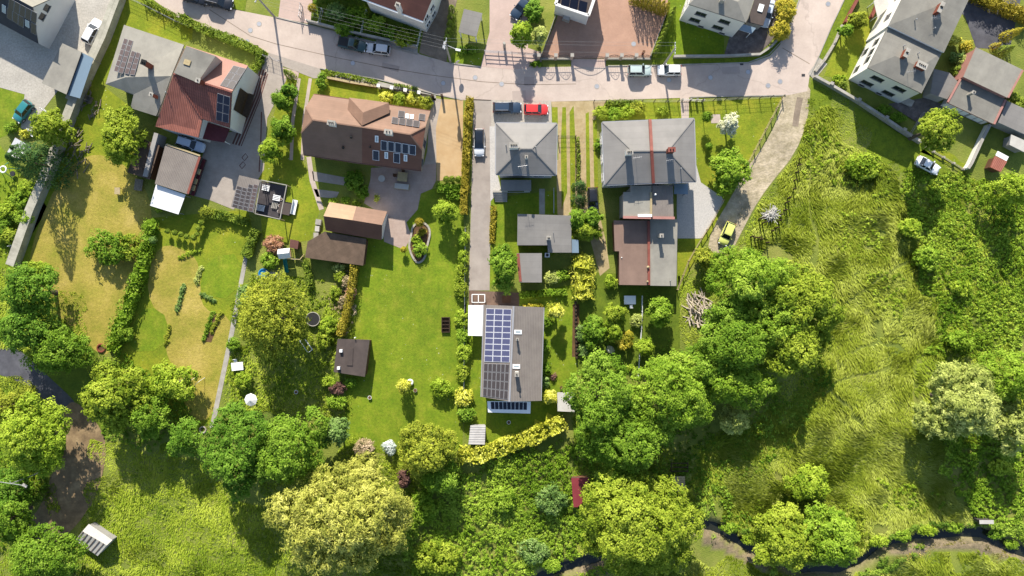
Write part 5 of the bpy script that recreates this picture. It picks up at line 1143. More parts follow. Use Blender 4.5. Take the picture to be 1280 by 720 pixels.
for sx in (-1.35, 1.35): MB().box((x + sx, y + 2.85, z + .93), (.1, 1.6, .1)).build('frame_rail', M['dark_wood'], r0); MB().box((x + sx, y + 2.2, z + .45), (.1, .1, 1.0)).build('frame_post', M['dark_wood'], r0)
# ================================================================== walls and fences
wall('boundary_wall', 'long pale concrete boundary wall of slabs running down the left gardens', [(155, -6), (134, 50), (117, 86), (98, 130), (85, 164), (75, 192), (62, 224), (45, 264), (21, 332)], 1.25, 1.7, M['concrete_old'], cap=M['concrete_old'])
wall('garden_wall', 'low roadside garden wall below the brown roofed house at the top', [(385, 28), (440, 42), (522, 60)], .25, .9, M['concrete'], cap=M['concrete'])
fence('garden_fence', 'thin wire fence on the right side of the top brown roofed house garden', [(522, 60), (529, 30)], 1.2, M['white_frame'], M['white_frame'], 2.2, 'mesh', pw=.08)
fence('garden_fence', 'thin wire fence crossing the shaded garden below the top brown roofed house', [(452, 44), (459, 15)], 1.2, M['white_frame'], M['white_frame'], 2.2, 'mesh', pw=.08)
for i, (qx, ds) in enumerate(((673, 'leftmost'), (694, 'second from the left'), (714, 'left of the double gate'), (757, 'right of the double gate'), (775, 'second from the right'), (793, 'rightmost'))):
    x, y = W(qx, 74); r0 = thing('gate_pillar', 'square pillar of the ornamental road fence, %s' % ds, 'pillar', (x, y, 0), 0, 'pillars of the ornamental fence'); MB().box((x, y, 1.05), (.42, .42, 2.1)).build('shaft', M['pale_paving'], r0); MB().box((x, y, 2.15), (.56, .56, .1)).build('cap', M['concrete'], r0)
def ornate(label, xa, xb, y, gate):
    p, q = W(xa, y), W(xb, y); L = q[0] - p[0] - .5; cx = (p[0] + q[0]) / 2; r0 = thing('double_gate' if gate else 'iron_fence', label, 'gate' if gate else 'fence', (cx, p[1], 0), 0, None if gate else 'arched panels of the ornamental fence')
    z0 = .1 if gate else .55
    if not gate: MB().box((cx, p[1], .25), (L, .3, .5)).build('plinth', M['concrete'], r0)
    mb = MB(); n = 22
    for k in (0, .75): mb.bar((cx - L / 2, p[1], z0 + .15 + k), (cx + L / 2, p[1], z0 + .15 + k), .05, .05)
    arc = lambda t: z0 + .9 + .75 * sin(pi * t)
    for i in range(n):
        a, b2 = i / n, (i + 1) / n; mb.bar((cx - L / 2 + L * a, p[1], arc(a)), (cx - L / 2 + L * b2, p[1], arc(b2)), .05, .05)
    m = int(L / .32)
    for i in range(1, m): mb.bar((cx - L / 2 + L * i / m, p[1], z0), (cx - L / 2 + L * i / m, p[1], arc(i / m)), .02, .02)
    for s_ in (-1, 1):
        for i in range(8):
            a, b2 = pi * i / 8, pi * (i + 1) / 8; mb.bar((cx + s_ * (.35 + .3 * cos(a)), p[1], z0 + .9 + .35 * sin(a)), (cx + s_ * (.35 + .3 * cos(b2)), p[1], z0 + .9 + .35 * sin(b2)), .03, .03)
    mb.build('ironwork', M['iron'], r0)
for a, b2, l in ((673, 694, 'arched iron fence panel at the left end of the ornamental fence'), (694, 714, 'arched iron fence panel just left of the double gate'), (757, 775, 'arched iron fence panel just right of the double gate'), (775, 793, 'arched iron fence panel behind the mint green car'), (793, 815, 'arched iron fence panel at the right end of the ornamental fence')): ornate(l, a, b2, 74, False)
ornate('wide double iron gate with arched top in the ornamental fence', 714, 757, 74, True)
fence('yard_fence', 'grey fence along the left side of the brown paved yard', [(676, 73), (694, 22)], 1.3, M['concrete'], M['concrete'], 2.4, 'solid', pw=.12)
fence('yard_fence', 'pale fence along the right side of the brown paved yard', [(812, 72), (833, 16)], 1.0, M['concrete'], M['concrete'], 2.4, 'solid', pw=.12)
wall('garden_wall', 'low pale wall in front of the white rendered house at the road bend', [(841, 72), (905, 71.5), (948, 69.5), (962, 60), (975, 46)], .25, .8, M['concrete'], cap=M['concrete'])
fence('sliding_gate', 'sliding gate of thin rails across the pale shared drive', [(606, 66), (640, 68), (672, 70)], 1.3, M['steel'], M['steel'], 2.6, 'rails', pw=.1, rails=3)
wall('gate_post_wall', 'short pale gate post wall casting a long shadow on the shared drive', [(630, 57), (631, 60)], .35, 1.9, M['concrete'])
fence('wire_fence', 'wire fence with dark posts in front of the grey house by the road', [(160, -2), (182, 8), (225, 30), (240, 36)], 1.5, M['dark_wood'], M['steel'], 2.6, 'mesh')
fence('gate', 'pair of thin wire gates at the paved driveway entrance', [(332, 72), (340, 74), (352, 79)], 1.5, M['steel'], M['steel'], 1.6, 'mesh')
fence('road_gate', 'slatted gate leaning open beside the small round bush, top', [(378, 8), (376, 24)], 1.5, M['steel'], M['white_frame'], 1.4, 'pickets')
fence('road_fence', 'low picket fence at the corner of the shaded garden by the driveway', [(385, 28), (400, 31), (404, 14)], 1.3, M['white_frame'], M['steel'], 1.8, 'pickets', pw=.12)
wall('front_wall', 'low brown front wall along the brown house lawn', [(410, 98), (440, 104), (471, 109)], .25, .6, M['brick_red'], cap=M['pale_wood'])
for i, (qx, qy) in enumerate(((473, 107), (489.5, 109.5), (506.5, 112.5), (523.5, 115.5))):
    x, y = W(qx, qy, 1.3); r0 = thing('wall_pillar', 'white capped pillar of the brown house front wall, %s from the left' % ('first', 'second', 'third', 'fourth')[i], 'pillar', (x, y, 0), radians(-10), 'white pillars of the front wall')
    MB().box((x, y, .65), (.4, .4, 1.3), radians(-10)).build('shaft', M['white_wall'], r0); MB().box((x, y, 1.35), (.55, .55, .1), radians(-10)).build('cap', M['white_wall'], r0)
fence('front_fence', 'dark slatted fence between the white capped pillars', [(474, 110), (523, 118), (540, 121)], 1.1, M['dark_wood'], M['dark_wood'], 2.0, 'boards')
for qx, l in ((541.5, 'dark gate post left of the narrow paved drive, nearest the road'), (553, 'dark gate post between the paved drive and the sand drive')):
    x, y = W(qx, 122); o = MB().box((0, 0, .8), (.35, .35, 1.6)).build('gate_post', M['dark_wood']); o.location = (x, y, 0); tag(o, l, 'post')
fence('yard_gate', 'dark mesh gate across the two-track grass drive', [(697, 172), (719, 172)], 1.6, M['iron'], M['iron'], 2.0, 'mesh', pw=.12)
fence('side_fence', 'thin dark fence along the right of the two-track grass drive', [(719, 172), (719.5, 225)], 1.2, M['dark_wood'], M['dark_wood'], 2.2, 'mesh', pw=.08)
fence('board_fence', 'pale green board fence along the road side of the double house lawn', [(742, 128), (862, 127.5), (935, 124), (977, 121.5)], 1.5, M['iron'], M['concrete'], 2.1, 'mesh', pw=.1)
fence('garden_gate', 'pale picket gate at the top right corner of the double house', [(852, 126), (862, 126), (878, 127)], 1.2, M['concrete'], M['white_frame'], 1.3, 'pickets', pw=.25)
fence('lane_fence', 'pale wooden rail fence along the dirt lane beside the blossom tree', [(977, 122), (956, 162), (935, 202), (918, 232)], 1.2, M['pale_wood'], M['pale_wood'], 2.1, 'rails', pw=.14, rails=2)
fence('lane_fence', 'pale wooden fence between the white path and the lime car', [(903, 251), (890, 276), (876, 298), (860, 326), (846, 362)], 1.1, M['pale_wood'], M['pale_wood'], 2.1, 'rails', pw=.12, rails=2)
for i, (qx, qy, hh) in enumerate(((998, 199, .9), (996.5, 207, 1.3), (994.5, 216, 1.0), (992.5, 226, .8), (990.5, 237, 1.2), (984, 248, 1.4), (981, 254, 1.6), (979.5, 263, 1.1), (975, 268, .9), (948, 274, 2.2), (952, 279, 1.5), (938, 296, 1.8), (942.5, 297, 1.5), (946.5, 297, 1.6), (950, 299, 1.4), (964, 288, 1.0), (969, 285, 1.3), (957, 303, 1.2), (972, 276, 1.5))):
    x, y = W(qx, qy); z = zg1(x, y); hh *= 1.35; a, b2 = random.uniform(-.12, .12), random.uniform(-.1, .1); o = MB().tube((0, 0, -.2), (a, b2, hh), .13, .1, 7).build('fence_post', M['dark_wood'], None, True); o.location = (x, y, z)
    tag(o, 'weathered old fence post in the broken row right of the dirt lane', 'post', 'old posts beside the lane')
wall('lane_wall', 'grey stone wall with pale pillars below the long white house garden', [(1016, 97), (1036, 108), (1070, 128), (1098, 146), (1126, 165), (1148, 179)], .3, 1.0, M['stone'], cap=M['concrete'])
for i, (qx, qy, l) in enumerate(((1036, 107, 'near the dirt lane'), (1070, 127, 'in the middle of the wall'), (1104, 149, 'left of the round tree'), (1126, 164, 'under the round tree'))):
    x, y = W(qx, qy); o = MB().box((0, 0, .7), (.5, .5, 1.4), radians(-30)).build('wall_pillar', M['concrete']); o.location = (x, y, 0); tag(o, 'pale pillar of the grey stone wall, %s' % l, 'pillar', 'pillars of the stone wall')
wall('stone_edge', 'row of white stones edging the garden beside the road junction', [(1052, 32), (1042, 55), (1030, 75), (1018, 90)], .4, .45, M['stone'])
wall('brick_wall', 'red brick garden wall beside the road at the top right', [(1072, -4), (1062, 14), (1054, 30)], .3, .9, M['brick_red'], cap=M['red_metal'])
wall('brick_wall', 'second red brick wall nearer the long white house', [(1098, -4), (1091, 14), (1086, 24)], .3, .9, M['brick_red'], cap=M['red_metal'])
wall('garden_wall', 'white retaining wall below the lower garage, right side', [(1231, 158), (1222, 175), (1208, 206), (1204, 212)], .35, 1.3, M['white_wall'], cap=M['concrete'])
fence('garden_fence', 'low stone fence behind the white car parked on the grass', [(1153, 183), (1178, 197), (1203, 212)], .6, M['stone'], M['stone'], 1.6, 'rails', pw=.3)
fence('yard_fence', 'pale fence along the left side of the front garage yard', [(1152, 142), (1136, 168)], 1.0, M['concrete'], M['concrete'], 2.0, 'rails')
fence('plank_fence', 'fence of spaced dark boards between the solar bungalow lawn and the shrubs', [(719, 378), (719.5, 412), (720, 446)], 1.0, M['dark_wood'], M['concrete'], .62, 'rails', pw=.3, rails=1)
fence('garden_fence', 'thin wire fence between the wide lawn and the solar bungalow', [(582, 285), (581, 400), (580, 505)], 1.3, M['steel'], M['steel'], 2.6, 'mesh', pw=.07)
fence('garden_fence', 'thin fence up the narrow strip right of the hipped roof house', [(692, 236), (692, 267)], 1.2, M['steel'], M['steel'], 2.0, 'rails', pw=.07)
fence('garden_fence', 'white rail fence in the shaded garden behind the garages', [(802, 370), (802, 390), (800, 430), (797, 470)], .9, M['white_frame'], M['white_frame'], 2.4, 'rails', pw=.08)
fence('trellis', 'curved white rail over the paved terrace near the teal car', [(56, 137), (66, 144), (83, 153)], 1.2, M['white_frame'], M['white_frame'], 1.5, 'rails')

# ================================================================== poles and wires
def pole(label, base, h, name='power_pole', arms=True, rz=0.0):
    x, y = W(*base); r0 = thing(name, label, 'pole', (x, y, 0), rz)
    MB().tube((0, 0, -.3), (0, 0, h), .19, .12, 10).build('shaft', M['concrete'], r0, True, True)
    if arms:
        MB().bar((-.9, 0, h - .3), (.9, 0, h - .3), .12, .12).build('cross_arm', M['steel'], r0, False, True)
        for t in (-.8, -.3, .3, .8): MB().tube((t, 0, h - .25), (t, 0, h + .02), .07, .05, 8).build('insulator', M['plastic_white'], r0, True, True)
    return r0, np.array((x, y, h))
p1, t1 = pole('concrete power pole leaning out over the top road near the black car', (343, 21), 8.4, rz=radians(70))
p2, t2 = pole('concrete power pole with equipment boxes at the middle of the road', (563, 77), 9.0, rz=radians(80))
p3, t3 = pole('concrete power pole beside the white car at the roadside', (829, 82), 9.0, rz=radians(90))
for z, d in ((7.6, .35), (7.9, -.3)): MB().box((d, .25, z), (.45, .4, .7)).build('equipment_box', M['steel'], p2, False, True)
x, y, _ = t2
MB().bar((0, -.1, 8.2), (-.45, -1.75, 8.5), .07, .07).build('lamp_arm', M['steel'], p2, False, True); MB().box((-.5, -2.0, 8.5), (.32, .75, .14)).build('lamp_head', M['plastic_white'], p2, False, True)
def wire(a, b, label, sag, grp):
    a, b = np.array(a), np.array(b); mb = MB(); n = 14; P = [a + (b - a) * i / n - np.array((0, 0, sag * 4 * (i / n) * (1 - i / n))) for i in range(n + 1)]
    for i in range(n): mb.tube(P[i], P[i + 1], .009, .009, 5)
    o = mb.build('power_line', M['wire_grey']); o.data.transform(__import__('mathutils').Matrix.Translation(-P[0])); o.location = P[0]; tag(o, label, 'wire', grp)
for k, off in enumerate((-.8, -.3, .3, .8)):
    wire(t1 + (off * .34, off * .94, -.05), t2 + (off * .17, off * .98, -.05), 'one of four parallel overhead wires crossing the shaded garden at the top', .5, 'overhead wires left of the middle pole')
for k, off in enumerate((-.8, .3, .8)):
    wire(t2 + (off * .17, off * .98, -.05), t3 + (0, off, -.05), 'one of three overhead wires running right from the middle pole', .5, 'overhead wires right of the middle pole')
x, y = W(573, 83); r0 = thing('road_sign', 'round sign on a thin post beside the middle power pole', 'sign', (x, y, 0), radians(35))
MB().tube((0, 0, -.1), (0, 0, 2.5), .035, .035).build('post', M['steel'], r0, False, True); MB().tube((0, -.02, 2.35), (0, .03, 2.35), .45, .45, 24).build('sign_plate', M['steel'], r0, False, True)
x, y = W(51, 590); r0 = thing('street_lamp', 'street lamp with a bracket arm rising from the trees at the lower left', 'lamp', (x, y, 0), 0)
MB().tube((x, y, -.2), (x, y, 7.2), .1, .07, 10).build('pole', M['alu'], r0, True)
a = A(12, 601, 7.2); MB().tube((x, y, 7.1), (a[0], a[1], 7.2), .06, .05).build('arm', M['alu'], r0)
b2 = A(31, 607, 7.4); MB().tube((x - 2.6, y + .4, 7.15), (b2[0], b2[1], 7.4), .05, .05).build('lamp_arm', M['alu'], r0); MB().box((b2[0], b2[1], 7.4), (.75, .4, .16), -.5).build('lamp_head', M['concrete'], r0)

# ================================================================== manholes
for qx, qy, l in ((324, 30, 'upper of the pair near the top left pole'), (313, 38, 'lower of the pair near the top left pole'), (309, 52, 'close to the hedge by the road'), (441, 79, 'below the dark green pickup'), (554, 104, 'left of the middle pole shadow'), (594, 97, 'right of the middle pole shadow'), (746, 108, 'below the double iron gate'),
                  (792, 55, 'in the brown paved yard'), (888, 97, 'in the road before the bend, left one'), (935, 90, 'in the road before the bend, right one'), (960, 107, 'at the bend, left of two'), (975, 102, 'at the bend, right of two'), (1035, 5, 'on the side road at the top'), (836, 100, 'below the white car at the roadside'), (627, 105, 'above the dark blue parked car')):
    x, y = W(qx, qy); r0 = thing('manhole_cover', 'round iron manhole cover ' + l, 'manhole', (x, y, .027), 0, 'manhole covers in the road')
    MB().tube((x, y, .03), (x, y, .052), .42, .42, 24).build('rim_ring', M['concrete'], r0); MB().tube((x, y, .035), (x, y, .058), .34, .34, 24).build('lid', M['steel'], r0)
for qx, qy, l in ((927, 80, 'by the verge before the bend'), (1004, 94, 'at the right of the junction')):
    x, y = W(qx, qy); o = MB().box((0, 0, .02), (.55, .4, .03)).build('drain_grate', M['iron']); o.location = (x, y, .03); tag(o, 'dark square drain grate ' + l, 'drain')

# ================================================================== cars
P_ = lambda n: M['paint_' + n]
car('white hatchback parked against the concrete wall, upper left', 115, 39, -62, P_('white'), 'hatch', 4.4)
car('teal hatchback parked at the edge of the pale yard, left side', 28, 139, 128, P_('teal'), 'hatch', 3.9, 1.7)
car('long pale blue van between the red house and the dark garage', 238, 180, 18, P_('iceblue'), 'suv', 4.7)
car('black off-road car parked on the top verge left of the power pole', 274, 2, 14, P_('black'), 'suv', 4.5, 1.9, 1.8)
car('black car cut off by the top edge, left of the off-road car', 243, -4, 14, P_('black'), 'suv', 4.6, 1.9, 1.8)
car('dark green pickup parked along the top road', 440, 55, 13, P_('pine'), 'pickup', 4.7, 1.85, 1.75)
car('silver hatchback parked behind the dark green pickup', 473, 61, 187, P_('silver'), 'hatch', 3.9, 1.72)
car('navy sedan parked on the pale shared drive, top edge', 652, 8, 128, P_('navy'), 'sedan', 4.6)
car('dark blue estate car parked before the hipped roof house', 634, 134.5, 0, P_('navy'), 'suv', 4.7, 1.85, 1.5)
car('bright red hatchback parked before the hipped roof house', 670, 136.5, 1, P_('red'), 'hatch', 4.0, 1.75)
car('white car with black glass roof in the narrow lane left of the hipped roof house', 599, 178, 90, P_('pearl'), 'hatch', 4.5, roof=M['car_glass'])
car('pale mint green estate parked along the road by the iron fence', 799.5, 88, 0, P_('mint'), 'suv', 3.9, 1.75, 1.7)
car('small white hatchback parked along the road by the power pole', 837, 87.5, 180, P_('white'), 'hatch', 3.9, 1.75, 1.6)
car('pale blue sedan in the dark gravel yard behind golden shrubs', 959, 16, 104, P_('iceblue'), 'sedan', 4.6)
car('lime yellow hatchback parked at the end of the dirt lane', 909, 292, 113, P_('lime'), 'hatch', 3.9, 1.72)
car('white sedan parked on the grass below the stone wall, right side', 1160.5, 206.5, 28, P_('white'), 'sedan', 4.1, 1.7, 1.42)
car('black car half hidden by conifers on the sandy drive', 741.5, 250, 88, P_('black'), 'hatch', 4.2)

# ================================================================== garden things
def at(qx, qy, h=0.0): x, y = W(qx, qy, h); return x, y, zg1(x, y)
def table(label, qx, qy, w, d, ang, mat, h=.74, group=None):
    x, y, z = at(qx, qy, h); r0 = thing('garden_table', label, 'table', (x, y, z), radians(-ang), group); MB().box((0, 0, h - .03), (w, d, .06)).build('tabletop', mat, r0, False, True)
    for sx in (-1, 1):
        for sy in (-1, 1): MB().box((sx * (w / 2 - .08), sy * (d / 2 - .08), (h - .06) / 2), (.07, .07, h - .06)).build('leg', mat, r0, False, True)
def chair(label, qx, qy, ang, mat, group=None, s=.5):
    x, y, z = at(qx, qy, .5); r0 = thing('garden_chair', label, 'chair', (x, y, z), radians(-ang), group); MB().box((0, 0, .44), (s, s, .05)).build('seat', mat, r0, False, True); MB().box((-s / 2, 0, .72), (.05, s, .5)).build('backrest', mat, r0, False, True)
    for sx in (-1, 1):
        for sy in (-1, 1): MB().box((sx * s * .42, sy * s * .42, .21), (.05, .05, .42)).build('leg', mat, r0, False, True)
table('white garden table alone on the grass strip, left middle', 296.5, 458, 1.9, 1.3, -6, M['plastic_white']); chair('white garden chair beside the lone white table', 294, 451, 80, M['plastic_white'])
x, y, z = at(115 * 0 + 147, 239, .8); table('cream side table on the dry lawn beside the brown shed', 146.5, 238.5, .9, 1.1, 0, M['pale_wood'], .8)
table('low white table with boxes beside the brown shed', 173, 231, 1.3, 1.9, 8, M['old_wood'], .6)
table('white table in the shade behind the rust-brown garage roof', 787.5, 375, 1.9, 1.4, 0, M['plastic_white']); chair('white chair left of the shaded table behind the garages', 782, 377, 0, M['plastic_white']); chair('white chair below the shaded table behind the garages', 789, 383, 270, M['plastic_white'])
table('brown table on the deck above the solar bungalow', 633, 374, 1.4, 1.2, 0, M['brown_wall'])
r0 = thing('deck_pergola', 'white rectangular frame over the deck above the solar bungalow', 'frame', (*W(598, 372), 0), 0)
for a, b2 in (((590, 368), (606, 368)), ((606, 368), (606, 378)), ((606, 378), (590, 378)), ((590, 378), (590, 368)), ((598, 368), (598, 378))): MB().bar(A(*a, .9), A(*b2, .9), .12, .08).build('beam', M['white_frame'], r0)
for a in ((590, 368), (606, 368), (606, 378), (590, 378)): q = A(*a, .86); MB().tube((q[0], q[1], 0), q, .05, .05).build('leg', M['white_frame'], r0)
table('dark patio table on the terrace below the brown house', 503, 221, 1.6, 1.5, 6, M['pale_wood']); chair('dark chair by the patio table below the brown house', 494, 219, 0, M['brown_wall']); chair('second dark chair on the upper side of the patio table', 504, 214, 90, M['brown_wall'])
x, y, z = at(502, 233, .5); r0 = thing('garden_sofa', 'pale cushioned sofa on the terrace below the brown house', 'sofa', (x, y, z), radians(-6)); MB().box((0, 0, .25), (2.4, .9, .4)).build('base', M['pale_wood'], r0, False, True); MB().box((0, 0, .48), (2.3, .85, .12)).build('cushion', M['shed_white'], r0, False, True)
x, y, z = at(478, 224); r0 = thing('round_table', 'round pale table at the left of the terrace', 'table', (x, y, z), 0); MB().tube((x, y, .7), (x, y, .76), .55, .55, 24).build('tabletop', M['shed_white'], r0); MB().tube((x, y, 0), (x, y, .7), .06, .05).build('leg', M['steel'], r0)
# parasol, sail shade, drying rack
x, y, z = at(313, 500, 2.2); r0 = thing('parasol', 'white parasol with pale blue side near the bushes at left', 'parasol', (x, y, z), 0); mb = MB(); n = 8
for i in range(n):
    a, b2 = 2 * pi * i / n, 2 * pi * (i + 1) / n; mb.poly([(x, y, z + 2.5), (x + 1.05 * cos(a), y + 1.05 * sin(a), z + 2.0), (x + 1.05 * cos(b2), y + 1.05 * sin(b2), z + 2.0)])
mb.build('canopy', M['white_tarp'], r0); MB().tube((x, y, z), (x, y, z + 2.55), .03, .03).build('pole', M['alu'], r0); MB().tube((x, y, z), (x, y, z + .1), .35, .35, 16).build('base', M['concrete'], r0)
r0 = thing('shade_sail', 'white shade sail stretched over the left garden', 'shade sail', (*W(24, 184), 0), 0); Q = [A(19, 172, 2.4), A(40, 184, 2.1), A(24, 199, 1.9), A(8, 192, 2.3)]
cc = sum(np.array(q) for q in Q) / 4 - (0, 0, .25); mb = MB()
for i in range(4): mb.poly([cc, Q[i], Q[(i + 1) % 4]])
mb.build('sail', M['white_tarp'], r0)
for q in Q: MB().tube((q[0], q[1], 0), q, .05, .05).build('post', M['wood'], r0)
x, y, z = at(14, 214); r0 = thing('swing_frame', 'garden swing frame with a round white top at the left edge', 'swing', (x, y, z), 0); MB().ring((x, y, 1.9), .5, .12, 20, 6).build('top_ring', M['plastic_white'], r0)
for a in (.3, 1.9, 3.5, 5.1): MB().tube((x + .45 * cos(a), y + .45 * sin(a), 1.9), (x + 1.5 * cos(a), y + 1.5 * sin(a), 0), .05, .05).build('leg', M['teal_plastic'], r0)
MB().tube((x + .6, y - .5, .5), (x + .6, y - .5, .56), .45, .45, 16).build('seat', M['black_plastic'], r0)
x, y, z = at(40, 167); r0 = thing('garden_bench', 'white slatted bench with dark gaps below the teal car', 'bench', (x, y, z), radians(-30)); mb = MB()
for i in range(4): mb.box((0, (i - 1.5) * .2, .42), (1.3, .12, .05))
mb.build('seat', M['plastic_white'], r0, False, True); MB().box((0, .42, .65), (1.3, .05, .45)).build('backrest', M['plastic_white'], r0, False, True)
for sx in (-.55, .55): MB().box((sx, 0, .2), (.08, .7, .4)).build('leg', M['plastic_white'], r0, False, True)
x, y, z = at(19, 310); r0 = thing('garden_chair', 'black and white folding chair among bushes beside the concrete wall', 'chair', (x, y, z), .3); MB().box((0, 0, .45), (1.1, .8, .08)).build('seat', M['black_plastic'], r0, False, True); MB().box((0, .4, .75), (1.1, .06, .6)).build('backrest', M['plastic_white'], r0, False, True)
for sx in (-.45, .45): MB().box((sx, 0, .22), (.06, .7, .44)).build('leg', M['plastic_white'], r0, False, True)
# trampoline, frame goal, raised beds, pots
x, y, z = at(391, 399, .9); r0 = thing('trampoline', 'round black trampoline with a white rim beside the olive tree', 'trampoline', (x, y, z), 0); MB().tube((x, y, z + .82), (x, y, z + .85), 1.05, 1.05, 28).build('mat', M['black_plastic'], r0); MB().ring((x, y, z + .86), 1.12, .06, 28, 6).build('rim', M['concrete'], r0)
for a in (.5, 2.1, 3.6, 5.2): MB().tube((x + 1.1 * cos(a), y + 1.1 * sin(a), z), (x + 1.1 * cos(a), y + 1.1 * sin(a), z + .85), .04, .04).build('leg', M['steel'], r0)
r0 = thing('goal_frame', 'white rectangular goal frame lying in the grass near the trampoline', 'frame', (*W(382, 432), 0), 0); Q = [(374.5, 426), (380, 422.5), (390.5, 437), (385, 441)]
for i in range(4): MB().tube(A(*Q[i], .3), A(*Q[(i + 1) % 4], .3), .06, .06).build('bar', M['plastic_white'], r0)
for q in Q: p = A(*q, .3); MB().tube((p[0], p[1], 0), p, .05, .05).build('foot', M['plastic_white'], r0)
x, y, z = at(557, 406, .4); r0 = thing('raised_planter', 'dark crate frame with open compartments on the wide lawn', 'planter', (x, y, z), 0)
for sx in (-.62, .62): MB().box((sx, 0, .25), (.12, 2.5, .5)).build('side_board', M['dark_wood'], r0, False, True)
for sy in (-1.2, -.6, 0, .6, 1.2): MB().box((0, sy, .24), (1.2, .1, .46)).build('cross_board', M['dark_wood'], r0, False, True)
MB().box((0, 0, .06), (1.2, 2.4, .1)).build('potting_soil', M['soil'], r0, False, True)
x, y, z = at(512.5, 478, .6); r0 = thing('ring_planter', 'white ring planter with dark middle beside the yellow round shrub', 'planter', (x, y, z), 0); MB().ring((x, y, .45), .38, .17, 24, 8).build('ring', M['plastic_white'], r0, True); MB().tube((x, y, 0), (x, y, .45), .3, .38, 16).build('pot', M['plastic_white'], r0, True); MB().tube((x, y, .4), (x, y, .47), .25, .25, 16).build('potting_soil', M['soil'], r0)
for qx, qy, l in ((462, 497, 'white pot at the lower left corner of the wide lawn'), (519, 488, 'grey stone pot beside the yellow round shrub'), (370, 490, 'white ring pot in the shade right of the parasol'), (636, 528, 'white pot behind the yellow hedge, by the bungalow'), (702, 485, 'black pot above the pale grey shed')):
    x, y, z = at(qx, qy, .4); r0 = thing('planter_pot', l, 'pot', (x, y, z), 0); mt = M['black_plastic'] if 'black' in l else M['plastic_white'] if 'white' in l else M['stone']; MB().tube((x, y, z), (x, y, z + .4), .22, .32, 14).build('pot_body', mt, r0, True); MB().tube((x, y, z + .37), (x, y, z + .41), .26, .26, 14).build('potting_soil', M['soil'], r0)
x, y, z = at(127, 435); r0 = thing('fire_pit', 'round brown fire pit ring at the foot of the dry lawn', 'fire pit', (x, y, z), 0); MB().ring((x, y, .15), .62, .16, 20, 6).build('stone_ring', M['brick_red'], r0); MB().tube((x, y, 0), (x, y, .08), .5, .5, 16).build('ash', M['soil'], r0)
x, y, z = at(254, 537); r0 = thing('stone_ring', 'white stone ring at the end of the garden path, lower left', 'ring', (x, y, z), 0); MB().ring((x, y, .15), .5, .12, 18, 6).build('stones', M['stone'], r0)
r0 = thing('plant_hoops', 'row of thin white plant hoops at the foot of the yellowed garden', 'plant hoops', (*W(236, 478), 0), 0)
for i in range(3):
    a, b2 = W(222 + i * 12, 486), W(232 + i * 12, 472); mb = MB(); P = [(a[0] + (b2[0] - a[0]) * t, a[1] + (b2[1] - a[1]) * t, 2.2 * sin(pi * t)) for t in [k / 10 for k in range(11)]]
    for k in range(10): mb.tube(P[k], P[k + 1], .035, .035, 6)
    mb.build('hoop', M['plastic_white'], r0)
# playhouse with slide and swing, paddling pool
x, y, z = at(355.5, 317, 2); r0 = thing('playhouse', 'white play tower with a teal slide beside the dark brown lean-to', 'playhouse', (x, y, z), radians(6))
V = [np.array(p) for p in ((-.95, -.8, 2.1), (.95, -.8, 2.1), (.95, .8, 2.1), (-.95, .8, 2.1), (-.95, 0, 2.7), (.95, 0, 2.7))]; mb = MB(); mb.add(V, [[0, 1, 5, 4], [4, 5, 2, 3], [0, 4, 3], [1, 2, 5]]); mb.build('roof', M['white_tarp'], r0, False, True)
for sx in (-.8, .8):
    for sy in (-.7, .7): MB().box((sx, sy, 1.05), (.1, .1, 2.1)).build('post', M['pale_wood'], r0, False, True)
MB().box((0, 0, 1.0), (1.7, 1.5, .08)).build('platform', M['wood'], r0, False, True)
mb = MB(); mb.bar((-.3, -.8, 1.05), (-.45, -3.0, .15), .5, .05); mb.build('slide', M['teal_plastic'], r0, False, True)
for s_ in (-.27, .27): MB().bar((-.3 + s_, -.8, 1.15), (-.45 + s_, -3.0, .25), .06, .2).build('slide_rim', M['teal_plastic'], r0, False, True)
MB().bar((0, -.8, 2.0), (2.4, -1.2, 2.0), .12, .12).build('swing_beam', M['pale_wood'], r0, False, True)
for sy in (-.7, .9): MB().tube((2.4, -1.2, 2.0), (2.6, -1.2 + sy, 0), .06, .06).build('swing_leg', M['pale_wood'], r0, False, True)
for t in (.9, 1.5): MB().tube((t, -.95, 2.0), (t, -.95, .5), .012, .012, 4).build('swing_rope', M['steel'], r0, False, True)
MB().box((1.2, -.95, .5), (.7, .2, .05)).build('swing_seat', M['teal_plastic'], r0, False, True)
x, y, z = at(330, 342); r0 = thing('paddling_pool', 'round blue paddling pool near the slide', 'pool', (x, y, z), 0); MB().ring((x, y, .22), .72, .16, 24, 8).build('rim', M['blue_plastic'], r0, True); MB().tube((x, y, .02), (x, y, .24), .68, .68, 24).build('pool_floor', M['pool_water'], r0)
sheet('garden_path', smooth_poly([(318, 344), (345, 338), (352, 350), (336, 358), (322, 352)], 1), z2, M['cobble'])
x, y, z = at(397, 290); r0 = thing('tarp_stack', 'pale wrapped stack left of the tan garage roof', 'stack', (x, y, z), radians(-100)); 
for i, (a, w_) in enumerate(((-1.6, .9), (-.5, .7), (.6, .8), (1.5, .6))): MB().box((a, 0, .35), (.9, w_, .7 - .1 * i), .1 * i).build('bundle', M['shed_white'] if i % 2 else M['concrete'], r0, False, True)
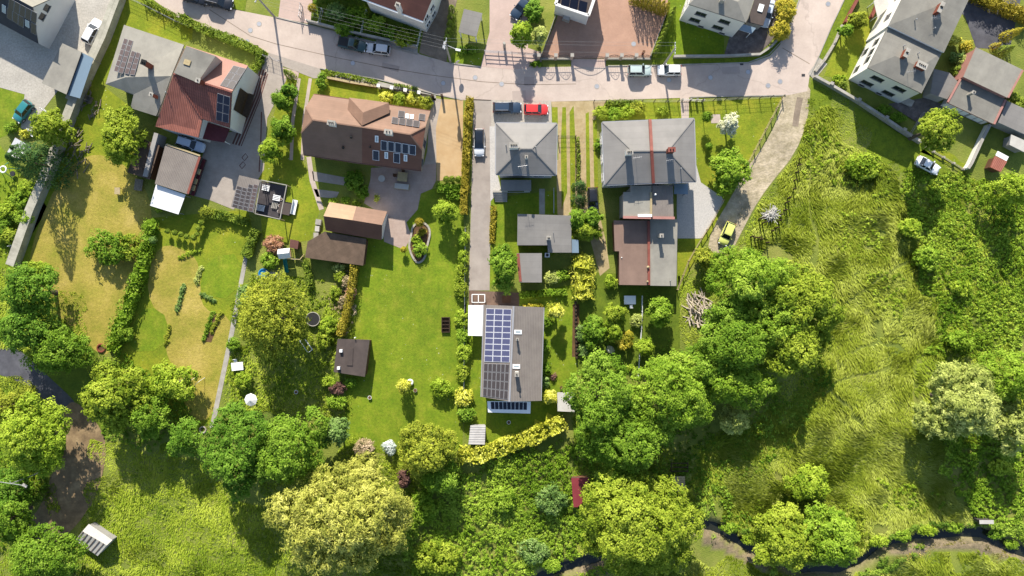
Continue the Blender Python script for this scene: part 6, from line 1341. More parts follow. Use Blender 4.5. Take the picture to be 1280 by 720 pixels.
# white stone kerb of the kidney bed
x, y, z = at(522, 298); r0 = thing('bed_edging', 'kidney shaped white stone edging of the island bed on the lawn', 'edging', (x, y, z), 0); kp = smooth_poly([(516, 281), (530, 277), (539, 288), (534, 308), (531, 324), (522, 330), (515, 320), (511, 308), (514, 296)], 2)
mb = MB()
for i in range(len(kp)): a, b2 = W(*kp[i]), W(*kp[(i + 1) % len(kp)]); mb.bar((a[0], a[1], .1), (b2[0], b2[1], .1), .32, .3)
mb.build('stones', M['stone'], r0); MB().prism([W(*k) for k in kp], 0, .1).build('soil_bed', M['soil'], r0)
# wood heaps
def heap(label, qx, qy, n, R, L, mat, hz, name='log_pile', cat='log pile', r=.11, sq=1.0, ang=None):
    rr = nr(); x, y, z = at(qx, qy); r0 = thing(name, label, cat, (x, y, z), 0)
    for i in range(n):
        u = rr.random() ** .6; a = rr.random() * 6.28; d = R * u; cx, cy = x + d * cos(a), y + d * sin(a) * sq; zz = z + .12 + hz * (1 - u) * rr.random(); t = rr.random() * 6.28 if ang is None else ang + rr.normal() * .45; l = L * rr.uniform(.5, 1.2); e = rr.normal() * .18
        MB().tube((cx - cos(t) * l / 2, cy - sin(t) * l / 2, max(z, zz - e)), (cx + cos(t) * l / 2, cy + sin(t) * l / 2, max(z, zz + e)), r * rr.uniform(.6, 1.3), r * rr.uniform(.5, 1.0), 7).build('log' if name == 'log_pile' else 'branch', mat, r0, True)
heap('heap of sawn pale logs on the rough grass left of the big tree', 873, 386, 120, 2.3, 1.6, M['log_wood'], 1.3, r=.09, sq=1.25, ang=1.9)
heap('pile of bleached white branches beside the old posts', 962, 268, 80, 1.3, 1.5, M['bleached'], 1.3, 'branch_pile', 'branch pile', .05)
heap('scattered heap of grey timber and rubble along the shaded side of the concrete wall', 96, 188, 45, 2.6, 1.6, M['old_wood'], .5, 'timber_heap', 'timber heap', .08, 1.5, 1.1)
heap('second timber heap higher up the concrete wall, by the small crate', 113, 128, 30, 1.8, 1.1, M['old_wood'], .4, 'timber_heap', 'timber heap', .08, 1.6, 1.1)
x, y, z = at(112, 125); r0 = thing('crate', 'square pale wooden crate on the grass beside the concrete wall', 'crate', (x, y, z), radians(-25)); MB().box((0, 0, .08), (1.0, 1.1, .08)).build('base', M['old_wood'], r0, False, True)
for sx in (-.5, .5): MB().box((sx, 0, .3), (.08, 1.1, .5)).build('side', M['old_wood'], r0, False, True); MB().box((0, sx * 1.1, .3), (.92, .08, .5)).build('end', M['old_wood'], r0, False, True)
for k, (qx, qy) in enumerate(((85.5, 121), (91, 126))):
    x, y, z = at(qx, qy, .8); o = MB().box((0, 0, .3), (1.1, .8, .6), radians(-25)).build('tile_stack', M['concrete']); o.location = (x, y, z); tag(o, 'grey stack of roof tiles below the translucent lean-to, %s one' % ('upper left', 'lower right')[k], 'tile stack')
x, y, z = at(684, 319, .6); r0 = thing('heat_pump', 'white box unit with a dark fan behind the low grey building', 'heat pump', (x, y, 0), 0); MB().box((x, y, .5), (.8, .7, 1.0)).build('casing', M['plastic_white'], r0); MB().tube((x, y, 1.0), (x, y, 1.01), .24, .24, 16).build('fan_grille', M['black_plastic'], r0)
x, y, z = at(708, 23, .6); r0 = thing('water_tank', 'small grey box unit below the white flat roofed house', 'box', (x, y, 0), radians(-20)); MB().box((0, 0, .45), (1.2, .8, .9)).build('tank_body', M['concrete'], r0, False, True); MB().box((0, 0, .93), (1.0, .6, .06)).build('lid', M['steel'], r0, False, True)
x, y, z = at(803, 68); r0 = thing('garden_post', 'short brown post with a cap inside the ornamental fence', 'post', (x, y, 0), 0); MB().box((0, 0, .7), (.3, .3, 1.4)).build('shaft', M['brick_red'], r0, False, True); MB().box((0, 0, 1.43), (.42, .42, .08)).build('cap', M['brown_wall'], r0, False, True)
# ================================================================== trees
T = tree
ORD = ('first', 'second', 'third', 'fourth', 'fifth', 'sixth', 'seventh', 'eighth', 'ninth', 'tenth', 'eleventh')
# left side
T('dark leafy tree at the left edge, upper of the two beside the dry lawn', 36, 366, 36, 36, 9, 'dark', 9)
T('dark leafy tree at the left edge, lower of the two beside the dry lawn', 30, 412, 40, 32, 9, 'dark', 9)
T('mid green leafy tree between the dry lawn and the dark path', 72, 436, 44, 30, 7, 'mid', 9)
T('light green feathery tree on the right bank of the dark path', 142, 492, 40, 46, 9, 'yellowgreen', 10, leaf=.36)
T('dark green round tree right of the feathery one, lower left', 184, 521, 28, 32, 7, 'mid', 7)
T('small dark round tree at the foot of the garden path, lower left', 229, 549, 24, 26, 6, 'dark', 7)
T('bright bushy tree at the bottom of the yellowed garden', 212, 480, 36, 26, 5, 'lime_leaf', 8, leaf=.3, puff=.6)
T('broad light green tree overhanging the dark path at the left edge', 40, 550, 42, 52, 10, 'lime_leaf', 11)
T('dark green tree under the street lamp, left edge', 12, 612, 26, 30, 5.2, 'dark', 8)
T('leafy dark tree at the left edge below the street lamp', 8, 648, 30, 38, 8, 'mid', 8)
T('big leafy tree in the bottom left corner beside the white shed', 52, 696, 54, 38, 9, 'mid', 11)
T('small tree left of the yellowish corner tree, bottom left', 8, 506, 26, 26, 7, 'olive', 7)
T('large dark green tree, left of the pair above the yellow willow', 300, 562, 46, 58, 10, 'dark', 12)
T('large dark green tree, right of the pair above the yellow willow', 366, 562, 50, 48, 10, 'mid', 12)
T('small blue-green tree at the corner of the wide lawn', 419, 540, 18, 20, 6, 'bluegreen', 6, leaf=.3, puff=.5)
T('big pale yellow willow at the bottom of the picture', 420, 650, 88, 64, 12, 'willow_leaf', 18, leaf=.5, aspect=.28, puff=.85, k=26, name='willow_tree', ragged=.2)
T('pale yellow side crown growing beside the big yellow willow', 486, 655, 34, 42, 8, 'willow_leaf', 8, leaf=.45, aspect=.28, k=24, name='willow_tree')
T('pale yellow sapling crown on top of the big yellow willow', 452, 598, 34, 28, 7, 'willow_leaf', 7, leaf=.45, aspect=.28, k=24, name='willow_tree')
T('wide olive tree in the left middle garden beside the trampoline', 340, 400, 47, 60, 9, 'olive', 13, leaf=.3, puff=.55, k=12, gap=.15)
T('olive green tree at the lower end of the wide lawn', 535, 566, 38, 36, 8, 'olive', 9, leaf=.3, puff=.6)
T('dark green small tree below the olive one at the end of the wide lawn', 548, 598, 28, 24, 6, 'mid', 7)
# centre
T('broad tree at the centre bottom, left one of the great cluster', 752, 500, 48, 54, 11, 'mid', 12)
T('broad tree at the centre bottom, right one of the great cluster', 836, 496, 58, 52, 11, 'bright', 12)
T('broad tree at the centre bottom, lowest of the great cluster', 780, 548, 66, 44, 10, 'mid', 12)
T('great yellow-green tree at the bottom right of centre', 800, 656, 86, 66, 12, 'yellowgreen', 16)
T('small bright tree at the top of the great yellow-green one', 768, 600, 22, 18, 8, 'bright', 6)
T('dark leafy tree topping the cluster left of the meadow', 938, 348, 50, 42, 11, 'bright', 11)
T('lighter wide tree of the cluster, touching the meadow', 998, 374, 54, 50, 9, 'yellowgreen', 11, leaf=.36)
T('leafy tree in the middle of the cluster left of the meadow', 918, 430, 50, 48, 10, 'mid', 11)
T('olive tree at the lower right of the cluster left of the meadow', 988, 428, 54, 42, 9, 'yellowgreen', 10, leaf=.34)
T('leafy tree at the bottom of the cluster left of the meadow', 920, 480, 52, 32, 8, 'bright', 9)
T('leafy crown filling the middle of the cluster left of the meadow', 960, 398, 48, 44, 9, 'bright', 10)
T('leafy crown between the log heap and the cluster trees', 916, 398, 24, 26, 8, 'mid', 8)
T('low leafy crown joining the cluster to the great trees below', 878, 462, 30, 30, 8, 'mid', 8)
T('small pale tree tip in the shade below the cluster', 920, 526, 22, 18, 5, 'pale_leaf', 6, leaf=.3, puff=.5)
T('yellow-olive tree on the stream bank, left of two', 980, 676, 44, 44, 8, 'yellowgreen', 10, leaf=.36)
T('green tree on the stream bank, right of two', 1040, 674, 40, 40, 8, 'bright', 10, leaf=.36)
T('bright young tree alone in the lower meadow', 1012, 604, 26, 22, 5, 'lime_leaf', 7, leaf=.3, puff=.55)
T('large pale silvery willow at the right side', 1202, 503, 49, 52, 11, 'pale_leaf', 14, leaf=.45, aspect=.3, k=26, name='willow_tree', ragged=.2)
T('green tree right of the pale silvery willow, right edge', 1268, 472, 36, 36, 9, 'bright', 9)
T('pale tree below the green one at the right edge', 1268, 530, 30, 34, 8, 'pale_leaf', 8, leaf=.4, aspect=.4)
T('round yellow-green tree in front of the lower right garage', 1174, 159, 29, 25, 9, 'yellowgreen', 9, vert=.5, zf=.72, leaf=.3, puff=.5)
T('yellow-green tree at the right edge below the red shed', 1266, 236, 26, 26, 7, 'lime_leaf', 8)
T('bright leafy tree beside the white stone path and the lane', 910, 216, 25, 31, 4.4, 'bright', 9, leaf=.34, puff=.62)
T('white blossoming tree on the double house lawn', 913, 156, 13.5, 14, 4.5, 'blossom', 7, leaf=.24, puff=.4, name='blossom_tree')
T('medium green tree beside the narrow lane and the outbuilding', 630, 335, 19, 29, 6, 'mid', 8, leaf=.34, puff=.6)
T('weeping bright green tree on the wide lawn', 557, 264, 18, 15, 5, 'lime_leaf', 6, leaf=.34, aspect=.35, puff=.5)
T('leafy garden tree below the half-garages, right one', 826, 391, 18, 20, 5, 'bright', 7, leaf=.3, puff=.5)
T('tall spreading yellow-green tree beside the brown shed and the dry lawn', 152, 170, 27, 38, 7, 'yellowgreen', 9, leaf=.3, puff=.55, gap=.1)
T('round leafy tree over the concrete wall below the trellis', 62, 160, 24, 24, 7, 'yellowgreen', 8, leaf=.3, puff=.55)
conifer('dark pointed conifer over the concrete wall beside the shade sail', 52, 206, 27, 12, 'spruce', leaf=.34)
conifer('dark pointed conifer just above the bigger one by the shade sail', 42, 192, 17, 8, 'spruce', leaf=.3)
T('round yellow-green tree at the foot of the long row beside the paved drive', 340, 187, 16, 17, 4.5, 'lime_leaf', 7, leaf=.26, puff=.42)
T('dark green tree in the row right of the paved drive', 352, 160, 15, 16, 5, 'mid', 7, leaf=.28, puff=.45)
T('dark green tree higher up the row right of the paved drive', 351, 126, 13, 14, 4.5, 'mid', 6, leaf=.28, puff=.45)
T('small dark tree near the top of the row right of the paved drive', 360, 113, 10, 10, 4, 'dark', 6, leaf=.26, puff=.4)
conifer('slim green cypress at the top of the row right of the paved drive', 362, 94, 6, 4.5, 'clip', leaf=.2)
T('olive green round tree on the pale shared drive', 651, 41, 14, 16, 5.6, 'lime_leaf', 7, leaf=.28, puff=.45)
T('pale flowering bush-tree beside the brown paved yard', 674, 44, 9, 12, 3.5, 'pale_leaf', 5, leaf=.24, puff=.36)
T('small palm-like yellow tree on the solar bungalow lawn', 695, 390, 11, 9, 5, 'yellow', 5, leaf=.4, aspect=.25, puff=.4, name='yellow_tree')
T('yellow small tree beside the pale grey shed and the hedge', 688, 497, 11, 9, 2.6, 'yellow', 5, leaf=.35, aspect=.3, puff=.35, name='yellow_tree')
T('olive bush-tree near the brick wall at the top right', 1074, 25, 14, 13, 3, 'olive', 6, leaf=.26, puff=.42)
T('small green round tree by the white stone edge', 1058, 38, 10, 9, 3.5, 'mid', 6, leaf=.24, puff=.38)
T('round dark bush-tree at the lower end of the dirt lane', 884, 322, 15, 13, 3.6, 'olive', 6, leaf=.28, puff=.45)
T('light green fruit tree left of the yellow ball shrub', 770, 392, 16, 14, 4.2, 'yellowgreen', 6, leaf=.28, puff=.45)
T('bright lumpy garden tree between the hedge and the shaded white rail', 768, 412, 12, 16, 3.6, 'lime_leaf', 6, leaf=.26, puff=.4)
T('round bright tree right of the yellow ball shrub', 806, 434, 13, 13, 3.4, 'lime_leaf', 6, leaf=.26, puff=.42)
T('dark broad tree in the shaded garden left of the fruit tree', 742, 414, 16, 20, 4, 'mid', 6, leaf=.3, puff=.5)
# group beside the sandy drive
conifer('dark conifer at the top of the planting left of the black car', 725, 234, 9, 4.5, 'spruce', leaf=.24)
conifer('twisted dark conifer below the top one, left of the black car', 724, 250, 10, 4, 'spruce', leaf=.24)
T('dark green tree by the low building, left of the sandy drive', 722, 274, 12, 15, 4.5, 'mid', 6, leaf=.3, puff=.45)
T('dark green tree hanging over the black car', 740, 272, 14, 14, 4.5, 'mid', 6, leaf=.3, puff=.45)
T('pale yellow-green spreading tree right of the low building', 736, 290, 21, 11, 4, 'yellowgreen', 7, leaf=.3, aspect=.4, puff=.45)

# ================================================================== shrubs
Sh = shrub
Sh('wide leafy bush alone on the dry lawn', 133, 309, 30, 22, 3.8, 'mid', 7, leaf=.3, puff=.5)
Sh('smaller bush joined to the wide leafy one on the dry lawn', 158, 309, 20, 18, 2.8, 'yellowgreen', 5, leaf=.28, puff=.45)
Sh('bright yellow dwarf conifer shrub with a dense round head on the wide lawn', 504.5, 483, 8, 9, 4.6, 'yellow', 5, leaf=.18, puff=.28)
Sh('light green round shrub at the right of the wide lawn', 552.5, 487, 15, 14, 2.4, 'lime_leaf', 6)
Sh('yellow shrub next to the fence right of the wide lawn', 580, 497, 13, 12, 2.2, 'yellow', 6)
Sh('green shrub below the yellow one by the fence', 583, 518, 12, 12, 2.0, 'mid', 5)
for i, (qx, qy, rx, ry, p, l) in enumerate(((575, 358, 9, 18, 'yellowgreen', 'tall shrub strip beside the lane, near the white canopy'), (577, 398, 10, 12, 'lime_leaf', 'leafy shrub left of the white terrace canopy'), (578, 420, 9, 12, 'bright', 'leafy shrub below the white terrace canopy'), (581, 440, 11, 13, 'lime_leaf', 'wide shrub by the fence, left of the dark panels'), (578, 465, 8, 14, 'yellowgreen', 'loose shrub by the fence, above the yellow shrub'),
                                           (579, 300, 6, 10, 'lime_leaf', 'small shrub below the end of the clipped hedge by the lane'), (579, 322, 6, 10, 'lime_leaf', 'second small shrub down the lane from the clipped hedge'), (578, 338, 7, 9, 'yellowgreen', 'third small shrub down the lane from the clipped hedge'))): Sh(l, qx, qy, rx, ry, 1.8, p, 5)
hedge('tight clipped yellow cloud hedge beside the low grey building', [(727.5, 322), (728, 346), (728.5, 372)], 24, 2.4, 'yellow', leaf=.24, bump=.3)
Sh('golden ball shrub with an orange tinted top in the shaded garden', 780.5, 425, 13.5, 13, 2.8, 'gold', 6, leaf=.2, puff=.32)
Sh('pale flowering little shrub on the lawn strip left of the golden ball', 763.5, 437, 5, 5, .9, 'blossom', 4, leaf=.16, puff=.22)
Sh('small bright shrub below the golden ball', 789, 460, 5, 4, 1, 'lime_leaf', 4)
Sh('pale green shrub beside the rail in the shaded garden', 796, 400, 8, 9, 1.6, 'pale_leaf', 5)
Sh('shrub against the rust-brown half-garage wall', 763, 352, 8, 10, 1.8, 'lime_leaf', 5)
Sh('loose shrub by the slim steel fence right of the plank fence', 727, 416, 7, 12, 1.8, 'bluegreen', 5)
Sh('pale green shrub at the lower end of the plank fence', 729, 438, 7, 9, 1.5, 'bluegreen', 5)
Sh('green shrub above the solar bungalow, right of the deck', 690, 347, 10, 9, 1.6, 'pale_leaf', 5)
Sh('pale leafed shrub between the outbuilding and the yellow cloud shrubs', 704, 344, 9, 8, 1.7, 'bright', 5)
Sh('red leafed small shrub on the solar bungalow lawn', 692, 471, 4, 4, .8, 'purple', 4, leaf=.2)
for i, (qx, qy) in enumerate(((684, 402), (681, 432), (683, 462), (681, 478))): Sh('narrow shrub along the bungalow wall, %s from the top' % ('first', 'second', 'third', 'fourth')[i], qx, qy, 6, 9, 1.5, ('mid', 'bright', 'mid', 'bluegreen')[i], 4)
Sh('orange flowering low shrub at the top right corner of the bungalow', 667, 383, 14, 4, .8, 'gold', 5)
for i, (qx, qy, p, l) in enumerate(((425, 345, 'yellowgreen', 'loose yellow-green shrub at the top of the flower border'), (434, 352, 'rosy', 'rosy flowering shrub in the border, upper one'), (430, 378, 'rosy', 'rosy flowering shrub in the border, lower one'), (438, 366, 'pinkred', 'orange-pink shrub in the middle of the border'), (419, 366, 'yellowgreen', 'yellow-green shrub left in the flower border'))): Sh(l, qx, qy, 8, 11, 1.5, p, 5, leaf=.2, puff=.3)
Sh('round yellow-green shrub right of the trampoline', 410, 406, 12, 11, 2.2, 'lime_leaf', 6)
Sh('round shrub below the other round one, left of the charcoal shed', 405, 425, 12, 11, 2.2, 'yellowgreen', 6)
Sh('purple leafed shrub below the charcoal shed', 421, 485, 12, 8, 2, 'purple', 6)
Sh('green shrub next to the purple one below the charcoal shed', 411, 477, 9, 8, 1.8, 'lime_leaf', 5)
Sh('light green shrub under the purple one at the lawn corner', 420, 503, 13, 10, 2.2, 'bright', 6)
Sh('green shrub right of the purple one, touching the charcoal shed', 438, 478, 9, 6, 1.6, 'mid', 5)
Sh('rosy copper shrub at the lower left end of the wide lawn', 454, 560, 14, 13, 2.6, 'rosy', 6, leaf=.22, puff=.34)
Sh('silver white shrub at the lower end of the wide lawn', 487, 559, 9, 10, 2.2, 'greywhite', 5, leaf=.2, puff=.32)
Sh('dark red shrub in the shade below the silver white one', 505, 600, 8, 12, 2, 'purple', 5)
Sh('red leafed maple shrub beside the white playhouse', 341, 305, 14, 12, 2.3, 'pinkred', 6, leaf=.22, puff=.34)
Sh('bright leafy shrub between the red maple and the paddling pool', 336, 325, 12, 12, 2, 'bright', 6)
Sh('pale leafed shrub at the corner of the lean-to roof', 424, 334, 8, 7, 1.5, 'pale_leaf', 5)
Sh('green shrub beside the garden path right of the yellowed lawn', 291, 430, 9, 10, 1.8, 'mid', 5)
Sh('leafy shrub below the lone white table', 304, 476, 12, 11, 2.2, 'lime_leaf', 6)
Sh('bluish shrub row by the garden path near the paddling pool', 305, 372, 9, 18, 1.7, 'bluegreen', 6)
Sh('mossy shrub at the end of the hedge beside the solar carport', 258, 265, 10, 8, 2, 'olive', 5)
Sh('green shrub right below the white tarp canopy', 200, 259, 10, 7, 1.4, 'lime_leaf', 5)
for i, (qx, qy, p) in enumerate(((44, 272, 'bright'), (10, 262, 'lime_leaf'), (27, 250, 'bright'), (14, 296, 'yellowgreen'), (2, 282, 'mid'), (36, 236, 'lime_leaf'))): Sh(('light bush against the left side of the concrete wall, lower one', 'lime bush at the left edge above the folding chair', 'bright bush below the swing frame', 'yellow-green bush left of the concrete wall near the folding chair', 'dark bush at the left edge beside the folding chair', 'bright bush against the left side of the concrete wall, upper one')[i], qx - (14 if i == 0 else 0), qy, 14, 12, 2.2, p, 6, leaf=.28)
Sh('yellow flowering bed shrub below the teal car', 31, 167, 7, 6, 1, 'yellow', 5); Sh('dark bush left of the yellow bed shrub', 14, 160, 8, 7, 1.4, 'mid', 5)
Sh('light green bush at the foot of the concrete wall', 48, 336, 20, 9, 2, 'lime_leaf', 6, leaf=.28)
Sh('leafy bush in the narrow bed at the end of the long dark hedge', 156, 418, 12, 11, 2, 'bright', 5)
for i, (qx, qy, p, l) in enumerate(((483, 122, 'yellow', 'yellow shrub behind the front wall, left one'), (499, 124, 'yellowgreen', 'green shrub behind the front wall, middle one'), (517, 123, 'yellow', 'tall yellow shrub behind the front wall'), (532, 128, 'olive', 'olive round shrub behind the front wall, by the gate'))): Sh(l, qx, qy, 9, 9, 1.9, p, 5)
Sh('dark leafy shrub at the left end of the brown house front wall', 402, 102, 7, 12, 2.2, 'mid', 5)
for i, (qx, qy, p, l) in enumerate(((752, 141, 'yellowgreen', 'lumpy shrub at the left of the double house front hedge'), (767, 142, 'bright', 'middle lumpy shrub before the double house'), (782, 140, 'lime_leaf', 'bright lumpy shrub before the double house'), (797, 134, 'olive', 'olive bush beside the double house front wall'))): Sh(l, qx, qy, 11, 9, 2, p, 6)
Sh('shrub in the lawn bay right of the red firewall strip', 829, 139, 8, 7, 1, 'yellowgreen', 5); Sh('shrub at the left wall of the double house', 748, 180, 5, 8, 1.3, 'mid', 4)
for i, (qx, qy, r_) in enumerate(((981, 8, 13), (982, 20, 12), (976, 38, 13))): Sh(('golden round bush at the top of the trio beside the road', 'golden round bush in the middle of the trio beside the road', 'golden round bush at the bottom of the trio beside the road')[i], qx, qy, r_, r_ - 1, 4.0, 'gold', 7, leaf=.2, puff=.34)
for i, (qx, qy, p, l) in enumerate(((1192, 51, 'yellow', 'yellow-green shrub behind the long white house'), (1207, 58, 'gold', 'golden leaning shrub behind the long white house'), (1195, 72, 'bluegreen', 'blue-green rounded shrub behind the long white house'), (1206, 77, 'pale_leaf', 'pale spotted shrub left of the wide garage'), (1198, 88, 'clip', 'clipped dark green shrub left of the wide garage'), (1266, 121, 'clip', 'round green shrub below the right corner of the wide garage'), (1276, 129, 'clip', 'second round shrub at the right edge below the wide garage'))): Sh(l, qx, qy, 9, 6.5, 2.2, p, 5, leaf=.2, puff=.32)
Sh('low leafy shrubs inside the stone wall near the road junction', 1050, 98, 10, 6, 1, 'lime_leaf', 5); Sh('round dark green shrub at the corner of the long white house', 1054, 106, 7, 6, 1.5, 'clip', 4, leaf=.18)
Sh('dark shrub in the shade before the long white house front', 1105, 137, 10, 7, 1.4, 'mid', 5); Sh('second dark shrub in the shade before the long white house front', 1122, 147, 10, 7, 1.5, 'mid', 5)
for i, (qx, qy, r_, p) in enumerate(((420, 14, 15, 'bluegreen'), (446, 18, 16, 'mid'), (470, 30, 14, 'bright'), (505, 48, 14, 'yellowgreen'), (488, 40, 12, 'mid'), (430, 36, 12, 'mid'))): Sh('%s in the shaded garden under the dark brown roof' % ('blue-green bush at the left', 'dark green bush', 'bright bush in the middle', 'yellowish bush at the right end', 'dark bush beside the yellowish one', 'low dark bush near the garden wall')[i], qx, qy, r_, r_ * .8, 1.8, p, 6, leaf=.28)
Sh('dark shrubbery at the left of the brown paved yard', 668, 14, 12, 15, 2.5, 'dark', 6, leaf=.3); Sh('green shrubs at the foot of the power pole by the shared drive', 585, 62, 16, 6, .8, 'mid', 6)
Sh('low green shrubs beside the driveway pillar right of the olive tree', 670, 80, 9, 4, .7, 'mid', 5)
Sh('low shrub in the meadow, dark shade beside it, upper right', 1080, 206, 24, 17, 2.6, 'lime_leaf', 7, leaf=.3, puff=.5)
Sh('taller weed clump in the middle of the right meadow', 1138, 285, 13, 12, 3.4, 'lime_leaf', 6, leaf=.3, puff=.5)
Sh('weed clump with a long shadow, right meadow', 1160, 322, 14, 16, 3.6, 'bright', 6, leaf=.3, puff=.5)
Sh('bright clump in the meadow right of the lower weed clump', 1200, 360, 14, 10, 2.2, 'lime_leaf', 6, leaf=.3, puff=.5)
Sh('green clump above the pale silvery willow', 1198, 425, 16, 13, 3.2, 'bright', 6, leaf=.3, puff=.5)
Sh('yellow-green clump in the shaded thicket, lower right', 1252, 585, 14, 10, 2, 'lime_leaf', 6, leaf=.3, puff=.45)
Sh('small leafy clump in the wild garden below the yellow hedge, left', 630, 625, 20, 16, 2.6, 'bright', 6, leaf=.3, puff=.5)
Sh('leafy clump in the wild garden left of the red shed', 690, 625, 22, 20, 2.6, 'bluegreen', 7, leaf=.28, puff=.5)
Sh('pale leafy clump at the bottom, right of the yellow willow', 668, 690, 22, 16, 2.8, 'bluegreen', 7, leaf=.28, puff=.5)
Sh('bright leafy clump by the dark stream bank, bottom centre', 690, 708, 12, 10, 2, 'bright', 5, leaf=.28, puff=.4)
Sh('olive leafy clump at the bottom, left of the stream', 545, 700, 34, 22, 4, 'yellowgreen', 8, leaf=.32, puff=.55)
Sh('dark bush between the yellow willow and the wild garden', 528, 636, 20, 22, 3, 'bright', 7, leaf=.3, puff=.5)
for i, (qx, qy, rx, p, l) in enumerate(((1098, 676, 13, 'lime_leaf', 'leafy bank shrub at the bend of the stream'), (1128, 670, 11, 'bright', 'bank shrub hanging over the stream, right of the bend'), (1160, 664, 13, 'lime_leaf', 'wide bank shrub above the middle of the open stream'), (1196, 661, 12, 'bright', 'bank shrub beside the stilted hut over the stream'), (1250, 670, 12, 'mid', 'dark bank shrub right of the stilted hut'), (1272, 683, 10, 'bright', 'bank shrub at the right edge of the stream'), (915, 662, 12, 'bright', 'bank shrub over the narrow stream right of the big tree'), (938, 676, 9, 'lime_leaf', 'small bank shrub left of the yellow-olive stream tree'))): Sh(l, qx, qy, rx, 7, 1.6, p, 6, leaf=.26, puff=.38)
# clipped balls
bl = ((209, 289, 3.4, 'first from the left'), (218.5, 291, 3.8, 'second from the left'), (226, 293, 3.8, 'third from the left'), (233.5, 295.5, 3.8, 'fourth from the left'), (242, 297, 4.2, 'fifth, at the bend'), (246.5, 292.5, 3.6, 'first one up from the bend'), (248.5, 285.5, 3.8, 'second one up from the bend'), (252, 278, 4.0, 'topmost of the right side'))
for qx, qy, r_, l in bl: globe('clipped ball of the curved row below the tarp canopy, %s' % l, qx, qy, r_, 1.1, 'clip', group='clipped balls of the curved row')
globe('clipped blue-green ball at the end of the long hedge', 191, 300, 5, 1.6, 'bluegreen'); globe('big yellow clipped ball above the island bed', 524.5, 278, 6, 1.6, 'clip_olive'); globe('small golden clipped ball beside the island bed, left', 504.5, 312, 4.2, 1.2, 'gold')
globe('round clipped bush at the corner of the top garden by the driveway', 390, 10, 5.5, 1.2, 'clip_olive'); globe('dark clipped ball on the double house lawn', 886, 183, 5, 1.2, 'mid'); globe('dark clipped ball near the picket gate of the double house', 884, 146, 7, 2.6, 'mid'); 
for i, qx in enumerate((558, 565, 573)): globe('clipped shrub head at the end of the sand drive, %s of three' % ('left', 'middle', 'right')[i], qx, 224, 4.5, .9, 'clip', group='clipped heads at the sand drive end')
Sh('low golden shrub inside the island bed', 528, 290, 6, 5, .8, 'gold', 5, leaf=.18); Sh('green shrub filling the middle of the island bed', 521, 300, 8, 7, 1, 'lime_leaf', 5); Sh('leafy shrub at the lower end of the island bed', 525, 312, 10, 9, 1.8, 'bright', 6)
for i, (qx, qy) in enumerate(((417, 252), (432, 250), (446, 254), (451, 262))): Sh('leafy border shrub above the ridged garage, %s from the left' % ('first', 'second', 'third', 'fourth')[i], qx, qy, 6, 5, 1.1, ('lime_leaf', 'bright', 'yellowgreen', 'pale_leaf')[i], 4)
Sh('dark green shrub mass left of the terrace below the brown house', 442, 225, 15, 14, 1.6, 'mid', 6, leaf=.28); Sh('second dark green shrub left of the terrace', 452, 240, 9, 10, 1.4, 'mid', 5); Sh('small yellow shrub alone on the terrace paving', 470.5, 248, 4, 4, .8, 'yellow', 4, leaf=.18)

# ================================================================== hedges
hedge('thick yellow-green clipped hedge along the road at the upper left', [(226, 25), (268, 43), (300, 55), (331, 70)], 11, 1.7, 'clip', leaf=.2)
hedge('short hedge turning down from the road hedge beside the red house', [(328, 76), (317, 92)], 9, 1.6, 'clip')
hedge('thin clipped hedge along the road before the grey house', [(182, 1), (205, 13), (224, 23)], 5, 1.2, 'clip')
hedge('low hedge strip above the brown house front wall', [(408, 91), (438, 97), (472, 104)], 5, 1.0, 'clip')
hedge('low hedge strip between the white capped pillars and the road', [(493, 106), (524, 112)], 3.5, .6, 'clip')
hedge('olive clipped hedge along the left of the narrow lane', [(588, 124), (585, 160), (583, 200), (580, 268)], 9, 1.8, 'clip_olive', leaf=.18)
hedge('long dark leafy hedge between the dry lawn and the yellowed garden', [(193, 276), (186, 320), (172, 365), (152, 412), (146, 436)], 15, 2.2, 'bright', leaf=.26, bump=.22)
hedge('clipped hedge below the solar carport', [(268, 268), (290, 272), (312, 279)], 11, 1.4, 'clip')
hedge('clipped leafy hedge block left of the red maple', [(322, 288), (316, 302), (310, 320)], 13, 1.5, 'clip')
hedge('bright yellow hedge sweeping across the bottom of the bungalow garden', [(575, 566), (600, 566), (628, 556), (660, 545), (704, 524)], 19, 2.4, 'yellow', leaf=.34, bump=.15)
hedge('clipped hedge on the right of the flower border, beside the wide lawn', [(446, 333), (441, 365), (434, 398), (428, 418)], 8, 2.6, 'clip_olive')
hedge('leafy hedge strip beside the narrow lane below the steps', [(617, 258), (616, 280), (615, 304)], 7, .8, 'clip_olive')
hedge('clipped hedge before the double house along the road', [(757, 130), (795, 129.5)], 6, 1.3, 'clip')
hedge('narrow hedge left of the sandy two-track drive', [(722, 172), (723, 205), (722, 228)], 4, .8, 'clip')
hedge('green hedge strip across the garden above the solar bungalow', [(650, 369), (680, 366), (708, 365)], 8, 1.2, 'bright')
hedge('tall clipped hedge along the top right corner', [(1205, -6), (1232, 6), (1260, 18), (1290, 30)], 13, 2.4, 'clip_olive')
hedge('leafy hedge across the sand drive end', [(548, 236), (578, 236)], 12, 1.2, 'mid')
hedge('dark shrub border inside the wide lawn by the board fence', [(560, 246), (578, 247)], 8, .9, 'mid')
hedge('narrow yellow-green hedge inside the lower left of the olive tree garden', [(382, 325), (388, 345), (390, 360)], 8, 1.3, 'clip')
for i, (qx, qy) in enumerate(((565, 12), (564, 22), (563, 31), (561, 40), (559.5, 48))): conifer('slim thuja in the row left of the open grey carport, %s from top' % ('first', 'second', 'third', 'fourth', 'fifth')[i], qx, qy, 5, 2.8, 'clip', group='thujas beside the carport', leaf=.16)
k = 0
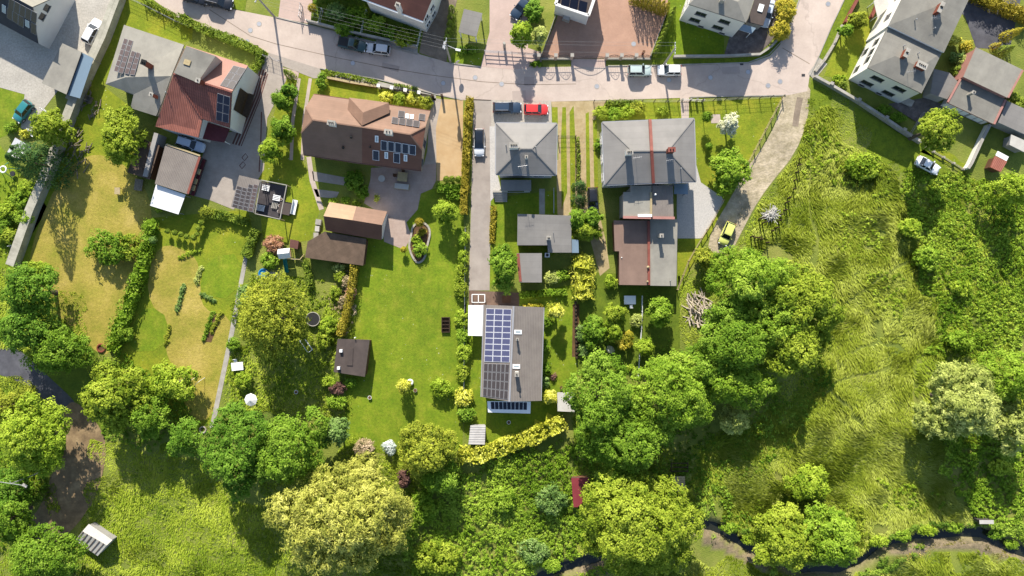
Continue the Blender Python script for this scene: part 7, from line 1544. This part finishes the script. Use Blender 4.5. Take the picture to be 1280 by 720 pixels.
for i in range(11):
    qx, qy = 838 - i * 2.2, 14 + i * 5.2; conifer('slim thuja along the right of the brown yard, %s from the top' % ORD[i], qx + 3, qy, 4.2, 3.0, 'clip', group='thujas along the brown paved yard', leaf=.16)
for i in range(8): conifer('slim thuja along the top of the brown yard, %s from the left' % ORD[i], 793 + i * 5.5, -2 + i * 2, 5.5, 4.5, 'clip_olive', group='thujas along the top of the yard', leaf=.18)
conifer('leaning golden thuja at the top right, beside the dark yard', 1262, 44, 7, 5, 'gold', leaf=.2); conifer('green thuja next to the golden one at the top right', 1254, 64, 8, 4, 'clip', leaf=.2); conifer('small golden cone shrub on the dark yard, top right', 1244, 58, 5, 2.2, 'gold', leaf=.18)
# vegetable beds
def bed(label, pts, w, pal, h=.35, n=9):
    r = nr(); P = [W(*p) for p in pts]; L = []
    for i in range(n):
        t = i / (n - 1) * (len(P) - 1); j = min(int(t), len(P) - 2); f = t - j; L.append((P[j][0] * (1 - f) + P[j + 1][0] * f + r.normal() * .08, P[j][1] * (1 - f) + P[j + 1][1] * f, .12, w * r.uniform(.6, 1.1), w * r.uniform(.6, 1.1), h * r.uniform(.7, 1.2)))
    V, t = puffs(L, r, .2, 10, .17, .6, low=-.2); V[:, 2] = np.maximum(V[:, 2], .03); tag(poly_mesh('vegetable_row', V, 4, MATS[pal], t), label, 'vegetable row')
bed('short row of grey-green plants on the yellowed lawn, left', [(230, 357), (222, 388)], .42, 'bluegreen'); bed('row of plants along the left of the dark vegetable bed', [(266, 391), (255, 424)], .45, 'mid'); bed('second row of plants in the dark vegetable bed', [(276, 392), (264, 416)], .4, 'olive')
bed('short row of plants along the small bright lawn patch', [(252, 368), (269, 376)], .38, 'bluegreen', n=6); bed('row of dry herbs along the garden middle', [(251, 335), (246, 354)], .4, 'pale_leaf', n=6); bed('low row of plants below the clipped balls', [(225, 322), (240, 316), (250, 313)], .4, 'lime_leaf', n=7)
bed('row of small herbs at the edge of the lower yellowed lawn', [(212, 408), (207, 430)], .35, 'olive', n=6)

# ================================================================== wild growth
lane_hole = [(980, 105), (1014, 105), (1009, 152), (995, 194), (967, 228), (948, 254), (934, 282), (916, 318), (880, 320), (886, 288), (913, 243), (928, 213), (952, 183), (970, 149)]
MEAD = [(1006, 128), (1030, 140), (1060, 166), (1128, 228), (1150, 300), (1156, 400), (1150, 440), (1140, 500), (1160, 560), (1205, 620), (1228, 655), (1150, 672), (1100, 682), (1060, 700), (960, 690), (930, 672), (900, 640), (885, 600), (872, 570), (960, 540), (1010, 500), (1030, 440), (1045, 380), (1000, 325), (940, 320), (926, 300), (960, 250), (985, 210), (1000, 180)]
blades('tall wild meadow grass bending in swirls across the right side', [MEAD], 48, .78, 'meadow', wid=.12, flow=-1.3, lean=1.45, fs=9, holes=[lane_hole], tracks=[[(1030, 490), (1050, 474), (1112, 458)], [(1038, 486), (1056, 505), (1075, 530)], [(1052, 378), (1100, 345), (1140, 325)], [(1020, 170), (1014, 260), (1020, 330)], [(1060, 440), (1100, 425), (1130, 436)]])
blades('bright grass and herbs between the bramble clumps at the right', [[(1128, 222), (1165, 212), (1200, 212), (1290, 240), (1290, 445), (1200, 440), (1150, 445), (1152, 300)]], 24, .6, 'rough_grass', 'rough_grass', wid=.12, seed=180, fs=6, flow=-1.2, lean=1.4)
blades('short sunlit grass on the slope below the stone wall', [[(1010, 112), (1022, 108), (1150, 186), (1200, 214), (1130, 232), (1060, 176), (1008, 140)]], 26, .3, 'rough_grass', 'rough_grass', wid=.10, seed=190, fs=6, flow=-1.2, lean=1.4)
blades('short trodden grass on both sides of the dirt lane', [[(978, 160), (1012, 130), (1004, 190), (985, 220), (960, 262), (930, 320), (850, 372), (850, 345), (880, 310), (905, 318), (935, 262)], [(850, 350), (900, 330), (930, 320), (890, 400), (852, 440)]], 26, .38, 'rough_grass', 'rough_grass', wid=.12, holes=[lane_hole], seed=60, flow=-1.4, lean=1.35)
blades('short rough grass around the white gabled shed, lower left', [[(128, 560), (150, 545), (250, 570), (300, 630), (335, 650), (345, 730), (100, 730), (84, 700), (88, 650), (118, 600)]], 40, .45, 'rough_grass', 'rough_grass', wid=.13, seed=80, fs=5, flow=-1.4, lean=1.35)
cover('low leafy weeds mixed in the rough grass at the lower left', [[(150, 560), (250, 580), (330, 660), (340, 730), (200, 730), (110, 720)]], 1.2, .3, 'rough_grass', leaf=.22, puff=.3, k=10)
blades('shaded grass under the tree cluster beside the meadow', [[(862, 560), (960, 520), (1030, 440), (1046, 470), (1020, 520), (960, 560), (900, 610), (862, 640)]], 26, .7, 'rough_grass', 'rough_grass', wid=.14, seed=90, flow=-1.4, lean=1.4)
blades('rough grass south of the stream at the bottom right', [[(850, 700), (884, 690), (960, 714), (1000, 722), (1060, 718), (1100, 700), (1180, 688), (1290, 706), (1290, 760), (850, 760)]], 36, .7, 'meadow', 'rough_grass', wid=.14, seed=110, fs=6, flow=-1.4, lean=1.4)
blades('tufted grass on the gravelly stream bank', [[(1105, 692), (1180, 674), (1290, 690), (1290, 704), (1180, 690), (1120, 700)]], 16, .35, 'tan_grass', 'bank_grass', wid=.09, seed=120)
cover('dense bright undergrowth of brambles right of the meadow', [[(1128, 228), (1165, 215), (1200, 214), (1290, 245), (1290, 445), (1200, 440), (1156, 445), (1158, 400), (1152, 300)]], 3.8, .6, 'bright', leaf=.28, puff=.4, k=14)
cover('lime green low scrub between the brambles right of the meadow', [[(1128, 228), (1165, 215), (1200, 214), (1290, 245), (1290, 445), (1200, 440), (1156, 445), (1158, 400), (1152, 300)]], 2.4, .5, 'lime_leaf', leaf=.26, puff=.38, k=14)
cover('leafy scrub patches inside the upper meadow', [[(1010, 150), (1060, 175), (1110, 225), (1090, 250), (1040, 235), (1005, 215)], [(1085, 330), (1125, 345), (1130, 395), (1095, 390)], [(1050, 262), (1100, 268), (1125, 310), (1080, 330), (1050, 300)], [(1090, 590), (1150, 600), (1180, 640), (1110, 640)]], 1.7, .6, 'lime_leaf', leaf=.3, puff=.42, k=12)
cover('dark green thicket below the pale silvery willow', [[(1150, 510), (1290, 540), (1290, 690), (1240, 668), (1200, 610), (1160, 560)]], 5.0, .9, 'bright', leaf=.34, puff=.46, k=14)
cover('wild leafy growth in the garden below the yellow hedge', [[(560, 585), (600, 578), (700, 540), (726, 560), (722, 640), (745, 730), (500, 730), (505, 640), (520, 600)]], 5.2, .9, 'bright', leaf=.3, puff=.42, k=16)
blades('coarse grass under and between the trees along the bottom', [[(-20, 330), (70, 330), (130, 430), (110, 450), (60, 420), (-20, 425)], [(-20, 468), (40, 486), (85, 560), (40, 660), (90, 740), (-20, 740)], [(322, 540), (440, 545), (520, 570), (520, 740), (335, 740), (330, 650)], [(715, 500), (870, 560), (880, 660), (850, 740), (720, 740)], [(440, 545), (575, 560), (590, 590), (520, 620)], [(930, 510), (1010, 430), (1050, 470), (1010, 540), (900, 620), (860, 580)], [(-20, 320), (60, 340), (95, 420), (110, 450), (60, 440), (-20, 420)]], 26, .5, 'rough_grass', 'rough_grass', wid=.13, seed=160, fs=5, flow=-1.4, lean=1.4)
blades('coarse grass around the foot of the pale silvery willow', [[(1140, 420), (1290, 430), (1290, 560), (1150, 560)]], 26, .6, 'rough_grass', 'rough_grass', wid=.13, seed=170, fs=5, flow=-1.4, lean=1.4)
cover('sedge tufts hanging over the stream edge', [[(872, 640), (925, 660), (960, 680), (1000, 700), (1080, 690), (1130, 662), (1235, 655), (1290, 672), (1290, 684), (1235, 664), (1150, 671), (1080, 700), (1000, 716), (920, 672), (872, 655)], [(960, 704), (1080, 712), (1110, 692), (1150, 684), (1110, 704), (1060, 724), (960, 716)]], 8, .8, 'sedge', leaf=.4, puff=.5, k=16, aspect=.3)
cover('weeds in the shade beside the tree cluster', [[(930, 520), (1000, 470), (1035, 440), (1045, 480), (1000, 540), (930, 590), (880, 600)], [(826, 515), (905, 525), (890, 620), (836, 600)]], 1.8, .5, 'mid', leaf=.28, puff=.4, k=12)
cover('pale herbs sprinkled through the wild garden', [[(600, 600), (700, 580), (715, 650), (690, 690), (620, 680), (590, 640)]], 1.5, 1.1, 'sedge', leaf=.24, puff=.36, k=14)
cover('weeds and saplings under the trees at the left edge', [[(-10, 480), (60, 500), (80, 560), (60, 600), (30, 660), (-10, 700)], [(110, 440), (150, 440), (230, 500), (250, 545), (200, 560), (140, 545), (118, 500)]], 2.6, .7, 'mid', leaf=.3, puff=.44, k=14)
cover('wild shrubs and grass around the olive tree', [[(312, 345), (420, 345), (440, 420), (415, 520), (380, 530), (300, 515), (285, 470), (296, 420)]], 1.8, .35, 'rough_grass', leaf=.24, puff=.34, k=11)
blades('long grass under the olive tree and around the trampoline', [[(310, 345), (400, 350), (440, 420), (430, 520), (300, 530), (280, 500), (292, 420)]], 22, .5, 'rough_grass', 'rough_grass', wid=.12, seed=140, fs=5, flow=-1.4, lean=1.35)
cover('leafy ground growth between the great tree cluster and the big bottom tree', [[(700, 520), (740, 560), (860, 580), (870, 700), (740, 720), (720, 600)], [(880, 590), (930, 630), (950, 660), (900, 656), (870, 640)]], 2.2, .5, 'mid', leaf=.3, puff=.42, k=13)
cover('leafy growth around the stream bank trees', [[(935, 625), (1060, 640), (1085, 700), (1010, 712), (960, 694), (935, 670)]], 2.0, .6, 'yellowgreen', leaf=.3, puff=.42, k=13)
cover('small garden plants in the narrow beds of the shaded garden', [[(728, 375), (764, 400), (756, 470), (724, 465)], [(795, 365), (846, 362), (846, 460), (800, 465)]], 1.2, .3, 'mid', leaf=.22, puff=.3, k=10)
cover('flower border plants beside the wide lawn', [[(412, 332), (446, 332), (432, 415), (412, 410)]], 2.4, .6, 'rosy', leaf=.2, puff=.3, k=11)
cover('rough plants under the bushes at the left of the concrete wall', [[(-10, 225), (50, 235), (40, 290), (18, 335), (-10, 335)]], 2.0, .5, 'lime_leaf', leaf=.26, puff=.36, k=12)
cover('dense planting of the shaded top garden', [[(398, -6), (450, -6), (524, 34), (520, 54), (388, 26)]], 2.2, .5, 'mid', leaf=.24, puff=.34, k=11)
cover('weeds along the foot of the concrete wall', [[(118, 90), (128, 95), (100, 180), (84, 220), (76, 212), (100, 140)]], 1.6, .3, 'rough_grass', leaf=.22, puff=.3, k=10)

# ================================================================== light and camera
SUN_EL, SUN_SHADOW = 32.5, 8.0       # shadows fall to the bottom, leaning 8 degrees to the right
sd = radians(SUN_SHADOW); el = radians(SUN_EL)
to_sun = (-sin(sd) * cos(el), cos(sd) * cos(el), sin(el))
from mathutils import Vector
ld = bpy.data.lights.new('sun', 'SUN'); ld.energy = 5.0; ld.angle = radians(.5); ld.color = (1.0, .935, .83)
lo = bpy.data.objects.new('sun', ld); COL.objects.link(lo); lo.location = Vector(to_sun) * 200
lo.rotation_euler = Vector(to_sun).to_track_quat('Z', 'Y').to_euler()
w = bpy.data.worlds.new('World'); sc.world = w; w.use_nodes = True; nt = w.node_tree
sky = nt.nodes.new('ShaderNodeTexSky'); sky.sky_type = 'NISHITA'; sky.sun_disc = False; sky.sun_elevation = el; sky.sun_rotation = math.atan2(to_sun[0], to_sun[1])
sky.air_density = 1.0; sky.dust_density = .8; sky.ozone_density = 1.0
bg = nt.nodes['Background']; bg.inputs['Strength'].default_value = .122; nt.links.new(sky.outputs['Color'], bg.inputs['Color'])
cd = bpy.data.cameras.new('camera'); cd.sensor_width = 36; cd.lens = 18 / (640 / S / H); cd.clip_start = 1; cd.clip_end = 2000
co = bpy.data.objects.new('camera', cd); COL.objects.link(co); co.location = (0, 0, H); co.rotation_euler = (0, 0, 0); sc.camera = co
vs = sc.view_settings; vs.view_transform = 'Standard'; vs.look = 'None'; vs.gamma = 1; vs.use_curve_mapping = False; vs.exposure = .84
sc.cycles.max_bounces = 6; sc.cycles.diffuse_bounces = 3; sc.cycles.glossy_bounces = 2; sc.cycles.transmission_bounces = 3; sc.cycles.use_denoising = True
